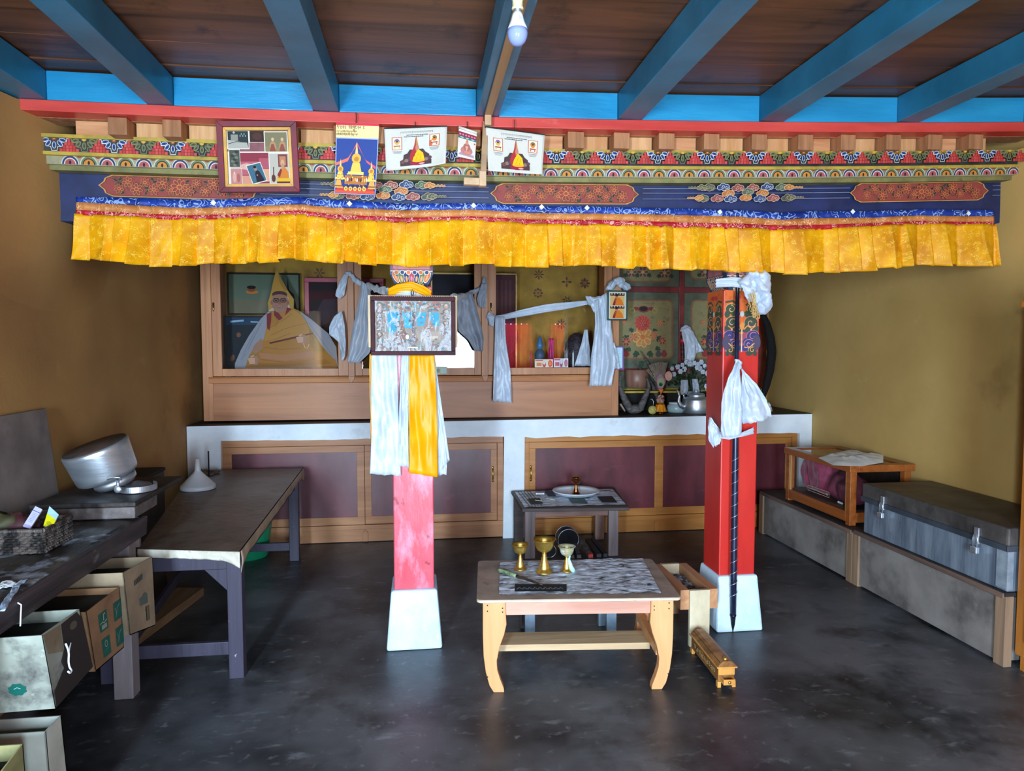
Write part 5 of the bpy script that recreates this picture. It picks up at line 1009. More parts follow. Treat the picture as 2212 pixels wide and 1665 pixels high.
# small saint calendar
c4 = thing('wall_calendar', 'small narrow calendar with a seated orange saint between the white calendars', 'calendar', tuple(PY(1008, 345, 3.2)), group='hanging calendars on the lintel')
q4 = quad([(991, 275), (1030, 288), (1026, 346), (988, 338)], [3.18, 3.17, 3.21, 3.22]); g = paper(c4, q4, lambda u, v: .006*math.sin(v*5), M_PAPER)
A = Art(g, .0014, 14); A.rect(0, .0, 1, .9, '#d8ccbc'); A.rect(0, .72, 1, .87, '#8a2c44'); A.rect(0, .66, 1, .73, '#3c6a68')
for i in range(6): A.ell(.1+.16*i, .79, .06, .03, '#c87c84', 8); 
for i in range(3): A.ell(.2+.3*i, .70, .1, .02, '#a8c8c4', 8)
A.poly([(.05, .1), (.95, .06), (.9, .16), (.15, .2)], '#a88c98'); A.ell(.5, .28, .34, .16, '#b8746c', 16); A.ell(.5, .4, .2, .14, '#a8645c', 14); A.poly([(.42, .44), (.58, .44), (.5, .24)], '#d8a080'); A.ell(.5, .56, .08, .07, '#c88c70', 12); A.poly([(.42, .58), (.58, .58), (.5, .68)], '#c87848'); A.ell(.55, .22, .2, .05, '#c88068', 10); A.rect(.88, .55, .96, .6, '#c83c3c')
A.build('print', PRINT, c4); MB().tube([g(0, .985, .004), g(.5, .985, .004), g(1, .985, .004)], .006, 8).build('rolled_rod', M_PAPER, c4, smooth=True); hang(c4, 1009, 262, 281, 3.175)
# ================================================================ RIGHT SIDE: BENCHES, CASE, TRUNK, WARDROBE
XB = 2.69
M_BENCH = mat('dusty_grey_plywood', '#8c8680', '#66605c', .75, size=3, spots=[('#4a4440', 3, .5, .72, ONE), ('#a49c92', 9, .64, .82, ONE)], bump=.15)
M_BPOST = wood('worn_bench_post', '#a08468', '#7c6450', 'z', .65, 8)
M_DTOP = mat('dark_bench_top', '#3c3836', '#242020', .6, size=8)
def bench(lab, x, y0, y1, h, px):
    t = thing('low_bench', lab, 'bench', (x+.24, (y0+y1)/2, 0), group='low bench boxes along the right wall')
    MB().box(x, x+.018, y0+.06, y1-.04, .012, h-.02).build('front_board', M_BENCH, t)
    MB().box(x, XR-.01, y0+.06-.02, y0+.06, .012, h-.02).build('end_board', M_BENCH, t)
    for a in (y0, y1-.04): MB().box(x-.012, x+.03, a, a+.062, 0, h).build('post', M_BPOST, t, bevel=.003)
    m = MB(); m.box(x-.014, XR-.005, y0+.003, y1, h, h+.016); m.build('top', M_DTOP, t)
    m = MB(); m.box(x-.02, x+.0, y0+.01, y1, h-.012, h+.014); m.build('edge_strip', wood('edge_strip_wood', '#7c6456', '#584640', 'y', .6, 8), t, bevel=.003)
    return t
b0 = PZ(1643, 1150); b1 = PZ(1840, 1262); b2 = PZ(2185, 1432)
bench('pale dusty bench box under the glass display case', XB, 3.985, 5.18, .325, 0)
bench('darker bench box under the metal trunk', XB, 2.83, 3.965, .335, 0)
# metal trunk
tr = thing('metal_trunk', 'large scratched grey-blue metal trunk with two padlocks on the nearer bench', 'trunk', (2.9, 3.4, .351))
M_TIN = mat('painted_tin', '#94a2b0', '#647282', .45, .35, scale=(1, 3, .35), size=6, spots=[('#3c444e', 7, .58, .72, (1, 2, .4)), ('#98a4ae', 11, .64, .8, (1, 2, .4))], bump=.15, rvar=.12)
M_TIND = mat('grimy_tin_lid', '#5c5854', '#3a3634', .5, .2, size=6, spots=[('#8c9094', 9, .66, .82, (1, 1, 3)), ('#2a2624', 4, .55, .75, ONE)], bump=.2)
TY0, TY1, TZ = 2.845, 3.905, .3515; zl = .565
MB().box(XB+.005, 3.15, TY0, TY1, TZ, zl).build('body', M_TIN, tr, bevel=.006)
MB().box(XB-.008, 3.155, TY0-.008, TY1+.008, zl-.0, .655).build('lid', M_TIND, tr, bevel=.01)
m = MB(); m.box(XB-.014, XB-.004, TY0-.01, TY1+.01, zl-.02, zl+.008); m.box(XB-.014, 3.15, TY0-.014, TY0-.004, zl-.02, zl+.008); m.build('lid_rim', mat('dark_rim', '#4c5560', '#384048', .5, .3), tr, bevel=.002)
m = MB(); m.box(XB-.002, XB+.03, TY0-.004, TY0+.004, TZ+.01, zl-.02); m.box(XB-.001, XB+.006, TY0-.003, TY0+.06, TZ+.012, zl-.022); m.build('corner_plate', mat('pale_corner_tin', '#a8b6c0', '#8c9aa6', .4, .3, size=20), tr)
for px, py in ((1901, 1078), (2104, 1140)):
    p = PX(px, py, XB-.03); hs = MB(); hs.box(XB-.018, XB-.008, p.y-.014, p.y+.014, zl-.03, zl+.05); h_ = hs.build('hasp', M_STEEL, tr, bevel=.002)
    pl = thing('padlock', 'small steel padlock on the %s hasp of the metal trunk' % ('farther' if px < 2000 else 'nearer'), 'padlock', (XB-.03, p.y, zl-.07), group='padlocks on the metal trunk')
    MB().tube([(XB-.022, p.y-.012, zl-.045), (XB-.022, p.y-.014, zl-.005), (XB-.022, p.y-.008, zl+.012), (XB-.022, p.y+.008, zl+.012), (XB-.022, p.y+.014, zl-.005), (XB-.022, p.y+.012, zl-.045)], .0035, 8).build('shackle', M_STEEL, pl, smooth=True)
    MB().box(XB-.034, XB-.012, p.y-.021, p.y+.021, zl-.078, zl-.043).build('lock_body', M_STEEL, pl, bevel=.005)
# glass display case
gc = thing('glass_case', 'varnished wooden glass-topped display case holding maroon cloth on the farther bench', 'display case', (2.92, 4.45, .343))
M_VARN = wood('orange_varnish', '#a8602c', '#84431c', 'y', .3, 8)
cx0, cx1, cy0, cy1, cz0, cz1 = 2.71, 3.13, 4.07, 4.86, .3425, .735
m = MB(); w_ = .045
for x in (cx0, cx1-w_):
    for y in (cy0, cy1-w_): m.box(x, x+w_, y, y+w_, cz0+.001, cz1-.045)
for x in (cx0, cx1-w_): m.box(x, x+w_, cy0+w_, cy1-w_, cz0+.02, cz0+.085)
for y in (cy0, cy1-w_): m.box(cx0+w_, cx1-w_, y, y+w_, cz0+.02, cz0+.085)
m.build('body_frame', M_VARN, gc, bevel=.003)
m = MB(); m.box(cx0-.012, cx0+.05, cy0-.012, cy1+.012, cz1-.045, cz1); m.box(cx1-.05, cx1+.02, cy0-.012, cy1+.012, cz1-.045, cz1); m.box(cx0+.05, cx1-.05, cy0-.012, cy0+.05, cz1-.045, cz1); m.box(cx0+.05, cx1-.05, cy1-.05, cy1+.012, cz1-.045, cz1)
m.build('top_frame', M_VARN, gc, bevel=.003)
MB().box(cx0+.045, cx1-.045, cy0+.045, cy1-.045, cz1-.012, cz1-.007).build('top_glass', M_GLASS, gc)
MB().box(cx0+.014, cx0+.018, cy0+w_, cy1-w_, cz0+.085, cz1-.045).build('front_glass', M_GLASS, gc)
m = MB()
for y in (cy0+w_, cy1-w_-.012): m.box(cx0+.004, cx0+.014, y, y+.012, cz0+.085, cz1-.046)
m.build('glazing_bead', wood('pale_bead', '#c89a60', '#a87c48', 'z', .4, 8), gc)
MB().box(cx0+.03, cx1-.03, cy0+.03, cy1-.03, cz0+.085, cz0+.095).build('case_floor', M_DARKW, gc)
MB().box(cx1-.03, cx1-.02, cy0+.03, cy1-.03, cz0+.095, cz1-.046).build('case_back', M_DARKW, gc)
rr = random.Random(8)
M_MCL = mat('maroon_folded_cloth', '#9c3054', '#6a1c38', .7, size=10, bump=.4, sheen=.3); M_MCL2 = mat('dark_maroon_folded_cloth', '#6a2438', '#481828', .7, size=10, bump=.4)
for i, (ya, yb, za, zb, rx, m_, lab) in enumerate(((4.44, 4.80, .10, .36, .10, M_MCL, 'pink maroon folded cloth in the farther half of the display case'), (4.14, 4.42, .10, .29, .10, M_MCL2, 'dark maroon folded cloth in the nearer half of the display case'))):
    def fn(u, v, i=i, ya=ya, yb=yb, za=za, zb=zb, rx=rx):
        a = u*2*math.pi; e = (1-(2*v-1)**6)**.5 if 0 < v < 1 else .02; p = Vector((2.845+rx*math.cos(a)*e, ya+(yb-ya)*v, cz0+za+(zb-za)*.5*(1+math.sin(a)*e))); N_ = mnoise.noise
        k = 1+.45*N_(Vector((p.x*16, p.y*9, i+a*.4)))+.2*N_(Vector((p.x*40, p.y*22, a))); p.x = 2.845+(p.x-2.845)*k; p.z = max(cz0+.097, cz0+za+(p.z-cz0-za)*(.65+.5*k*.7)); return p
    mm = MB(); mm.grid(40, 40, fn); o = mm.build('folded_cloth', m_, smooth=True); tag(o, lab, 'cloth', 'cloths inside the display case'); rebase(o, (2.845, (ya+yb)/2, cz0+.096))
A = Art(lambda u, v, h: Vector((2.736-h, 4.60-u, cz0+.125+v)))
for dz in (0, .035): A.line([(0, dz), (.26, dz-.0)], .004, '#c8a890')
A.line([(0, 0), (0, .035)], .004, '#c8a890'); A.line([(.26, 0), (.26, .035)], .004, '#c8a890'); A.line([(.03, .017), (.11, .017)], .004, '#c8a890'); A.line([(.13, .017), (.2, .017)], .004, '#c8a890'); A.ell(.235, .017, .012, .009, '#c8a890', 10)
o = A.build('patterned_strip', PRINT); tag(rebase(o, (2.736, 4.45, cz0+.12)), 'cream line patterned strip leaning inside the display case', 'ribbon')
m = MB(); 
for i in range(9): m.sphere((2.77+rr.uniform(0, .03), 4.14+rr.uniform(0, .16), cz0+.104), .008, 8)
tag(rebase(m.build('small_pebbles', M_PLAST, smooth=True), (2.78, 4.2, cz0+.1)), 'handful of tiny pale trinkets near the front post in the display case', 'trinkets', kind='stuff')
# folded white scarf on the case
q_ = [(1768, 990), (1800, 1006), (1860, 1008), (1908, 1000), (1908, 982), (1880, 984), (1840, 974), (1820, 976), (1790, 984)]
P = [PZ(x, y, cz1) for x, y in q_]; cen = sum(P, Vector())/len(P)
def fn(u, v):
    a = u*len(P); k = int(a) % len(P); e = P[k].lerp(P[(k+1) % len(P)], a-int(a)); p = cen.lerp(e, v); N_ = mnoise.noise
    p.z = cz1+.003+(1-v**4)*(.016+.022*abs(N_(Vector((p.x*14, p.y*9, 2))))+.014*abs(N_(Vector((p.x*30, p.y*22, 5))))); return p
m = MB(); m.grid(72, 14, fn); tag(rebase(m.build('folded_scarf', mat('ivory_satin', '#e2e0dc', '#c8c6c4', .4, size=9, bump=.3, bsize=26, sheen=.3), smooth=True), tuple(cen)), 'crumpled ivory white scarf lying on the glass display case', 'scarf')
# wardrobe
wd = thing('wardrobe', 'tall orange-brown varnished wooden wardrobe at the right edge', 'wardrobe', (2.97, 2.4, 0))
WX, WY0, WY1, WZ = 2.722, 1.75, 2.82, 1.70
M_WARD = wood('golden_varnish', '#c07a30', '#9c5c1e', 'z', .25, 6, spec=.6)
MB().box(WX+.02, 3.15, WY0, WY1, .07, WZ-.03).build('carcass', wood('dark_side_wood', '#6b4224', '#4c2c18', 'z', .45, 6), wd)
m = MB(); m.box(WX, WX+.02, WY1-.055, WY1, .07, WZ-.03); m.box(WX, WX+.02, WY0, WY0+.05, .07, WZ-.03); m.box(WX, WX+.02, WY0+.05, WY1-.055, .07, .14); m.box(WX, WX+.02, WY0+.05, WY1-.055, WZ-.10, WZ-.03); m.build('front_frame', M_WARD, wd, bevel=.004)
MB().box(WX-.03, 3.16, WY0-.02, WY1+.02, WZ-.03, WZ).build('cornice', M_WARD, wd, bevel=.008)
for i, (a, b) in enumerate(((WY0+.055, (WY0+WY1)/2-.003), ((WY0+WY1)/2+.003, WY1-.06))):
    d = MB().box(WX-.012, WX+.01, a, b, .145, WZ-.105).build('door', M_WARD, wd, bevel=.004)
    MB().box(WX-.02, WX-.012, a+.07, b-.07, .24, WZ-.2).build('raised_panel', M_WARD, d, bevel=.006)
    MB().sphere((WX-.025, (b-.03) if i == 0 else a+.03, .9), .014, 12).build('knob', M_BRASS, d, smooth=True)
for y in (WY0+.02, WY1-.07): MB().box(WX+.01, WX+.06, y, y+.05, 0, .07).build('foot', M_WARD, wd, bevel=.004)
for y in (WY0+.02, WY1-.07): MB().box(3.08, 3.13, y, y+.05, 0, .07).build('foot', M_WARD, wd, bevel=.004)
# ================================================================ MIDDLE: TABLES AND THINGS ON THEM
def newsprint(name, base='#c8d0de', dark='#23252b', hilite='#dfe8f6', sz=13):
    return mat(name, base, dark, .45, size=sz, lo=.48, hi=.64, scale=(1, 2.2, 1), spots=[(hilite, sz*1.7, .52, .66, (1, 2.6, 1)), ('#3c2a28', sz*.4, .66, .8, ONE)], bump=.8, bsize=sz*1.6, detail=6)  # palest spots put bluish highlights into the sheet's colour
M_PLY = mat('stained_plywood_top', '#a89484', '#86746a', .55, size=7, spots=[('#5c443c', 11, .62, .74, ONE), ('#c4b4a0', 8, .66, .85, ONE)])
HT = .42
ft = thing('offering_table', 'pale pine low table with curved legs and a newspaper-covered top in the foreground', 'table', (.68, 3.08, 0))
c_ = [PZ(x, y, HT) for x, y in ((1030, 1296), (1472, 1290), (1425, 1206), (1040, 1212))]
ux = (c_[1]-c_[0]).normalized(); uy = Vector((-ux.y, ux.x, 0)); W_ = (c_[1]-c_[0]).length; D_ = .54
TF = Matrix.Translation((c_[0].x, c_[0].y, 0)) @ Matrix((ux, uy, Vector((0, 0, 1)))).transposed().to_4x4()
m = MB(); r_ = .022; pl = []
for cx, cy, a0 in ((W_-r_, r_, -90), (W_-r_, D_-r_, 0), (r_, D_-r_, 90), (r_, r_, 180)):
    for k in range(5): a = R(a0+90*k/4); pl.append((cx+r_*math.cos(a), cy+r_*math.sin(a)))
m.prism(pl, HT-.014, HT, 'xy', TF); m.build('tabletop', M_PLY, ft)
m = MB(); m.prism(pl, HT-.0115, HT-.0035, 'xy', TF @ Matrix.Translation((W_/2, D_/2, 0)) @ Matrix.Diagonal((1.002, 1.003, 1, 1)) @ Matrix.Translation((-W_/2, -D_/2, 0))); m.build('ply_edge', mat('pale_ply_edge', '#dcd0a8', '#c0b48c', .5, size=30, scale=(1, 1, 4)), ft)
M_LEG = wood('fresh_pine', '#e0a470', '#cc8e58', 'z', .45, 6)
def leg_poly(s, x0):
    P = [(0, .40), (.098, .40), (.098, .36), (.102, .30), (.092, .255), (.072, .20), (.060, .14), (.062, .10), (.074, .06), (.090, .018), (.092, 0), (.046, 0), (.028, .03), (.012, .09), (.003, .16), (0, .25)]
    return [(x0+s*x, z) for x, z in P]
for y in (.03, D_-.075):
    for s, x0 in ((1, .025), (-1, W_-.025)):
        P = leg_poly(s, x0); m = MB(); m.prism(P, y, y+.04, 'xz', TF); m.build('leg', M_LEG, ft, bevel=.003)
M_APR = wood('pinkish_apron', '#d6a890', '#b98470', 'x', .55, 7)
for y in (.045, D_-.075): MB().box(.115, W_-.115, y, y+.022, .335, .4055, TF).build('apron', M_APR, ft, bevel=.002)
for x in (.05, W_-.075): MB().box(x, x+.022, .07, D_-.075, .335, .4055, TF).build('side_apron', M_LEG, ft, bevel=.002)
MB().box(.085, W_-.085, .20, .34, .105, .135, TF).build('stretcher_board', wood('stretcher_pine', '#cdb088', '#a88c68', 'x', .5, 7), ft, bevel=.002)
for x in (.06, W_-.09): MB().box(x, x+.03, .0705, D_-.0755, .135, .175, TF).build('side_stretcher', M_LEG, ft, bevel=.002)
for s, x0 in ((1, .025), (-1, W_-.025)):
    for dx, z in ((.02, .385), (.02, .36), (.085, .372), (.085, .355), (.02, .07)): MB().lathe([(.003, 0), (.003, .0015)], TF @ Matrix.Translation((x0+s*dx, .03, z)) @ Matrix.Rotation(R(90), 4, 'X'), 8).build('nail', M_BLACK, ft)
# newspaper on it
def sheet(name, lab, px, z, m_, amp=.007, n=70, fn2=None):
    P = [PZ(x, y, z) for x, y in px]; N_ = mnoise.noise
    def fn(u, v):
        p = P[0].lerp(P[1], u).lerp(P[3].lerp(P[2], u), v); e = .004*N_(Vector((u*9, v*9, 1))); p.x += e; p.y += e
        p.z = z+.0018+amp*(abs(N_(Vector((p.x*16, p.y*16, 0))))+.6*abs(N_(Vector((p.x*38, p.y*38, 3))))); return p
    m = MB(); m.grid(n, n, fn); return m
np_ = thing('newspaper', 'crinkled dark printed newspaper sheet covering the front table', 'newspaper', tuple((PZ(1250, 1250, HT))))
sheet('', '', [(1078, 1286), (1428, 1282), (1388, 1207), (1080, 1215)], HT, newsprint('newsprint')).build('sheet', bpy.data.materials['newsprint'], np_, smooth=True)
A = Art(lambda u, v, h: PZ(1112+112*u, 1282-16*v, HT)+Vector((0, 0, .009+h))); A.rect(0, 0, 1, 1, '#20242a')
for i in range(9): A.line([(.04+.1*i, .3), (.1+.1*i, .62), (.12+.1*i, .35)], .04, '#6c7480')
A.build('dark_advert', PRINT, np_)
# butter lamps
def lamp(t, x, y, z, k, m_, mh=None):
    T = Matrix.Translation((x, y, z)) @ Matrix.Scale(k, 4)
    MB().lathe([(.040, 0), (.040, .003), (.036, .008), (.027, .016), (.024, .022), (.025, .028), (.021, .034), (.022, .040), (.016, .048), (.017, .054), (.013, .060), (.0145, .066), (.010, .074), (.011, .08), (.0085, .09)], T, 32).build('stem', m_, t, smooth=True)
    MB().lathe([(.0085, .09), (.018, .096), (.031, .104), (.039, .116), (.043, .132), (.045, .142), (.052, .152), (.055, .154), (.0535, .1555), (.044, .145), (.041, .132), (.036, .118), (.026, .108), (.001, .102)], T, 36, cap=False).build('cup', mh or m_, t, smooth=True)
    MB().lathe([(.0385, .124), (.001, .125)], T, 24, cap=False).build('residue', mat('lamp_residue_%d' % len(bpy.data.materials), '#3a2414', '#20140c', .3), t)
p = PZ(1178, 1240, HT+.004); g0 = thing('butter_lamp', 'tallest brass butter lamp goblet in the middle of the three', 'goblet', (p.x, p.y+.03, HT+.004), 'brass butter lamps on the front table'); lamp(g0, p.x, p.y+.03, HT+.004, 1.04, M_BRASS)
p = PZ(1125, 1232, HT+.004); g1 = thing('butter_lamp', 'small brass butter lamp goblet left of the tallest one', 'goblet', (p.x, p.y+.02, HT+.004), 'brass butter lamps on the front table'); lamp(g1, p.x, p.y+.02, HT+.004, .80, M_BRASS)
p = PZ(1226, 1236, HT+.004); g2 = thing('butter_lamp', 'brass butter lamp with white wax drips at the right of the three', 'goblet', (p.x, p.y+.02, HT+.004), 'brass butter lamps on the front table'); lamp(g2, p.x, p.y+.02, HT+.004, .78, M_BRASS, mat('waxed_brass', '#c8c49a', '#a8a06c', .35, .4, size=22, spots=[('#dfe8e0', 20, .5, .6, ONE)]))
T = Matrix.Translation((p.x, p.y+.02, HT+.004)) @ Matrix.Scale(.78, 4)
m = MB(); m.tube([T @ Vector(q) for q in ((.018, -.008, .098), (.012, -.009, .075), (.018, -.012, .05), (.022, -.014, .03), (.032, -.02, .012), (.042, -.022, .001))], [.004, .006, .010, .012, .013, .008], 8)
m.build('wax_drip', mat('bluish_wax', '#c4ecec', '#a8dcdc', .35, trans=.1), g2, smooth=True)
# brush / knife lying at the left
kn = thing('lamp_brush', 'dirty stick brush with a greenish wrapped handle on the front table', 'brush', tuple(PZ(1120, 1245, HT+.01)))
a, b, c = PZ(1076, 1230, HT+.016), PZ(1116, 1244, HT+.016), PZ(1172, 1263, HT+.012)
MB().tube(resample([a, b], 8), [.007, .009, .010, .009, .010, .010, .009, .009, .008], 10).build('handle', mat('green_wrap', '#8ca87c', '#4c5c44', .4, size=40), kn, smooth=True)
MB().tube(resample([b, c], 8), [.008, .007, .006, .006, .006, .005, .005, .004, .003], 8).build('shaft', M_DARKW, kn, smooth=True)
# ---------------------------------------------------------------- rear small table
HS = .385; c_ = [PZ(x, y, HS) for x, y in ((1128, 1099), (1360, 1096), (1328, 1053), (1104, 1060))]
st = thing('small_table', 'weathered small wooden table with a newspaper top in front of the base cupboards', 'table', (1.0, 4.9, 0))
def slab(P, z0, z1): m = MB(); m.hexa([Vector((p.x, p.y, z0)) for p in P]+[Vector((p.x, p.y, z1)) for p in P]); return m
M_DT = wood('dark_table_top', '#4a3c38', '#2c2422', 'x', .55, 8)
slab(c_, HS-.022, HS).build('tabletop', M_DT, st, bevel=.003)
FL, FR = PZ(1145, 1207), PZ(1325, 1201)
lw = .036
for (x, y), m_ in (((FL.x, FL.y), M_GREYW), ((FR.x, FR.y), M_GREYW), ((FR.x+.01, FR.y+.42), wood('pinkish_leg', '#9a7c70', '#74584f', 'z', .6, 8)), ((FL.x-.02, FL.y+.42), M_DT)): MB().box(x-lw, x+lw, y, y+.05, 0, HS-.022).build('leg', m_, st, bevel=.004)
MB().box(FL.x+lw, FR.x-lw, FL.y+.008, FL.y+.028, HS-.095, HS-.0225).build('apron', wood('red_brown_apron', '#8c6c62', '#644840', 'x', .6, 7), st, bevel=.003)
MB().box(FL.x-.03, FL.x-.01, FL.y+.05, FL.y+.42, HS-.09, HS-.0225).build('side_apron', M_DT, st); MB().box(FR.x+.0, FR.x+.02, FR.y+.05, FR.y+.42, HS-.09, HS-.0225).build('side_apron', M_DT, st)
nw = thing('newspaper', 'folded patterned newspaper covering the small rear table', 'newspaper', tuple(PZ(1230, 1075, HS)))
sheet('', '', [(1133, 1096), (1352, 1090), (1322, 1056), (1112, 1063)], HS, newsprint('newsprint_rear', '#d0d8e6', '#3a3c42', '#eef4fc', 10), .003).build('sheet', bpy.data.materials['newsprint_rear'], nw, smooth=True)
A = Art(lambda u, v, h: PZ(1133+219*u+(-21-9*u)*v, 1096-6*u-(33-(-1)*u)*v, HS)+Vector((0, 0, .0075+h)))
for u0, v0, u1, v1, c in ((.78, .1, .93, .5, '#24262c'), (.48, .1, .64, .42, '#54625c'), (.08, .15, .2, .5, '#3c3a34'), (.3, .6, .38, .95, '#4c525c')): A.rect(u0, v0, u1, v1, c)
for i in range(5): A.line([(.05+.03*i, 0), (.03+.03*i, 1)], .006, '#2c2e34'); A.line([(.44+.02*i+(.24 if i > 2 else 0), .02), (.42+.02*i+(.24 if i > 2 else 0), .6)], .005, '#dfe4ec')
A.line([(.02, .78), (.5, .8)], .02, '#2c2e34'); A.build('print_blocks', PRINT, nw)
p = PZ(1235, 1060, HS+.008); T = Matrix.Translation((p.x, 4.98, HS+.009))
pt = MB().lathe([(.001, 0), (.10, 0), (.135, .008), (.168, .030), (.174, .034), (.172, .037), (.150, .024), (.12, .012), (.001, .008)], T, 56, cap=False).build('enamel_plate', mat('bluewhite_enamel', '#f4faff', '#e2f0fc', .22, size=4, spots=[('#7a4038', 9, .68, .76, ONE)]), smooth=True)
tag(rebase(pt, tuple(T.translation)), 'wide white enamel plate on the small rear table', 'plate')
g3 = thing('butter_lamp', 'coppery butter lamp goblet standing in the white plate', 'goblet', (p.x, 4.98, HS+.018)); lamp(g3, p.x, 4.98, HS+.0175, .79, M_BRASSD)
a = PZ(1157, 1068, HS+.008); T = Matrix.Translation((a.x, a.y, HS+.008)) @ Matrix.Rotation(R(-6), 4, 'Z')
mb_ = thing('matchbox', 'small white matchbox left of the enamel plate', 'matchbox', tuple(a)); MB().box(0, .066, 0, .035, 0, .014, T).build('sleeve', mat('matchbox_card', '#6c4c48', '#8a7470', .6, size=30), mb_); MB().box(.002, .064, -.0015, .001, .002, .0125, T).build('striker_side', M_WHITE, mb_); MB().box(.008, .058, -.0022, -.0012, .005, .009, T).build('striker_strip', mat('striker', '#8a97a8', '#7c8a9c', .7), mb_)
for i, (x0, y0, x1, y1, lab) in enumerate(((1156, 1080, 1171, 1082, 'spent match in front of the matchbox'), (1181, 1077, 1185, 1074, 'short match stub beside the plate'), (1189, 1078, 1199, 1080, 'thicker match near the plate edge'))):
    m = MB(); m.tube([PZ(x0, y0, HS+.012), PZ(x1, y1, HS+.012)], .0022, 6); o = m.build('matchstick', mat('match_%d' % i, '#e8f0d8', '#d0dcc0', .6)); tag(rebase(o, tuple(PZ(x0, y0, HS+.011))), lab, 'match', 'matches on the small rear table')
# things under the small rear table
dk_ = thing('round_tin', 'black round tins lying under the small rear table', 'tin', tuple(PZ(1180, 1215)))
for nm, px, py, rd_, Y, tlt in (('large_tin', 1222, 1185, .075, 5.02, 50), ('small_tin', 1182, 1205, .045, 4.86, 20)):
    p = PY(px, py, Y); T = Matrix.Translation(p) @ Matrix.Rotation(R(tlt), 4, 'Y') @ Matrix.Rotation(R(90), 4, 'X')
    if p.z-rd_ < 0: T = Matrix.Translation((0, 0, rd_*1.0-p.z)) @ T
    MB().lathe([(rd_, 0), (rd_*1.04, .004), (rd_*1.04, .008), (rd_, .012), (rd_, .09), (rd_*1.02, .094)], T, 30).build(nm, mat('black_tin_%s' % nm, '#23252c', '#14161c', .3, .4, size=10), dk_)
    MB().tube([T @ Vector((rd_*1.03*math.cos(R(a)), rd_*1.03*math.sin(R(a)), .095)) for a in range(0, 361, 12)], .0022, 6).build('rim_'+nm.split('_')[0], M_STEEL, dk_, smooth=True)
    MB().tube([T @ Vector((rd_*1.05*math.cos(R(a)), rd_*1.05*math.sin(R(a)), .006)) for a in range(0, 361, 12)], .0016, 6).build('rim_'+nm.split('_')[0], M_STEEL, dk_, smooth=True)
for i, (px0, py0, px1, py1, wd_, col, lab) in enumerate(((1236, 1208, 1247, 1178, .030, '#6c6468', 'greyish'), (1251, 1208, 1258, 1186, .030, '#7c8088', 'pale grey'), (1276, 1206, 1270, 1170, .032, '#8c8c94', 'white-topped'), (1294, 1206, 1290, 1176, .034, '#3c3a40', 'dark'), (1308, 1208, 1302, 1186, .03, '#26262c', 'black'))):
    a, b = PY(px0, py0, 4.72), PY(px1, py1, 5.02); a.z = .012; m = MB(); d = (b-a); d.x = (px1-px0)*.0006*5; b = a+Vector((d.x, .30, max(.03, b.z-a.z+.02)))
    sx = Vector((wd_/2, 0, 0)); un = Vector((0, 0, .012)); m.hexa([a-sx-un, a+sx-un, b+sx-un, b-sx-un, a-sx+un, a+sx+un, b+sx+un, b-sx+un])
    ik = thing('incense_box', '%s long flat incense box leaning under the small rear table' % lab, 'box', tuple(a-un), group='incense boxes under the small rear table')
    m.build('sleeve', mat('incense_card_%d' % i, col, '#2c2a30', .5, size=24, scale=(1, 3, 1)), ik, bevel=.001)
    if i == 2: m = MB(); a2 = a-Vector((0, .001, 0)); m.hexa([a2-sx*1.03-un*1.05, a2+sx*1.03-un*1.05, a2+sx*1.03-un+Vector((0, .03, 0)), a2-sx*1.03-un+Vector((0, .03, 0)), a2-sx*1.03+un*1.05, a2+sx*1.03+un*1.05, a2+sx*1.03+un*1.1+Vector((0, .03, .004)), a2-sx*1.03+un*1.1+Vector((0, .03, .004))]); m.build('red_end', M_RED, ik)
# low grey bench behind the front table
lb = thing('low_stool', 'low blue-grey stool behind the front table, only its two legs showing', 'stool', (.76, 3.45, 0))
a, b = PZ(1145, 1385), PZ(1321, 1379)
for q in (a, b):
    for dy in (0, .16): MB().box(q.x-.026, q.x+.026, q.y+dy, q.y+dy+.03, 0, .24).build('leg', mat('bluegrey_leg_%d' % len(bpy.data.materials), '#7c90a0', '#5c6c7c', .6, size=9), lb, bevel=.003)
MB().box(a.x-.05, b.x+.05, a.y-.01, a.y+.21, .24, .265).build('seat', M_GREYW, lb, bevel=.004)
# ---------------------------------------------------------------- ash trough
at_ = thing('ash_trough', 'rough wooden trough full of grey ash on plank legs beside the front table', 'trough', (1.36, 3.45, 0))
ax0, ax1, ay0, ay1, az0, az1 = 1.268, 1.462, 3.245, 3.66, .185, .285
MB().box(ax0, ax0+.045, ay0, ay1, az0, az1).build('side_board', wood('trough_side_pine', '#d09c70', '#a8765074'[:7], 'y', .55, 8), at_, bevel=.002)
MB().box(ax1-.045, ax1, ay0, ay1, az0, az1).build('side_board', bpy.data.materials['trough_side_pine'], at_, bevel=.002)
M_TP = mat('knotty_pale_plank', '#d4c8a8', '#b8a888', .6, size=8, scale=(1, 1, .5), spots=[('#8c7c58', 9, .62, .75, (1, 1, .5))], bump=.1)
for y in (ay0-.012, ay1-.01): MB().box(ax0+.045, ax1-.045, y, y+.022, 0, az1).build('plank_leg', M_TP, at_, bevel=.002)
MB().box(ax0+.045, ax1-.045, ay0+.01, ay1-.01, az0, az0+.02).build('bottom', M_DARKW, at_)
N_ = mnoise.noise; m = MB(); m.grid(16, 30, lambda u, v: Vector((ax0+.046+.102*u, ay0+.011+(ay1-ay0-.022)*v, az0+.05+.022*N_(Vector((u*3, v*7, 0)))+.012*N_(Vector((u*9, v*24, 3))))))
o = m.build('incense_ash', mat('grey_ash', '#b4b6bc', '#4c4644', .95, size=30, lo=.4, hi=.6, bump=1, bsize=60), smooth=True); tag(rebase(o, (1.36, 3.45, az0+.03)), 'lumpy grey ash heaped in the wooden trough', 'ash', kind='stuff')
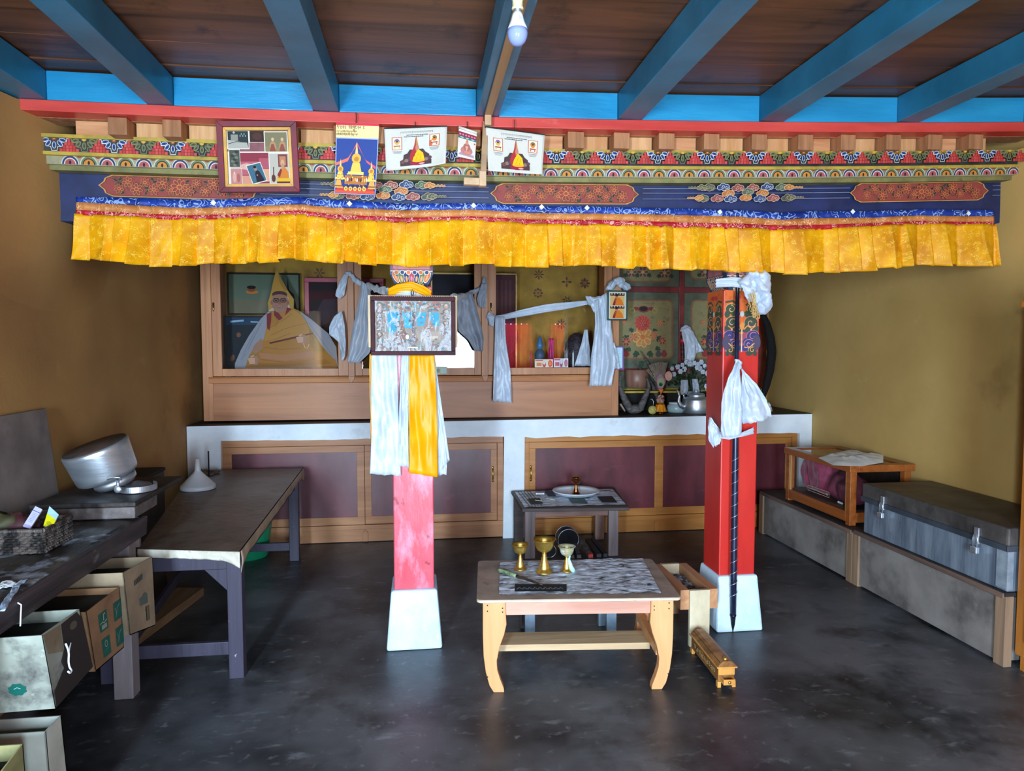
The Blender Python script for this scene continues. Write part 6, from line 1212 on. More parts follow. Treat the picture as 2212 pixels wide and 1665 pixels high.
# ---------------------------------------------------------------- carved incense burner
ib = thing('incense_burner', 'long carved wooden incense box with domed lid and an open little drawer', 'incense burner', (1.33, 3.0, 0))
f0 = PZ(1569, 1484); r0 = PZ(1512, 1412); ax_ = Vector((r0.x-f0.x, r0.y-f0.y, 0)); Lb = ax_.length+.02; ey = ax_.normalized(); ex = Vector((ey.y, -ey.x, 0)); TB = Matrix.Translation((f0.x, f0.y, 0)) @ Matrix((ex, ey, Vector((0, 0, 1)))).transposed().to_4x4()
M_CARV = mat('carved_brown_wood', '#a2703c', '#6c4622', .4, size=18, bump=.3); M_CARVF = mat('honey_end_wood', '#d69a50', '#b87c36', .35, size=9)
hw = .037
MB().box(-hw, hw, .004, Lb, .024, .088, TB).build('box', M_CARV, ib, bevel=.002)
MB().box(-hw, hw, 0, .006, .055, .088, TB).build('front_panel', M_CARVF, ib, bevel=.001); MB().box(-.022, .022, -.002, .0, .062, .083, TB).build('panel_moulding', M_CARVF, ib)
m = MB(); 
for (a, b) in ((-hw-.004, -hw+.012), (hw-.012, hw+.004)):
    for y in (-.003, Lb-.02): m = MB(); m.box(a, b, y, y+.022, 0, .026, TB); m.build('foot', M_CARVF, ib, bevel=.001)
MB().box(-hw-.009, hw+.009, -.008, Lb+.006, .088, .094, TB).build('rim', M_CARVF, ib, bevel=.001)
m = MB(); m.prism([(-hw-.004, .094), (hw+.004, .094), (hw-.008, .108), (.016, .118), (-.016, .118), (-hw+.008, .108)], -.003, Lb, 'xz', TB); m.build('lid', M_CARV, ib)
for x in (-.027, -.016, .016, .027): MB().tube([TB @ Vector((x, .002, .1075 if abs(x) > .02 else .1155)), TB @ Vector((x, Lb-.005, .1075 if abs(x) > .02 else .1155))], .0022, 6).build('lid_ridge', M_DARKW, ib)
MB().lathe([(.010, .116), (.012, .120), (.008, .126), (.002, .129)], TB @ Matrix.Translation((0, .02, 0)), 16).build('lid_knob', M_BRASS, ib, smooth=True)
m = MB(); m.box(-.026, .026, -.034, -.03, .026, .050, TB); m.box(-.026, -.022, -.03, .01, .026, .050, TB); m.box(.022, .026, -.03, .01, .026, .050, TB); m.box(-.022, .022, -.03, .01, .026, .029, TB)
dw = m.build('drawer', M_CARVF, ib); MB().box(-.022, .022, -.03, .01, .029, .031, TB).build('pink_lining', mat('mauve_velvet', '#a05a7c', '#3c1428', .9, size=20), dw); MB().lathe([(.006, 0), (.007, .003), (.003, .006)], TB @ Matrix.Translation((0, -.034, .038)) @ Matrix.Rotation(R(90), 4, 'X'), 14).build('drawer_knob', M_BRASS, dw, smooth=True)
A = Art(lambda u, v, h: TB @ Vector((-hw-h*2, .03+u, .055+v)))
for i in range(9): A.spiral(.015+.03*i, .002*(-1)**i, .011, .003, '#e8d49c', 1.2, 40*i); A.ell(.03*i+.03, .008*(-1)**i, .003, .003, '#e8d49c', 6)
A.build('inlay', PAINT, ib)
# ================================================================ LEFT SIDE
ZT = .60
ct = thing('cloth_table', 'dark oilcloth covered table with purple-grey legs near the left wall', 'table', (-1.1, 4.1, 0))
q = [PZ(298, 1186, ZT), PZ(516, 1192, ZT), PZ(655, 1010, ZT), PZ(474, 1010, ZT)]
TY = [min(p.y, 5.18) for p in q]
q = [Vector((q[0].x, q[0].y, ZT)), Vector((q[1].x, q[1].y, ZT)), Vector((q[2].x, min(5.2, q[2].y), ZT)), Vector((-1.62, min(5.2, q[3].y), ZT))]
slab([q[0]+Vector((.01, .012, 0)), q[1]+Vector((-.01, .012, 0)), q[2]+Vector((-.01, -.01, 0)), q[3]+Vector((.01, -.01, 0))], ZT-.03, ZT-.003).build('tabletop', M_DARKW, ct)
N_ = mnoise.noise
def fn(u, v):
    p = q[0].lerp(q[1], u).lerp(q[3].lerp(q[2], u), v); p.z = ZT+.0005+.003*abs(N_(Vector((p.x*9, p.y*3, 0))))+.0022*abs(N_(Vector((p.x*7, p.y*34, 2)))); return p
m = MB(); m.grid(50, 90, fn)
m.build('oilcloth', mat('brown_oilcloth', '#6c5e56', '#50463f', .38, size=4, spots=[('#3a302c', 6, .55, .75, ONE), ('#8a827e', 26, .68, .8, (.6, 3.2, 1))], bump=.5, bsize=22, rvar=.1), ct, smooth=True)
M_OCE = mat('cream_oilcloth_edge', '#dcd8c8', '#bcb4a0', .45, size=9, spots=[('#8c8474', 14, .66, .78, ONE)], bump=.3)
def hang_edge(a, b, dz, n=60, out=(0, -1, 0), s=1):
    o = Vector(out); m = MB()
    def g(u, v):
        p = a.lerp(b, u).copy(); d = dz(u) if callable(dz) else dz; p.z = ZT+.003-(d*(1+.12*N_(Vector((u*7, 0, s)))))*v; p += o*(.008+.010*v*N_(Vector((u*12, v*2, s)))+.004*math.sin(v*3)); return p
    m.grid(n, 8, g); return m
hang_edge(q[0], q[1]+Vector((.006, 0, 0)), lambda u: .038+.035*max(0, u-.82)/.18, s=1).build('front_hem', M_OCE, ct, smooth=True, solid=.0015)
hang_edge(q[1], q[2], lambda u: .05+.045*max(0, .08-u)/.08+.05*max(0, u-.93)/.07, out=(1, 0, 0), s=4).build('side_hem', mat('tan_oilcloth_edge', '#b8a488', '#94826c', .5, size=9, bump=.3), ct, smooth=True, solid=.0015)
M_PLEG = wood('purplegrey_paint', '#3e394a', '#2c2836', 'z', .5, 7, spots=[('#a8a4b4', 40, .7, .74, (1, 1, .5)), ('#a06a50', 30, .74, .78, ONE)])
fr_ = PZ(511, 1466); bl_ = PZ(636, 1212)
def leg_at(x, y, w_=.032): MB().box(x-w_, x+w_, y, y+.055, 0, ZT-.03).build('leg', M_PLEG, ct, bevel=.003)
lx, ly = fr_.x, fr_.y; leg_at(lx, ly); rx_, ry = bl_.x, bl_.y; leg_at(rx_, ry); leg_at(-1.385, ly+.02); leg_at(-1.56, ry)
MB().box(-1.35, lx-.033, ly+.012, ly+.034, ZT-.10, ZT-.0305).build('apron', M_PLEG, ct, bevel=.002)
MB().prism([(lx-.033, ZT-.10), (lx-.13, ZT-.10), (lx-.033, ZT-.20)], ly+.012, ly+.034).build('corner_brace', M_PLEG, ct, bevel=.002)
def bar(a, b, w_, h_): 
    d = (b-a).normalized(); n = Vector((-d.y, d.x, 0))*w_/2; up_ = Vector((0, 0, h_/2)); m = MB(); m.hexa([a-n-up_, a+n-up_, b+n-up_, b-n-up_, a-n+up_, a+n+up_, b+n+up_, b-n+up_]); return m
bar(Vector((lx+.0, ly+.06, ZT-.065)), Vector((rx_, ry, ZT-.065)), .022, .07).build('side_apron', M_PLEG, ct)
z1 = PY(505, 1402, ly).z
MB().box(-1.345, lx-.033, ly+.012, ly+.037, z1-.03, z1+.03).build('stretcher', M_PLEG, ct, bevel=.003)
bar(Vector((-1.325, ly+.038, z1)), Vector((-1.50, ry-.005, z1)), .025, .05).build('stretcher', M_PLEG, ct, bevel=.003)
z2 = PY(590, 1183, ry).z
MB().box(-1.52, rx_-.033, ry+.01, ry+.034, z2-.028, z2+.028).build('stretcher', M_PLEG, ct, bevel=.003)
# green tub on the floor below it
p = PZ(542, 1206); TBX = PY(592, 1140, 5.08).x-.19; T = Matrix.Translation((TBX, 5.08, 0))
tb = MB().lathe([(.14, .0), (.145, .006), (.165, .16), (.18, .28), (.19, .285), (.188, .29), (.176, .285), (.16, .16), (.135, .012), (.001, .012)], T, 44, cap=False).build('green_tub', mat('green_plastic', '#1f9a6c', '#178058', .35, size=3), smooth=True)
tag(rebase(tb, (TBX, 5.08, 0)), 'green plastic tub on the floor under the cloth table', 'tub')
# a broken board on the floor in the shadow
m = MB(); a = Vector((-1.46, 3.75, .03)); bar(Vector((-1.50, 3.5, .03)), Vector((-1.36, 4.25, .10)), .16, .05).build; o = bar(Vector((-1.52, 3.45, .026)), Vector((-1.38, 4.3, .026)), .16, .05).build('floor_plank', wood('floor_plank_wood', '#8c6c4c', '#5c4430', 'y', .6, 7), bevel=.003); tag(rebase(o, (-1.45, 3.85, .001)), 'short brown plank lying on the floor under the cloth table', 'plank')
# funnel
fb = PZ(418, 1063, ZT); T = Matrix.Translation((fb.x, fb.y+.09, ZT+.004))
fk = .102
fo = MB().lathe([(fk, 0), (fk+.002, .004), (fk, .024), (fk-.004, .027), (.024, .105), (.019, .112), (.018, .118), (.0125, .188), (.0105, .188), (.015, .118), (.016, .111), (.02, .103), (fk-.008, .025), (fk-.004, .001)], T, 44, cap=False).build('plastic_funnel', M_PLAST, smooth=True)
tag(rebase(fo, (fb.x, fb.y+.09, ZT+.004)), 'white plastic funnel upside down on the cloth table', 'funnel')
# dried scraps beyond the funnel
rr = random.Random(12); M_SCR = mat('dried_scraps', '#8c7868', '#4c3e36', .8, size=30)
sc_ = thing('dried_mushrooms', 'small dark dried scraps and a rosette at the back corner of the cloth table', 'scraps', tuple(PZ(455, 1024, ZT)))
for i in range(7):
    p = PZ(430+7*i+rr.uniform(-3, 3), 1026-rr.uniform(0, 9), ZT+.004); m = MB(); n = 14; k = rr.uniform(.02, .035)
    m.lathe([(.001, .002), (k*.7, .0), (k, .012), (k*.8, .018), (k*.5, .012), (.001, .016)], Matrix.Translation(p) @ Matrix.Rotation(rr.uniform(.2, .7), 4, 'X') @ Matrix.Diagonal((1, rr.uniform(.6, 1), 1, 1)), n, cap=False); m.build('dried_piece', M_SCR, sc_, smooth=True)
p = PZ(466, 1018, ZT); MB().lathe([(.005, 0), (.005, .17), (.004, .172)], Matrix.Translation((-1.45, 4.95, ZT+.004)), 8).build('thin_stick', M_BLACK, sc_)
# ---------------------------------------------------------------- rustic bench
rb = thing('rustic_bench', 'rough blackened plank workbench along the left wall', 'workbench', (-1.45, 2.1, 0))
M_RUST = mat('blackened_planks', '#4c4640', '#14110f', .5, size=5, scale=(1, .5, 1), lo=.38, hi=.58, spots=[('#a4b0c0', 8, .52, .66, (1, .8, 1)), ('#0c0a09', 4, .56, .72, ONE)], bump=1, bsize=12, detail=7, rvar=.15)  # pale blue spots paint specular sheen onto the planks
ZBn = .76; N_ = mnoise.noise
def fn(u, v):
    x = XL+.01+(.49+.008*N_(Vector((v*9, 0, 0))))*u; y = .7+2.49*v; return Vector((x, y, ZBn+.004*N_(Vector((x*12, y*8, 1)))-.010*max(0, u-.94)/.06))
m = MB(); m.grid(30, 120, fn); m.box(XL+.01, -1.212, .7, 3.185, ZBn-.04, ZBn-.005); m.build('plank_top', M_RUST, rb, smooth=False)
m = MB(); m.box(-1.222, -1.198, .7, 3.19, ZBn-.088, ZBn-.006); m.warp(lambda p: (p.x+.006*N_(Vector((p.y*3, 0, p.z*9))), p.y, p.z)); m.build('edge_board', wood('edge_board_wood', '#4c4246', '#241e20', 'y', .6, 8, spots=[('#7c7478', 14, .62, .74, (1, .5, 1)), ('#8a6a24', 3, .68, .76, (1, .6, 1))], bump=.5), rb, bevel=.004)
MB().box(XL+.02, -1.225, 3.165, 3.19, ZBn-.14, ZBn-.041).build('end_board', M_GREYW, rb, bevel=.003)
LG = wood('grey_bench_leg', '#8c8284', '#6a6062', 'z', .6, 6, spots=[('#5c5052', 9, .64, .8, (1, 1, .3))])
for x in (-1.30, XL+.02):
    for y in (3.05, 1.2): MB().box(x, x+.078, y, y+.075, 0, ZBn-.041).build('leg', LG, rb, bevel=.004)
MB().box(XL+.02, -1.305, 2.52, 3.16, .30, .322).build('lower_shelf', M_DARKW, rb)
MB().box(XL+.02, -1.225, 2.66, 3.04, .3225, .337).build('shelf_plank', M_DARKW, rb)
MB().box(XL+.1, -1.31, 2.53, 3.049, .25, .2995).build('shelf_rail', M_DARKW, rb)
# little packets, scraps
def lam(name, lab, pts, m_, th=.003, cat='packet', group=None, art=None):
    P = [Vector(p) for p in pts]; n = (P[1]-P[0]).cross(P[3]-P[0]).normalized()*th; m = MB(); m.hexa([P[0]-n, P[1]-n, P[2]-n, P[3]-n, P[0]+n, P[1]+n, P[2]+n, P[3]+n])
    t = thing(name, lab, cat, tuple(min(P, key=lambda p: p.z)), group=group); m.build('body', m_, t, bevel=.001)
    if art:
        sgn = 1 if n.y < 0 else -1
        A = Art(lambda u, v, h: P[0].lerp(P[1], u).lerp(P[3].lerp(P[2], u), v)+n*sgn*(1+h/th)); art(A); A.build('print', PRINT, t)
    return t
YK_ = 2.62
def art_tube(A): A.rect(0, 0, 1, 1, '#b4b4e8'); A.line([(0, .80), (1, .80)], .03, '#4a4a78'); [A.line([(.2, .7-.07*i), (.8, .7-.07*i)], .018, '#7c7cb4') for i in range(7)]; A.rect(0, 0, 1, .12, '#9a90c0')
def art_yel(A): A.rect(0, 0, 1, 1, '#d4cc18'); A.rect(0, .62, 1, 1, '#a4cce8'); A.ell(.5, .2, .3, .1, '#a8a414', 10)
bskY = PZ(95, 1197, ZBn).y
lam('white_tube', 'slim white medicine tube leaning out of the woven basket', [PY(50, 1137, YK_+.03), PY(66, 1142, YK_+.03), PY(92, 1101, YK_+.08), PY(77, 1094, YK_+.08)], M_PLAST, .004, 'tube', None, art_tube)
lam('yellow_packet', 'yellow and pale blue packet beside the white tube', [PY(94, 1136, YK_+.05), PY(112, 1142, YK_+.05), PY(127, 1112, YK_+.10), PY(107, 1094, YK_+.10)], M_PLAST, .003, 'packet', None, art_yel)
bk_ = thing('woven_basket', 'dark woven square basket on the rustic bench', 'basket', (-1.45, bskY+.11, ZBn))
M_WEAVE = mat('dark_weave', '#5c524c', '#1c1816', .6, size=30, scale=(1, 1, .5), lo=.44, hi=.56, bump=1, bsize=40)
bx1 = PZ(95, 1197, ZBn).x; by0 = bskY; bz1 = ZBn+.085
N = 34
m = MB()
for i in range(N):                                     # weavers round the four sides
    z = ZBn+.004+.0095*(i % 9); 
for r_ in range(9):
    z = ZBn+.008+.0092*r_
    for (a, b) in (((-1.66, by0), (bx1, by0)), ((bx1, by0), (bx1, by0+.2)), ((bx1, by0+.2), (-1.66, by0+.2)), ((-1.66, by0+.2), (-1.66, by0))):
        A_, B_ = Vector((*a, z)), Vector((*b, z)); d = (B_-A_); nrm = Vector((d.y, -d.x, 0)).normalized()
        m.tube([A_+d*(k/24)+nrm*.004*(1 if (k+r_) % 2 else -1) for k in range(25)], .0048, 5)
m.build('woven_wall', M_WEAVE, bk_)
m = MB()
for (a, b) in (((-1.66, by0), (bx1, by0)), ((bx1, by0), (bx1, by0+.2)), ((bx1, by0+.2), (-1.66, by0+.2)), ((-1.66, by0+.2), (-1.66, by0))): m.tube([Vector((*a, bz1)), Vector((*b, bz1))], .008, 7)
m.build('rim', M_WEAVE, bk_); MB().box(-1.655, bx1-.004, by0+.004, by0+.196, ZBn+.005, ZBn+.012).build('base', M_BLACK, bk_)
rr = random.Random(3); 
for i, (px, py, col, lab, k) in enumerate(((12, 1128, '#3c3a1c', 'olive green cloth lump at the left in the woven basket', .05), (34, 1126, '#8c6c30', 'small yellow crumpled bit in the woven basket', .022), (46, 1110, '#3c1218', 'dark red crumpled cloth behind the yellow bit in the basket', .045))):
    p = PY(px, py, bskY+.09); m = MB(); m.sphere((p.x, p.y, bz1+.005), k, 16, sx=1.3, sz=.8); m.warp(lambda v: v+Vector((N_(v*40), N_(v*40+Vector((5, 0, 0))), N_(v*40+Vector((0, 5, 0)))))*k*.5); tag(rebase(m.build('crumpled_scrap', mat('scrap_%d' % i, col, None, .7, size=12), smooth=True), (p.x, p.y, ZBn+.03)), lab, 'cloth')
# paper strips and a string on the bench
def strip(px, z, wd_, m_, name, lab, cat='scrap'):
    P = resample([PZ(x, y, z) for x, y in px], 16); m = MB()
    def g(u, v):
        i = min(15, int(u*16)); p = P[i].lerp(P[i+1], u*16-i).copy(); t = (P[i+1]-P[i]).normalized(); p += Vector((-t.y, t.x, 0))*(v-.5)*wd_*(1+.5*N_(Vector((u*6, v, 3)))); p.z += .006+.010*abs(N_(Vector((u*7, v*3, 1)))); return p
    m.grid(30, 6, g); return tag(rebase(m.build(name, m_, smooth=True, solid=.001), tuple(P[0])), lab, cat)
strip([(2, 1325), (22, 1292), (40, 1268), (54, 1256)], ZBn, .018, mat('foil_strip', '#c4dcf4', '#9cb8d8', .3, size=20, bump=.5), 'foil_strip', 'crumpled pale blue foil strip near the front of the rustic bench')
strip([(0, 1268), (10, 1266), (20, 1272)], ZBn, .05, M_WHITE, 'paper_scrap', 'white paper scrap at the left edge on the rustic bench')
m = MB(); P = [PX(46, 1306, -1.186), PX(45, 1325, -1.184), PX(44, 1352, -1.184)]; m.tube([P[0]+Vector((-.03, 0, .02))]+P, .002, 5); tag(rebase(m.build('hanging_string', M_WHITE), tuple(P[2])), 'short white string hanging over the edge of the rustic bench', 'string')
# dark low box and upside-down cooker behind the bench end
dcst = thing('dark_chest', 'dark chest against the left wall beyond the end of the rustic bench', 'chest', (-1.5, 3.8, 0)); MB().box(XL+.01, -1.51, 3.36, 4.3, 0, ZBn).build('body', M_DARKW, dcst, bevel=.006); MB().box(XL+.01, -1.505, 3.35, 4.31, ZBn, ZBn+.02).build('lid', M_BLACK, dcst, bevel=.006)
lbx = thing('low_wooden_box', 'low grimy wooden box under the upside-down cooker', 'box', (-1.46, 3.4, ZBn)); P0 = PY(220, 1108, 3.09); P1 = PY(291, 1106, 3.09)
MB().box(-1.62, P1.x, 3.09, 3.345, ZBn+.006, .815).build('body', mat('box_front_wood', '#7c7270', '#544c4a', .7, size=12, bump=.5), lbx, bevel=.005)
m = MB(); m.box(-1.62, P1.x+.008, 3.08, 3.68, .816, .838); m.build('lid', mat('box_lid_grime', '#3c3430', '#1c1816', .6, size=9, bump=.5), lbx, bevel=.006)
ZL = .839
ck = thing('aluminium_cooker', 'dented aluminium cooker tipped upside down on its lid', 'cooker', (-1.42, 3.36, ZL))
TC = Matrix.Translation((-1.385, 3.36, .898)) @ Matrix.Rotation(R(-16), 4, 'Y') @ Matrix.Rotation(R(11), 4, 'X')
MB().lathe([(.118, .0), (.126, .006), (.130, .02), (.138, .13), (.139, .146), (.134, .154), (.05, .158), (.001, .158)], TC @ Matrix.Translation((-.035, 0, .012)), 56, cap=False).build('body', M_STEEL, ck, smooth=True)
MB().lathe([(.136, .147), (.132, .156), (.001, .160)], TC @ Matrix.Translation((-.035, 0, .013)), 40, cap=False).build('scorched_base', mat('scorched_metal', '#4c3c34', '#2c2420', .6, size=12), ck, smooth=True)
MB().lathe([(.02, -.030), (.078, -.026), (.090, -.012), (.092, .012), (.001, .014)], TC @ Matrix.Translation((-.015, 0, -.008)), 40).build('lid', M_STEEL, ck, smooth=True)
MB().lathe([(.07, 0), (.075, .004), (.06, .022), (.02, .034), (.001, .035)], Matrix.Translation((-1.31, 3.37, ZL+.001)), 30).build('inner_lid', mat('dull_aluminium', '#8c8c90', '#6c6c70', .5, .6), ck, smooth=True)
m = MB(); cx_, cy_ = -1.285, 3.30; P = [Vector((cx_-.09+.0*k, cy_-.03, ZL+.02)) for k in range(1)]
P = [Vector((cx_+.075*math.cos(R(a)), cy_+.03+.085*math.sin(R(a)), ZL+.016)) for a in range(-160, 60, 6)]
def flatband(P, w_, th):
    m = MB(); n = len(P)
    for i in range(n-1):
        a, b = P[i], P[i+1]; t = (b-a).normalized(); nn_ = Vector((-t.y, t.x, 0))*th; u_ = Vector((0, 0, w_)); m.hexa([a-nn_-u_, a+nn_-u_, b+nn_-u_, b-nn_-u_, a-nn_+u_, a+nn_+u_, b+nn_+u_, b-nn_+u_])
    return m
flatband(P, .013, .0025).build('band_handle', M_STEEL, ck)
p = PY(254, 1038, 3.20); q2 = PY(256, 1056, 3.20)
MB().tube([p, PY(255, 1046, 3.195), q2], [.008, .006, .008], 10).build('latch_arm', M_STEEL, ck, smooth=True)
MB().lathe([(.001, .008), (.014, .008), (.016, .004), (.016, 0)], Matrix.Translation((q2.x, 3.195, max(q2.z, ZL+.017))) @ Matrix.Rotation(R(90), 4, 'X'), 20).build('pivot_rivet', M_STEEL, ck, smooth=True)
MB().tube([PY(232, 1036, 3.2), PY(244, 1031, 3.19), PY(258, 1031, 3.19), PY(262, 1036, 3.2)], .004, 8).build('wire_bail', M_STEEL, ck, smooth=True)
# board leaning on the wall
bd = [PX(96, 1072, XL+.03), PX(96, 882, XL+.008)]
m = MB(); ya, yb = 1.6, bd[1].y; zt_ = bd[1].z; m.hexa([Vector((XL+.045, ya, ZBn+.008)), Vector((XL+.060, ya, ZBn+.008)), Vector((XL+.060, yb, ZBn+.008)), Vector((XL+.045, yb, ZBn+.008)), Vector((XL+.004, ya, zt_)), Vector((XL+.019, ya, zt_)), Vector((XL+.019, yb-.01, zt_+.0)), Vector((XL+.004, yb-.01, zt_))])
tag(rebase(m.build('leaning_board', mat('grey_hardboard', '#857a74', '#6a605c', .7, size=5, spots=[('#5c524e', 4, .6, .8, ONE)])), (XL+.03, 2.5, ZBn+.008)), 'grey brown board leaning on the left wall behind the basket', 'board')
# ---------------------------------------------------------------- cartons under the bench
def carton(lab, px, X, depth, m_, inner, art=None, fart=None, skew=0, floor=None):
    P = [PX(x, y, X) for x, y in px]                   # near top, far top, far bottom, near bottom
    if floor is not None: P[2].z = P[3].z = floor
    t = thing('cardboard_box', lab, 'carton', tuple((P[2]+P[3])/2+Vector((-depth/2, 0, 0))), group='cardboard boxes under the rustic bench'); D = Vector((-depth, skew, 0)); th = .004
    def wall(a, b, c, d, n, name):
        n = n*th; MB().hexa([a, b, b+n, a+n, d, c, c+n, d+n]).build(name, m_, t)
    ex = Vector((-1, 0, 0)); L_ = [p+D for p in P]
    wall(P[3], P[2], P[1], P[0], ex, 'side_wall'); wall(L_[3], L_[2], L_[1], L_[0], -ex, 'side_wall'); wall(P[3], L_[3], L_[0], P[0], Vector((0, 1, 0)), 'front_wall'); wall(P[2], L_[2], L_[1], P[1], Vector((0, -1, 0)), 'back_wall')
    MB().hexa([P[3], P[2], L_[2], L_[3]]+[v+Vector((0, 0, th)) for v in (P[3], P[2], L_[2], L_[3])]).build('base', m_, t)
    MB().hexa([P[0].lerp(P[3], inner)+ex*th*1.2, P[1].lerp(P[2], inner)+ex*th*1.2, L_[1].lerp(L_[2], inner)-ex*th*1.2, L_[0].lerp(L_[3], inner)-ex*th*1.2]+[v+Vector((0, 0, .004)) for v in (P[0].lerp(P[3], inner)+ex*th*1.2, P[1].lerp(P[2], inner)+ex*th*1.2, L_[1].lerp(L_[2], inner)-ex*th*1.2, L_[0].lerp(L_[3], inner)-ex*th*1.2)]).build('black_inner_sheet', M_BLACK, t)  # black sheet set inside, below the rim
    if art:
        A = Art(lambda u, v, h: P[3].lerp(P[2], u).lerp(P[0].lerp(P[1], u), v)+Vector((h*2, 0, 0))); art(A); A.build('side_print', PAINT, t)
    if fart:
        A = Art(lambda u, v, h: L_[3].lerp(P[3], u).lerp(L_[0].lerp(P[0], u), v)+Vector((0, -h*2, 0))); fart(A); A.build('front_print', PAINT, t)
    return t
M_CA = mat('kraft_card', '#a08c70', '#80705a', .75, size=6, spots=[('#5c5040', 5, .6, .8, ONE)]); M_CB = mat('ochre_card', '#94704e', '#76583c', .75, size=6, spots=[('#4c3a28', 4, .6, .8, ONE)]); M_CC = mat('stained_pale_card', '#b4bcac', '#8c9084', .7, size=4, lo=.3, hi=.6, spots=[('#4c4c48', 5, .52, .66, ONE), ('#dce8dc', 8, .66, .8, ONE)])
M_CD = mat('pale_stained_card', '#c4c8bc', '#a0a498', .7, size=5, spots=[('#5c5c54', 5, .6, .75, ONE)])
def pA(A):
    for i in range(6): A.rect(.30+.05*i, .72+.008*i, .335+.05*i, .80+.008*i, '#2c3430')
    A.poly([(.42, .38), (.72, .38), (.72, .52), (.62, .56), (.5, .50), (.42, .50)], '#5c6860'); A.rect(.62, .12, .66, .34, '#2c3430'); A.rect(.68, .12, .76, .34, '#6a6244'); A.rect(.60, .28, .64, .30, '#2c3430')
def pB(A):
    for u0, v0 in ((.28, .52), (.28, .10), (.74, .52), (.74, .10)):
        A.rect(u0, v0, u0+.26, v0+.30, '#17594c')
        if u0 < .5 and v0 > .3: A.line([(u0+.14, v0+.16), (u0+.15, v0+.26), (u0+.2, v0+.26)], .02, '#a8a890'); A.line([(u0+.02, v0+.13), (u0+.1, v0+.15), (u0+.14, v0+.12), (u0+.24, v0+.15)], .015, '#a8a890'); A.rect(u0+.06, v0+.03, u0+.22, v0+.10, '#8a9484')
        elif u0 < .5: A.ring(u0+.13, v0+.2, .04, .05, .015, '#8a9484'); A.line([(u0+.05, v0+.08), (u0+.2, v0+.12)], .012, '#3c7a6c')
        else: A.line([(u0+.06, v0+.06), (u0+.12, v0+.2), (u0+.2, v0+.24)], .012, '#8a9484'); A.line([(u0+.04, v0+.22), (u0+.1, v0+.1)], .01, '#8a9484')
def pC(A):
    A.rect(.12, .30, .34, .52, '#2c4a44'); pts = [(.80+.05*(1+.18*(k % 2))*math.cos(R(22.5*k)), .30+.075*(1+.18*(k % 2))*math.sin(R(22.5*k))) for k in range(16)]; A.poly(pts, '#0c5a50'); A.line([(.78, .31), (.80, .33), (.82, .31)], .008, '#8ab0a4')
    for u, v, a in ((.05, .6, 0), (.1, .58, 0)): A.line([(.02, v), (.3, v+.02)], .012, '#3c4440')
    A.line([(.36, .3), (.36, .62)], .008, '#3c4440')
def pCs(A): A.poly([(.02, .0), (1, 0), (1, .85), (.9, .99), (.46, .97), (.42, .62), (.30, .50), (.34, .38), (.05, .22)], '#2c2420'); A.poly([(.02, .99), (.44, .97), (.40, .60), (.06, .72)], '#7c6c54'); A.ell(.75, .84, .1, .06, '#5c5040', 10)
carton('farthest cardboard box under the rustic bench, pale rim and black print on its side', [(266, 1237), (329, 1202), (337, 1350), (281, 1372)], -1.10, .22, M_CA, .16, pA)
carton('middle brown cardboard box with four dark green squares on its side', [(186, 1322), (258, 1268), (268, 1398), (207, 1450)], -1.10, .22, M_CB, .12, pB)
carton('large stained cardboard box in front with a green stamp on its face', [(90, 1372), (172, 1315), (200, 1440), (119, 1530)], -1.10, .45, M_CC, .2, pCs, pC, skew=-.02)
carton('pale cardboard box standing on the floor below the large stained one', [(98, 1580), (132, 1545), (150, 1640), (112, 1665)], -1.115, .40, M_CD, .2, None, None, floor=.001)
carton('low cardboard box at the bottom left corner with a yellowish rim', [(2, 1668), (50, 1606), (60, 1640), (30, 1690)], -1.09, .40, mat('yellowish_card', '#a8a468', '#7c7850', .7, size=7), .12, None, None, floor=.001)
# twisted white string on the large box
m = MB(); P = [PX(x, y, -1.085) for x, y in ((142, 1390), (147, 1402), (149, 1412), (148, 1428), (150, 1440), (155, 1448), (152, 1454), (147, 1450))]; m.tube(resample(P, 20), .003, 6); m.tube([PX(153, 1388, -1.085), PX(150, 1400, -1.085), PX(149, 1412, -1.085)], .002, 5); tag(rebase(m.build('white_string', M_WHITE, smooth=True), tuple(P[-1])), 'twisted white string hanging on the side of the large stained box', 'string')
# ================================================================ OBJECTS ON THE COUNTER IN THE ALCOVE
ZA = zc_(2.0)+.003
def px_(x, y, Y): return PY(x, y, Y)
M_HORN = mat('grey_horn', '#6c6664', '#3e3a3a', .6, size=20, scale=(1, 1, 2.4), bump=1, bsize=36, spots=[('#9a928c', 12, .66, .8, ONE)])
def rings(P, rad, seg=12):
    Q_ = resample(P, 46); R_ = []
    for i in range(47): t = i/46*(len(rad)-1); k = min(len(rad)-2, int(t)); r0 = rad[k]+(rad[k+1]-rad[k])*(t-k); R_.append(r0*(1+.06*(i % 2)*(1 if i < 34 else 0)))
    return MB().tube(Q_, R_, seg)
hn = thing('horned_skull', 'grey antelope skull piece with two upright curved horns on the counter', 'horns', (px_(1372, 888, 5.50).x, 5.50, ZA))
Yh = 5.50
rings([px_(1362, 884, Yh), px_(1352, 868, Yh), px_(1344, 850, Yh), px_(1338, 830, Yh), px_(1340, 815, Yh), px_(1346, 806, Yh)], [.030, .028, .024, .018, .010, .002]).build('horn', M_HORN, hn, smooth=True)
rings([px_(1382, 884, Yh), px_(1390, 866, Yh), px_(1397, 850, Yh), px_(1402, 836, Yh), px_(1400, 824, Yh), px_(1394, 812, Yh)], [.030, .026, .022, .017, .010, .002]).build('horn', M_HORN, hn, smooth=True)
m = MB(); m.sphere((px_(1372, 884, Yh).x, Yh+.01, ZA+.038), .045, 18, sx=1.5, sz=.8); m.warp(lambda v: v+Vector((N_(v*30), 0, N_(v*30+Vector((4, 0, 0)))))*.012); m.build('skull', M_HORN, hn, smooth=True)
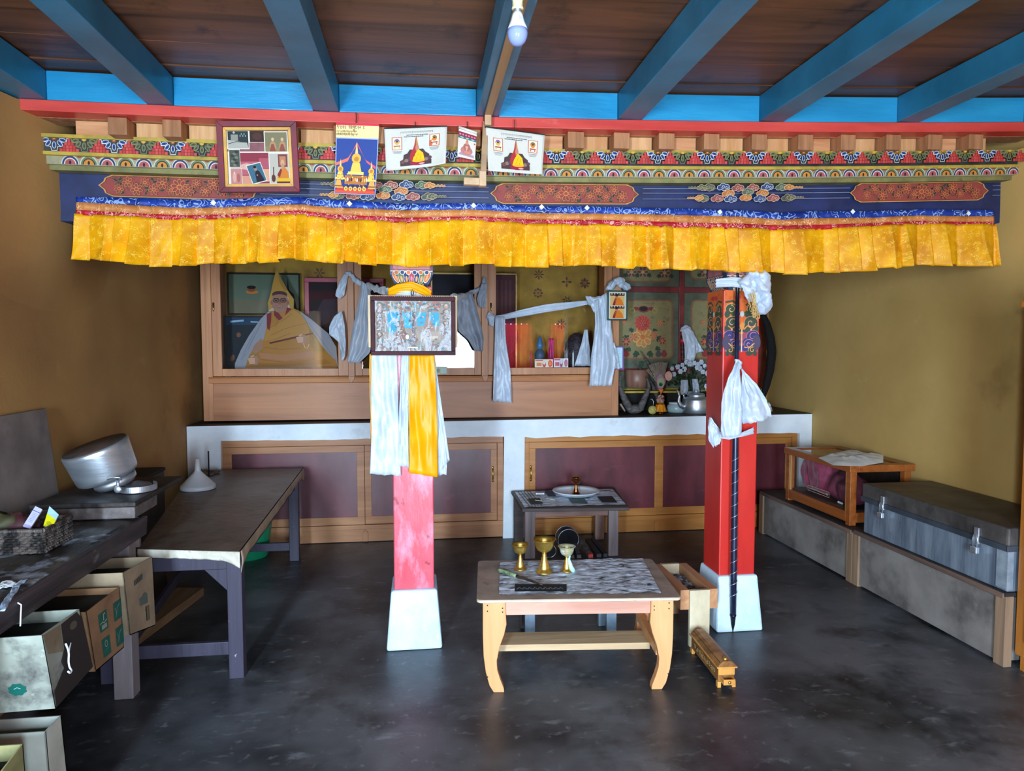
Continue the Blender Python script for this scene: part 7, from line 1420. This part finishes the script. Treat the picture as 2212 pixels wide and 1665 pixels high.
MB().tube([px_(1340, 872, Yh-.05), px_(1350, 888, Yh-.05)], [.009, .007], 8).build('bone_splinter', mat('tan_bone', '#a08a74', '#846e5a', .6), hn, smooth=True)
h2 = thing('horn_pair', 'pair of long slender dark horns leaning back behind the grass fan', 'horns', tuple(px_(1420, 850, 5.68)))
rings([px_(1424, 866, 5.66), px_(1412, 838, 5.66), px_(1400, 818, 5.66), px_(1386, 800, 5.66), px_(1372, 784, 5.66)], [.024, .018, .013, .008, .002]).build('horn', M_HORN, h2, smooth=True)
rings([px_(1428, 866, 5.68), px_(1416, 820, 5.68), px_(1404, 792, 5.68), px_(1394, 774, 5.68), px_(1383, 757, 5.68)], [.024, .020, .018, .010, .002]).build('horn', M_HORN, h2, smooth=True)
MB().sphere((px_(1426, 870, 5.67).x, 5.68, ZA+.045), .045, 14, sz=1.0).build('skull', M_HORN, h2, smooth=True)
# ritual vase with grass fan
Yv = 5.47; b = px_(1426, 892, Yv); bx_c = b.x; za = ZA
rv_ = thing('ritual_vase', 'small vase in an orange skirt topped by a fan of stiff grass', 'vase', (bx_c, Yv, za)); T = Matrix.Translation((bx_c, Yv, za))
MB().lathe([(.024, 0), (.026, .004), (.012, .016), (.016, .03), (.032, .06), (.034, .085), (.020, .10), (.030, .115), (.034, .125), (.012, .14), (.012, .165), (.02, .18)], T, 26).build('vase_body', M_BRASSD, rv_, smooth=True)
m = MB(); m.grid(60, 10, lambda u, v: T @ Vector(((.028+.022*v+.005*math.sin(u*2*math.pi*12)*v)*math.cos(u*2*math.pi), (.028+.022*v+.005*math.sin(u*2*math.pi*12)*v)*math.sin(u*2*math.pi), .095-.075*v))); m.build('orange_skirt', mat('orange_satin', '#f09a10', '#d07c08', .4, size=20), rv_, smooth=True, solid=.001)
MB().lathe([(.026, .095), (.036, .112), (.030, .130), (.036, .14), (.022, .155)], T, 22, cap=False).build('knotted_wrap', mat('maroon_cream_wrap', '#7c3440', '#b8a490', .6, size=34, lo=.48, hi=.54), rv_, smooth=True)
apx = px_(1428, 838, Yv); fn_ = lambda x, y, Y=Yv: PY(x, y, Y)
m = MB(); rr = random.Random(2)
for i in range(58):
    t = i/57
    if .60 < t < .645: continue
    tx = 1396+46*t; ty = 790-9*math.sin(min(1, t*1.2)*2.2)+3*(1-t); a = PY(1419+13*t, 826, Yv-.004+.008*(i % 2)); e = PY(tx+rr.uniform(-.6, .6), ty+rr.uniform(-1, 1)+(6 if t < .12 else 0), Yv-.006+.014*(i % 3)); m.tube([a, e], [.0012, .0019], 4)
m.build('grass_fan', mat('dry_grass', '#a89884', '#7c6c5c', .8, size=50), rv_)
c = PY(1427, 822, Yv-.016); A = Art(lambda u, v, h: Vector((c.x+u, Yv-.020-h*2-.0*v, c.z+v)))
m = MB(); k = (PY(1437, 822, Yv).x-PY(1427, 822, Yv).x)
m.prism([(c.x+u*k, c.z+v*k) for u, v in ((-1.0, 0), (-.9, .9), (-.3, 1.6), (.2, 1.5), (.7, .7), (1.1, .4), (1.1, -.4), (.5, -1.6), (0, -1.9), (-.5, -1.6))], Yv-.018, Yv-.014); m.build('felt_patch', mat('pink_grey_felt', '#a8607c', '#8a4c60', .8), rv_)
A.poly([(u*k*.88, v*k*.88) for u, v in ((-1.0, 0), (-.85, .9), (-.3, 1.5), (.2, 1.4), (.6, .7), (.95, .3), (1, -.4), (.5, -1.6), (0, -1.9), (-.5, -1.6))], '#8c8088'); A.ell(0, -.4*k, .75*k, 1.0*k, '#9ca078', 16); A.ell(0, -.8*k, .42*k, .42*k, '#0c4c44', 14); A.ell(.1*k, -.6*k, .15*k, .12*k, '#3c8c7c', 8); A.build('peacock_eye', PRINT, rv_)
MB().prism([(c.x-.5*k, c.z-1.8*k), (c.x+.6*k, c.z-1.8*k), (c.x+.15*k, c.z-2.7*k)], Yv-.022, Yv-.016).build('orange_tie', mat('orange_tie_cloth', '#e88020', '#c8640c', .6), rv_)
d = PY(1444, 812, Yv+.03); MB().lathe([(.030, 0), (.032, .003), (.030, .006)], Matrix.Translation((d.x, Yv+.03, d.z)) @ Matrix.Rotation(R(90), 4, 'X') @ Matrix.Scale(1.25, 4, (0, 1, 0)), 26).build('pink_disc', mat('pale_pink_disc', '#e0b4a4', '#c89484', .7, size=40), rv_)
d = PY(1409, 877, Yv-.04); dm = thing('gold_medallion', 'round pale gold medallion leaning beside the orange skirted vase', 'medallion', (d.x, Yv-.04, ZA)); r0 = .0365
MB().lathe([(r0*.96, 0), (r0, .003), (r0*.9, .007), (r0*.3, .008), (.001, .009)], Matrix.Translation((d.x, Yv-.045, ZA+r0)) @ Matrix.Rotation(R(84), 4, 'X'), 32).build('disc', mat('embossed_gold', '#dcd47c', '#b4ac54', .4, .5, size=34, bump=1), dm, smooth=True)
MB().tube([Vector((d.x+.006, Yv-.045, ZA+2*r0-.004)), Vector((d.x+.010, Yv-.04, ZA+2*r0+.03)), Vector((d.x+.002, Yv-.036, ZA+2*r0+.05)), Vector((d.x-.016, Yv-.036, ZA+2*r0+.05))], .0022, 6).build('wire_hook', M_STEEL, dm, smooth=True)
# white bowl and kettle
bw = px_(1458, 878, 5.60); T = Matrix.Translation((bw.x+.006, 5.58, ZA))
bo = thing('white_bowl', 'pale lidded enamel bowl left of the kettle spout', 'bowl', (bw.x+.006, 5.58, ZA))
MB().lathe([(.068, 0), (.078, .012), (.082, .042), (.074, .06), (.060, .074), (.001, .078)], T, 40).build('bowl_body', mat('pale_enamel', '#c4dcdc', '#a8c4c8', .25, size=4), bo, smooth=True); MB().lathe([(.064, .074), (.066, .080), (.058, .086), (.001, .088)], T, 36).build('lid', M_WHITE, bo, smooth=True)
kc = px_(1503, 893, 5.48); KX, KY = kc.x, 5.48; T = Matrix.Translation((KX, KY, ZA))
kt = thing('kettle', 'big aluminium kettle with a curved spout on the counter', 'kettle', (KX, KY, ZA))
MB().lathe([(.100, 0), (.108, .008), (.112, .05), (.110, .110), (.106, .122), (.10, .128), (.085, .134), (.066, .137)], T, 52).build('body', M_STEEL, kt, smooth=True)
MB().lathe([(.070, .137), (.072, .142), (.071, .155), (.066, .162), (.050, .168), (.02, .172), (.001, .173)], T, 44).build('lid', M_STEEL, kt, smooth=True); MB().sphere((KX, KY, ZA+.182), .010, 14).build('lid_knob', M_PLAST, kt, smooth=True)
MB().tube(resample([Vector((KX-.100, KY, ZA+.055)), Vector((KX-.135, KY-.01, ZA+.066)), Vector((KX-.155, KY-.015, ZA+.10)), Vector((KX-.150, KY-.018, ZA+.145)), Vector((KX-.165, KY-.02, ZA+.185)), Vector((KX-.178, KY-.02, ZA+.19))], 20), [.026-.016*min(1, i/13) for i in range(21)], 14).build('spout', M_STEEL, kt, smooth=True)
flatband_ = MB(); flatband_.tube([Vector((KX-.10, KY, ZA+.118)), Vector((KX-.108, KY, ZA+.15)), Vector((KX-.10, KY, ZA+.165))], [.008, .007, .006], 8); flatband_.tube([Vector((KX+.10, KY, ZA+.118)), Vector((KX+.108, KY, ZA+.15)), Vector((KX+.10, KY, ZA+.165))], [.008, .007, .006], 8); flatband_.build('handle_bracket', M_STEEL, kt, smooth=True)
# flowers in a vase behind the kettle
fc = px_(1496, 850, 5.64); fv = thing('flower_vase', 'pale vase of artificial white flowers with dark leaves behind the kettle', 'flowers', (fc.x, 5.64, ZA))
MB().lathe([(.035, 0), (.045, .01), (.05, .07), (.038, .13), (.046, .17), (.040, .172), (.03, .13), (.001, .12)], Matrix.Translation((fc.x, 5.64, ZA)), 28, cap=False).build('vase', mat('pale_porcelain', '#c0d4e4', '#a4b8cc', .3, size=14, spots=[('#5c7ca4', 22, .64, .7, ONE)]), fv, smooth=True)
M_LEAF = mat('dark_leaves', '#34452a', '#1c2a18', .5, size=20, spots=[('#6c7c3c', 14, .64, .8, ONE)]); M_PET = mat('white_petals', '#dfe4ee', '#b8c2d4', .6, size=20, trans=.15)
rr = random.Random(9); m = MB(); st_ = MB()
base = Vector((fc.x, 5.64, ZA+.16))
for i in range(92):
    p = PY(rr.gauss(1492, 23), rr.uniform(790, 850), 5.65+rr.uniform(-.05, .04)); d = (p-base).normalized()+Vector((rr.uniform(-.5, .5), rr.uniform(-.6, .2), rr.uniform(-.7, .3))); d.normalize(); s_ = d.cross(Vector((rr.uniform(-1, 1), -1, rr.uniform(-1, 1)))).normalized(); l = rr.uniform(.035, .06); w_ = l*.28; n = d.cross(s_)*.006
    m.add([p, p+d*l*.35+s_*w_+n, p+d*l*.75+s_*w_*.7+n, p+d*l, p+d*l*.75-s_*w_*.7+n, p+d*l*.35-s_*w_+n, p+d*l*.4-n*.4], [(0, 1, 6), (1, 2, 6), (2, 3, 6), (3, 4, 6), (4, 5, 6), (5, 0, 6)])
    if i % 4 == 0: st_.tube([base+Vector((rr.uniform(-.01, .01), 0, 0)), base.lerp(p, .6)+Vector((0, 0, .02)), p], .0018, 4)
lv = m.build('leaves', M_LEAF, fv); lv['kind'] = 'stuff'; st_.build('stems', M_LEAF, fv)
for x, y in ((1474, 788), (1483, 782), (1478, 797), (1470, 802), (1490, 786), (1500, 784), (1508, 787), (1515, 782), (1512, 796), (1518, 803), (1506, 794), (1522, 790), (1528, 806), (1456, 808), (1452, 796), (1464, 792), (1526, 834)):
    p = PY(x, y, 5.60+rr.uniform(-.06, .02)); m = MB(); k = rr.uniform(.014, .020)
    for j in range(6): a = R(60*j+rr.uniform(-8, 8)); m.sphere((p.x+k*.7*math.cos(a), p.y-.003*(j % 2), p.z+k*.7*math.sin(a)), k*.62, 8, sy=.45)
    m.sphere((p.x, p.y-.006, p.z), k*.5, 8); m.build('blossom', M_PET, fv, smooth=True)
# patterned scarf tails under the flowers and a small brass cone
scarf('offering_scarf', 'patterned pale scarf draped down the front of the flower vase', [drape([(1470, 820), (1469, 835), (1469, 852)], [(1485, 820), (1486, 836), (1484, 852)], 5.58, 1, .006, 51, nv=10, nu=10), drape([(1494, 818), (1495, 832), (1496, 850)], [(1506, 818), (1508, 832), (1511, 850)], 5.58, 1, .006, 52, nv=10, nu=10)], M_CLOTHG, GK)
# striped staff with red knot and scarf
sf = thing('striped_staff', 'red and black striped ritual staff with a red knot standing behind the flowers', 'staff', tuple(px_(1475, 850, 5.70)))
P = [PY(1478, 850, 5.70), PY(1476, 800, 5.70), PY(1474, 760, 5.70), PY(1474, 725, 5.70)]; MB().tube(resample(P, 20), .014, 12).build('pole', mat('striped_cloth', '#7c1a1c', '#16141c', .6, size=12, scale=(.5, .5, 4), lo=.47, hi=.53), sf, smooth=True)
p = PY(1476, 736, 5.67); m = MB(); m.sphere(p, .024, 14, sx=1.3, sz=.9); m.sphere(p+Vector((.018, -.01, .012)), .014, 10); m.build('red_knot', mat('red_knot_cloth', '#d0283c', '#a41c2c', .5), sf, smooth=True)
scarf('offering_scarf', 'white scarf hooded over the striped staff behind the flowers', [drape([(1470, 712), (1470, 722), (1476, 745), (1477, 770), (1476, 786)], [(1484, 706), (1496, 716), (1502, 736), (1502, 760), (1494, 792)], 5.66, 2, .014, 53, nu=18, nv=24), drape([(1488, 712), (1492, 735), (1494, 765)], [(1494, 714), (1506, 738), (1519, 759)], 5.66, 2, .010, 54, nv=18, nu=14), rope([(1472, 716), (1474, 708), (1482, 706), (1490, 710), (1494, 718)], 5.66, .014)], M_CLOTHW, GK)
# black curved tail standing at the right end of the counter
P = [PY(1648, 678, 5.5), PY(1657, 700, 5.5), PY(1664, 730, 5.5), PY(1667, 760, 5.5), PY(1663, 800, 5.5), PY(1655, 835, 5.5), PY(1644, 868, 5.5), PY(1640, 884, 5.5)]
m = MB(); m.tube(resample(P, 40), [.010+.030*math.sin(math.pi*min(1, (i+3)/46)**.8) for i in range(41)], 16, .7)
Q_ = resample(P, 12); rr = random.Random(5)
for i in range(60):
    o = Vector((rr.uniform(-.03, .03), rr.uniform(-.02, .02), 0)); m.tube([p+o*math.sin(math.pi*min(1, (k+2)/14)) for k, p in enumerate(Q_)], .0016, 3)
tl = thing('black_yak_tail', 'long curved black hairy tail standing against the right wall of the alcove', 'tail', tuple(P[-1])); m.build('hair', mat('black_hair', '#0a090c', '#050406', .8, size=30, bump=.6), tl, smooth=True)
p = PY(1660, 866, 5.48); m = MB(); m.sphere((p.x, 5.48, ZA+.03), .032, 16, sx=1.0, sz=1.2); m.warp(lambda v: v+Vector((N_(v*45), N_(v*45+Vector((5, 0, 0))), N_(v*45+Vector((0, 7, 0)))))*.028); tag(rebase(m.build('crumpled_rag', M_WHITE, smooth=True), (p.x, 5.48, ZA)), 'small crumpled white rag at the foot of the black tail', 'rag')
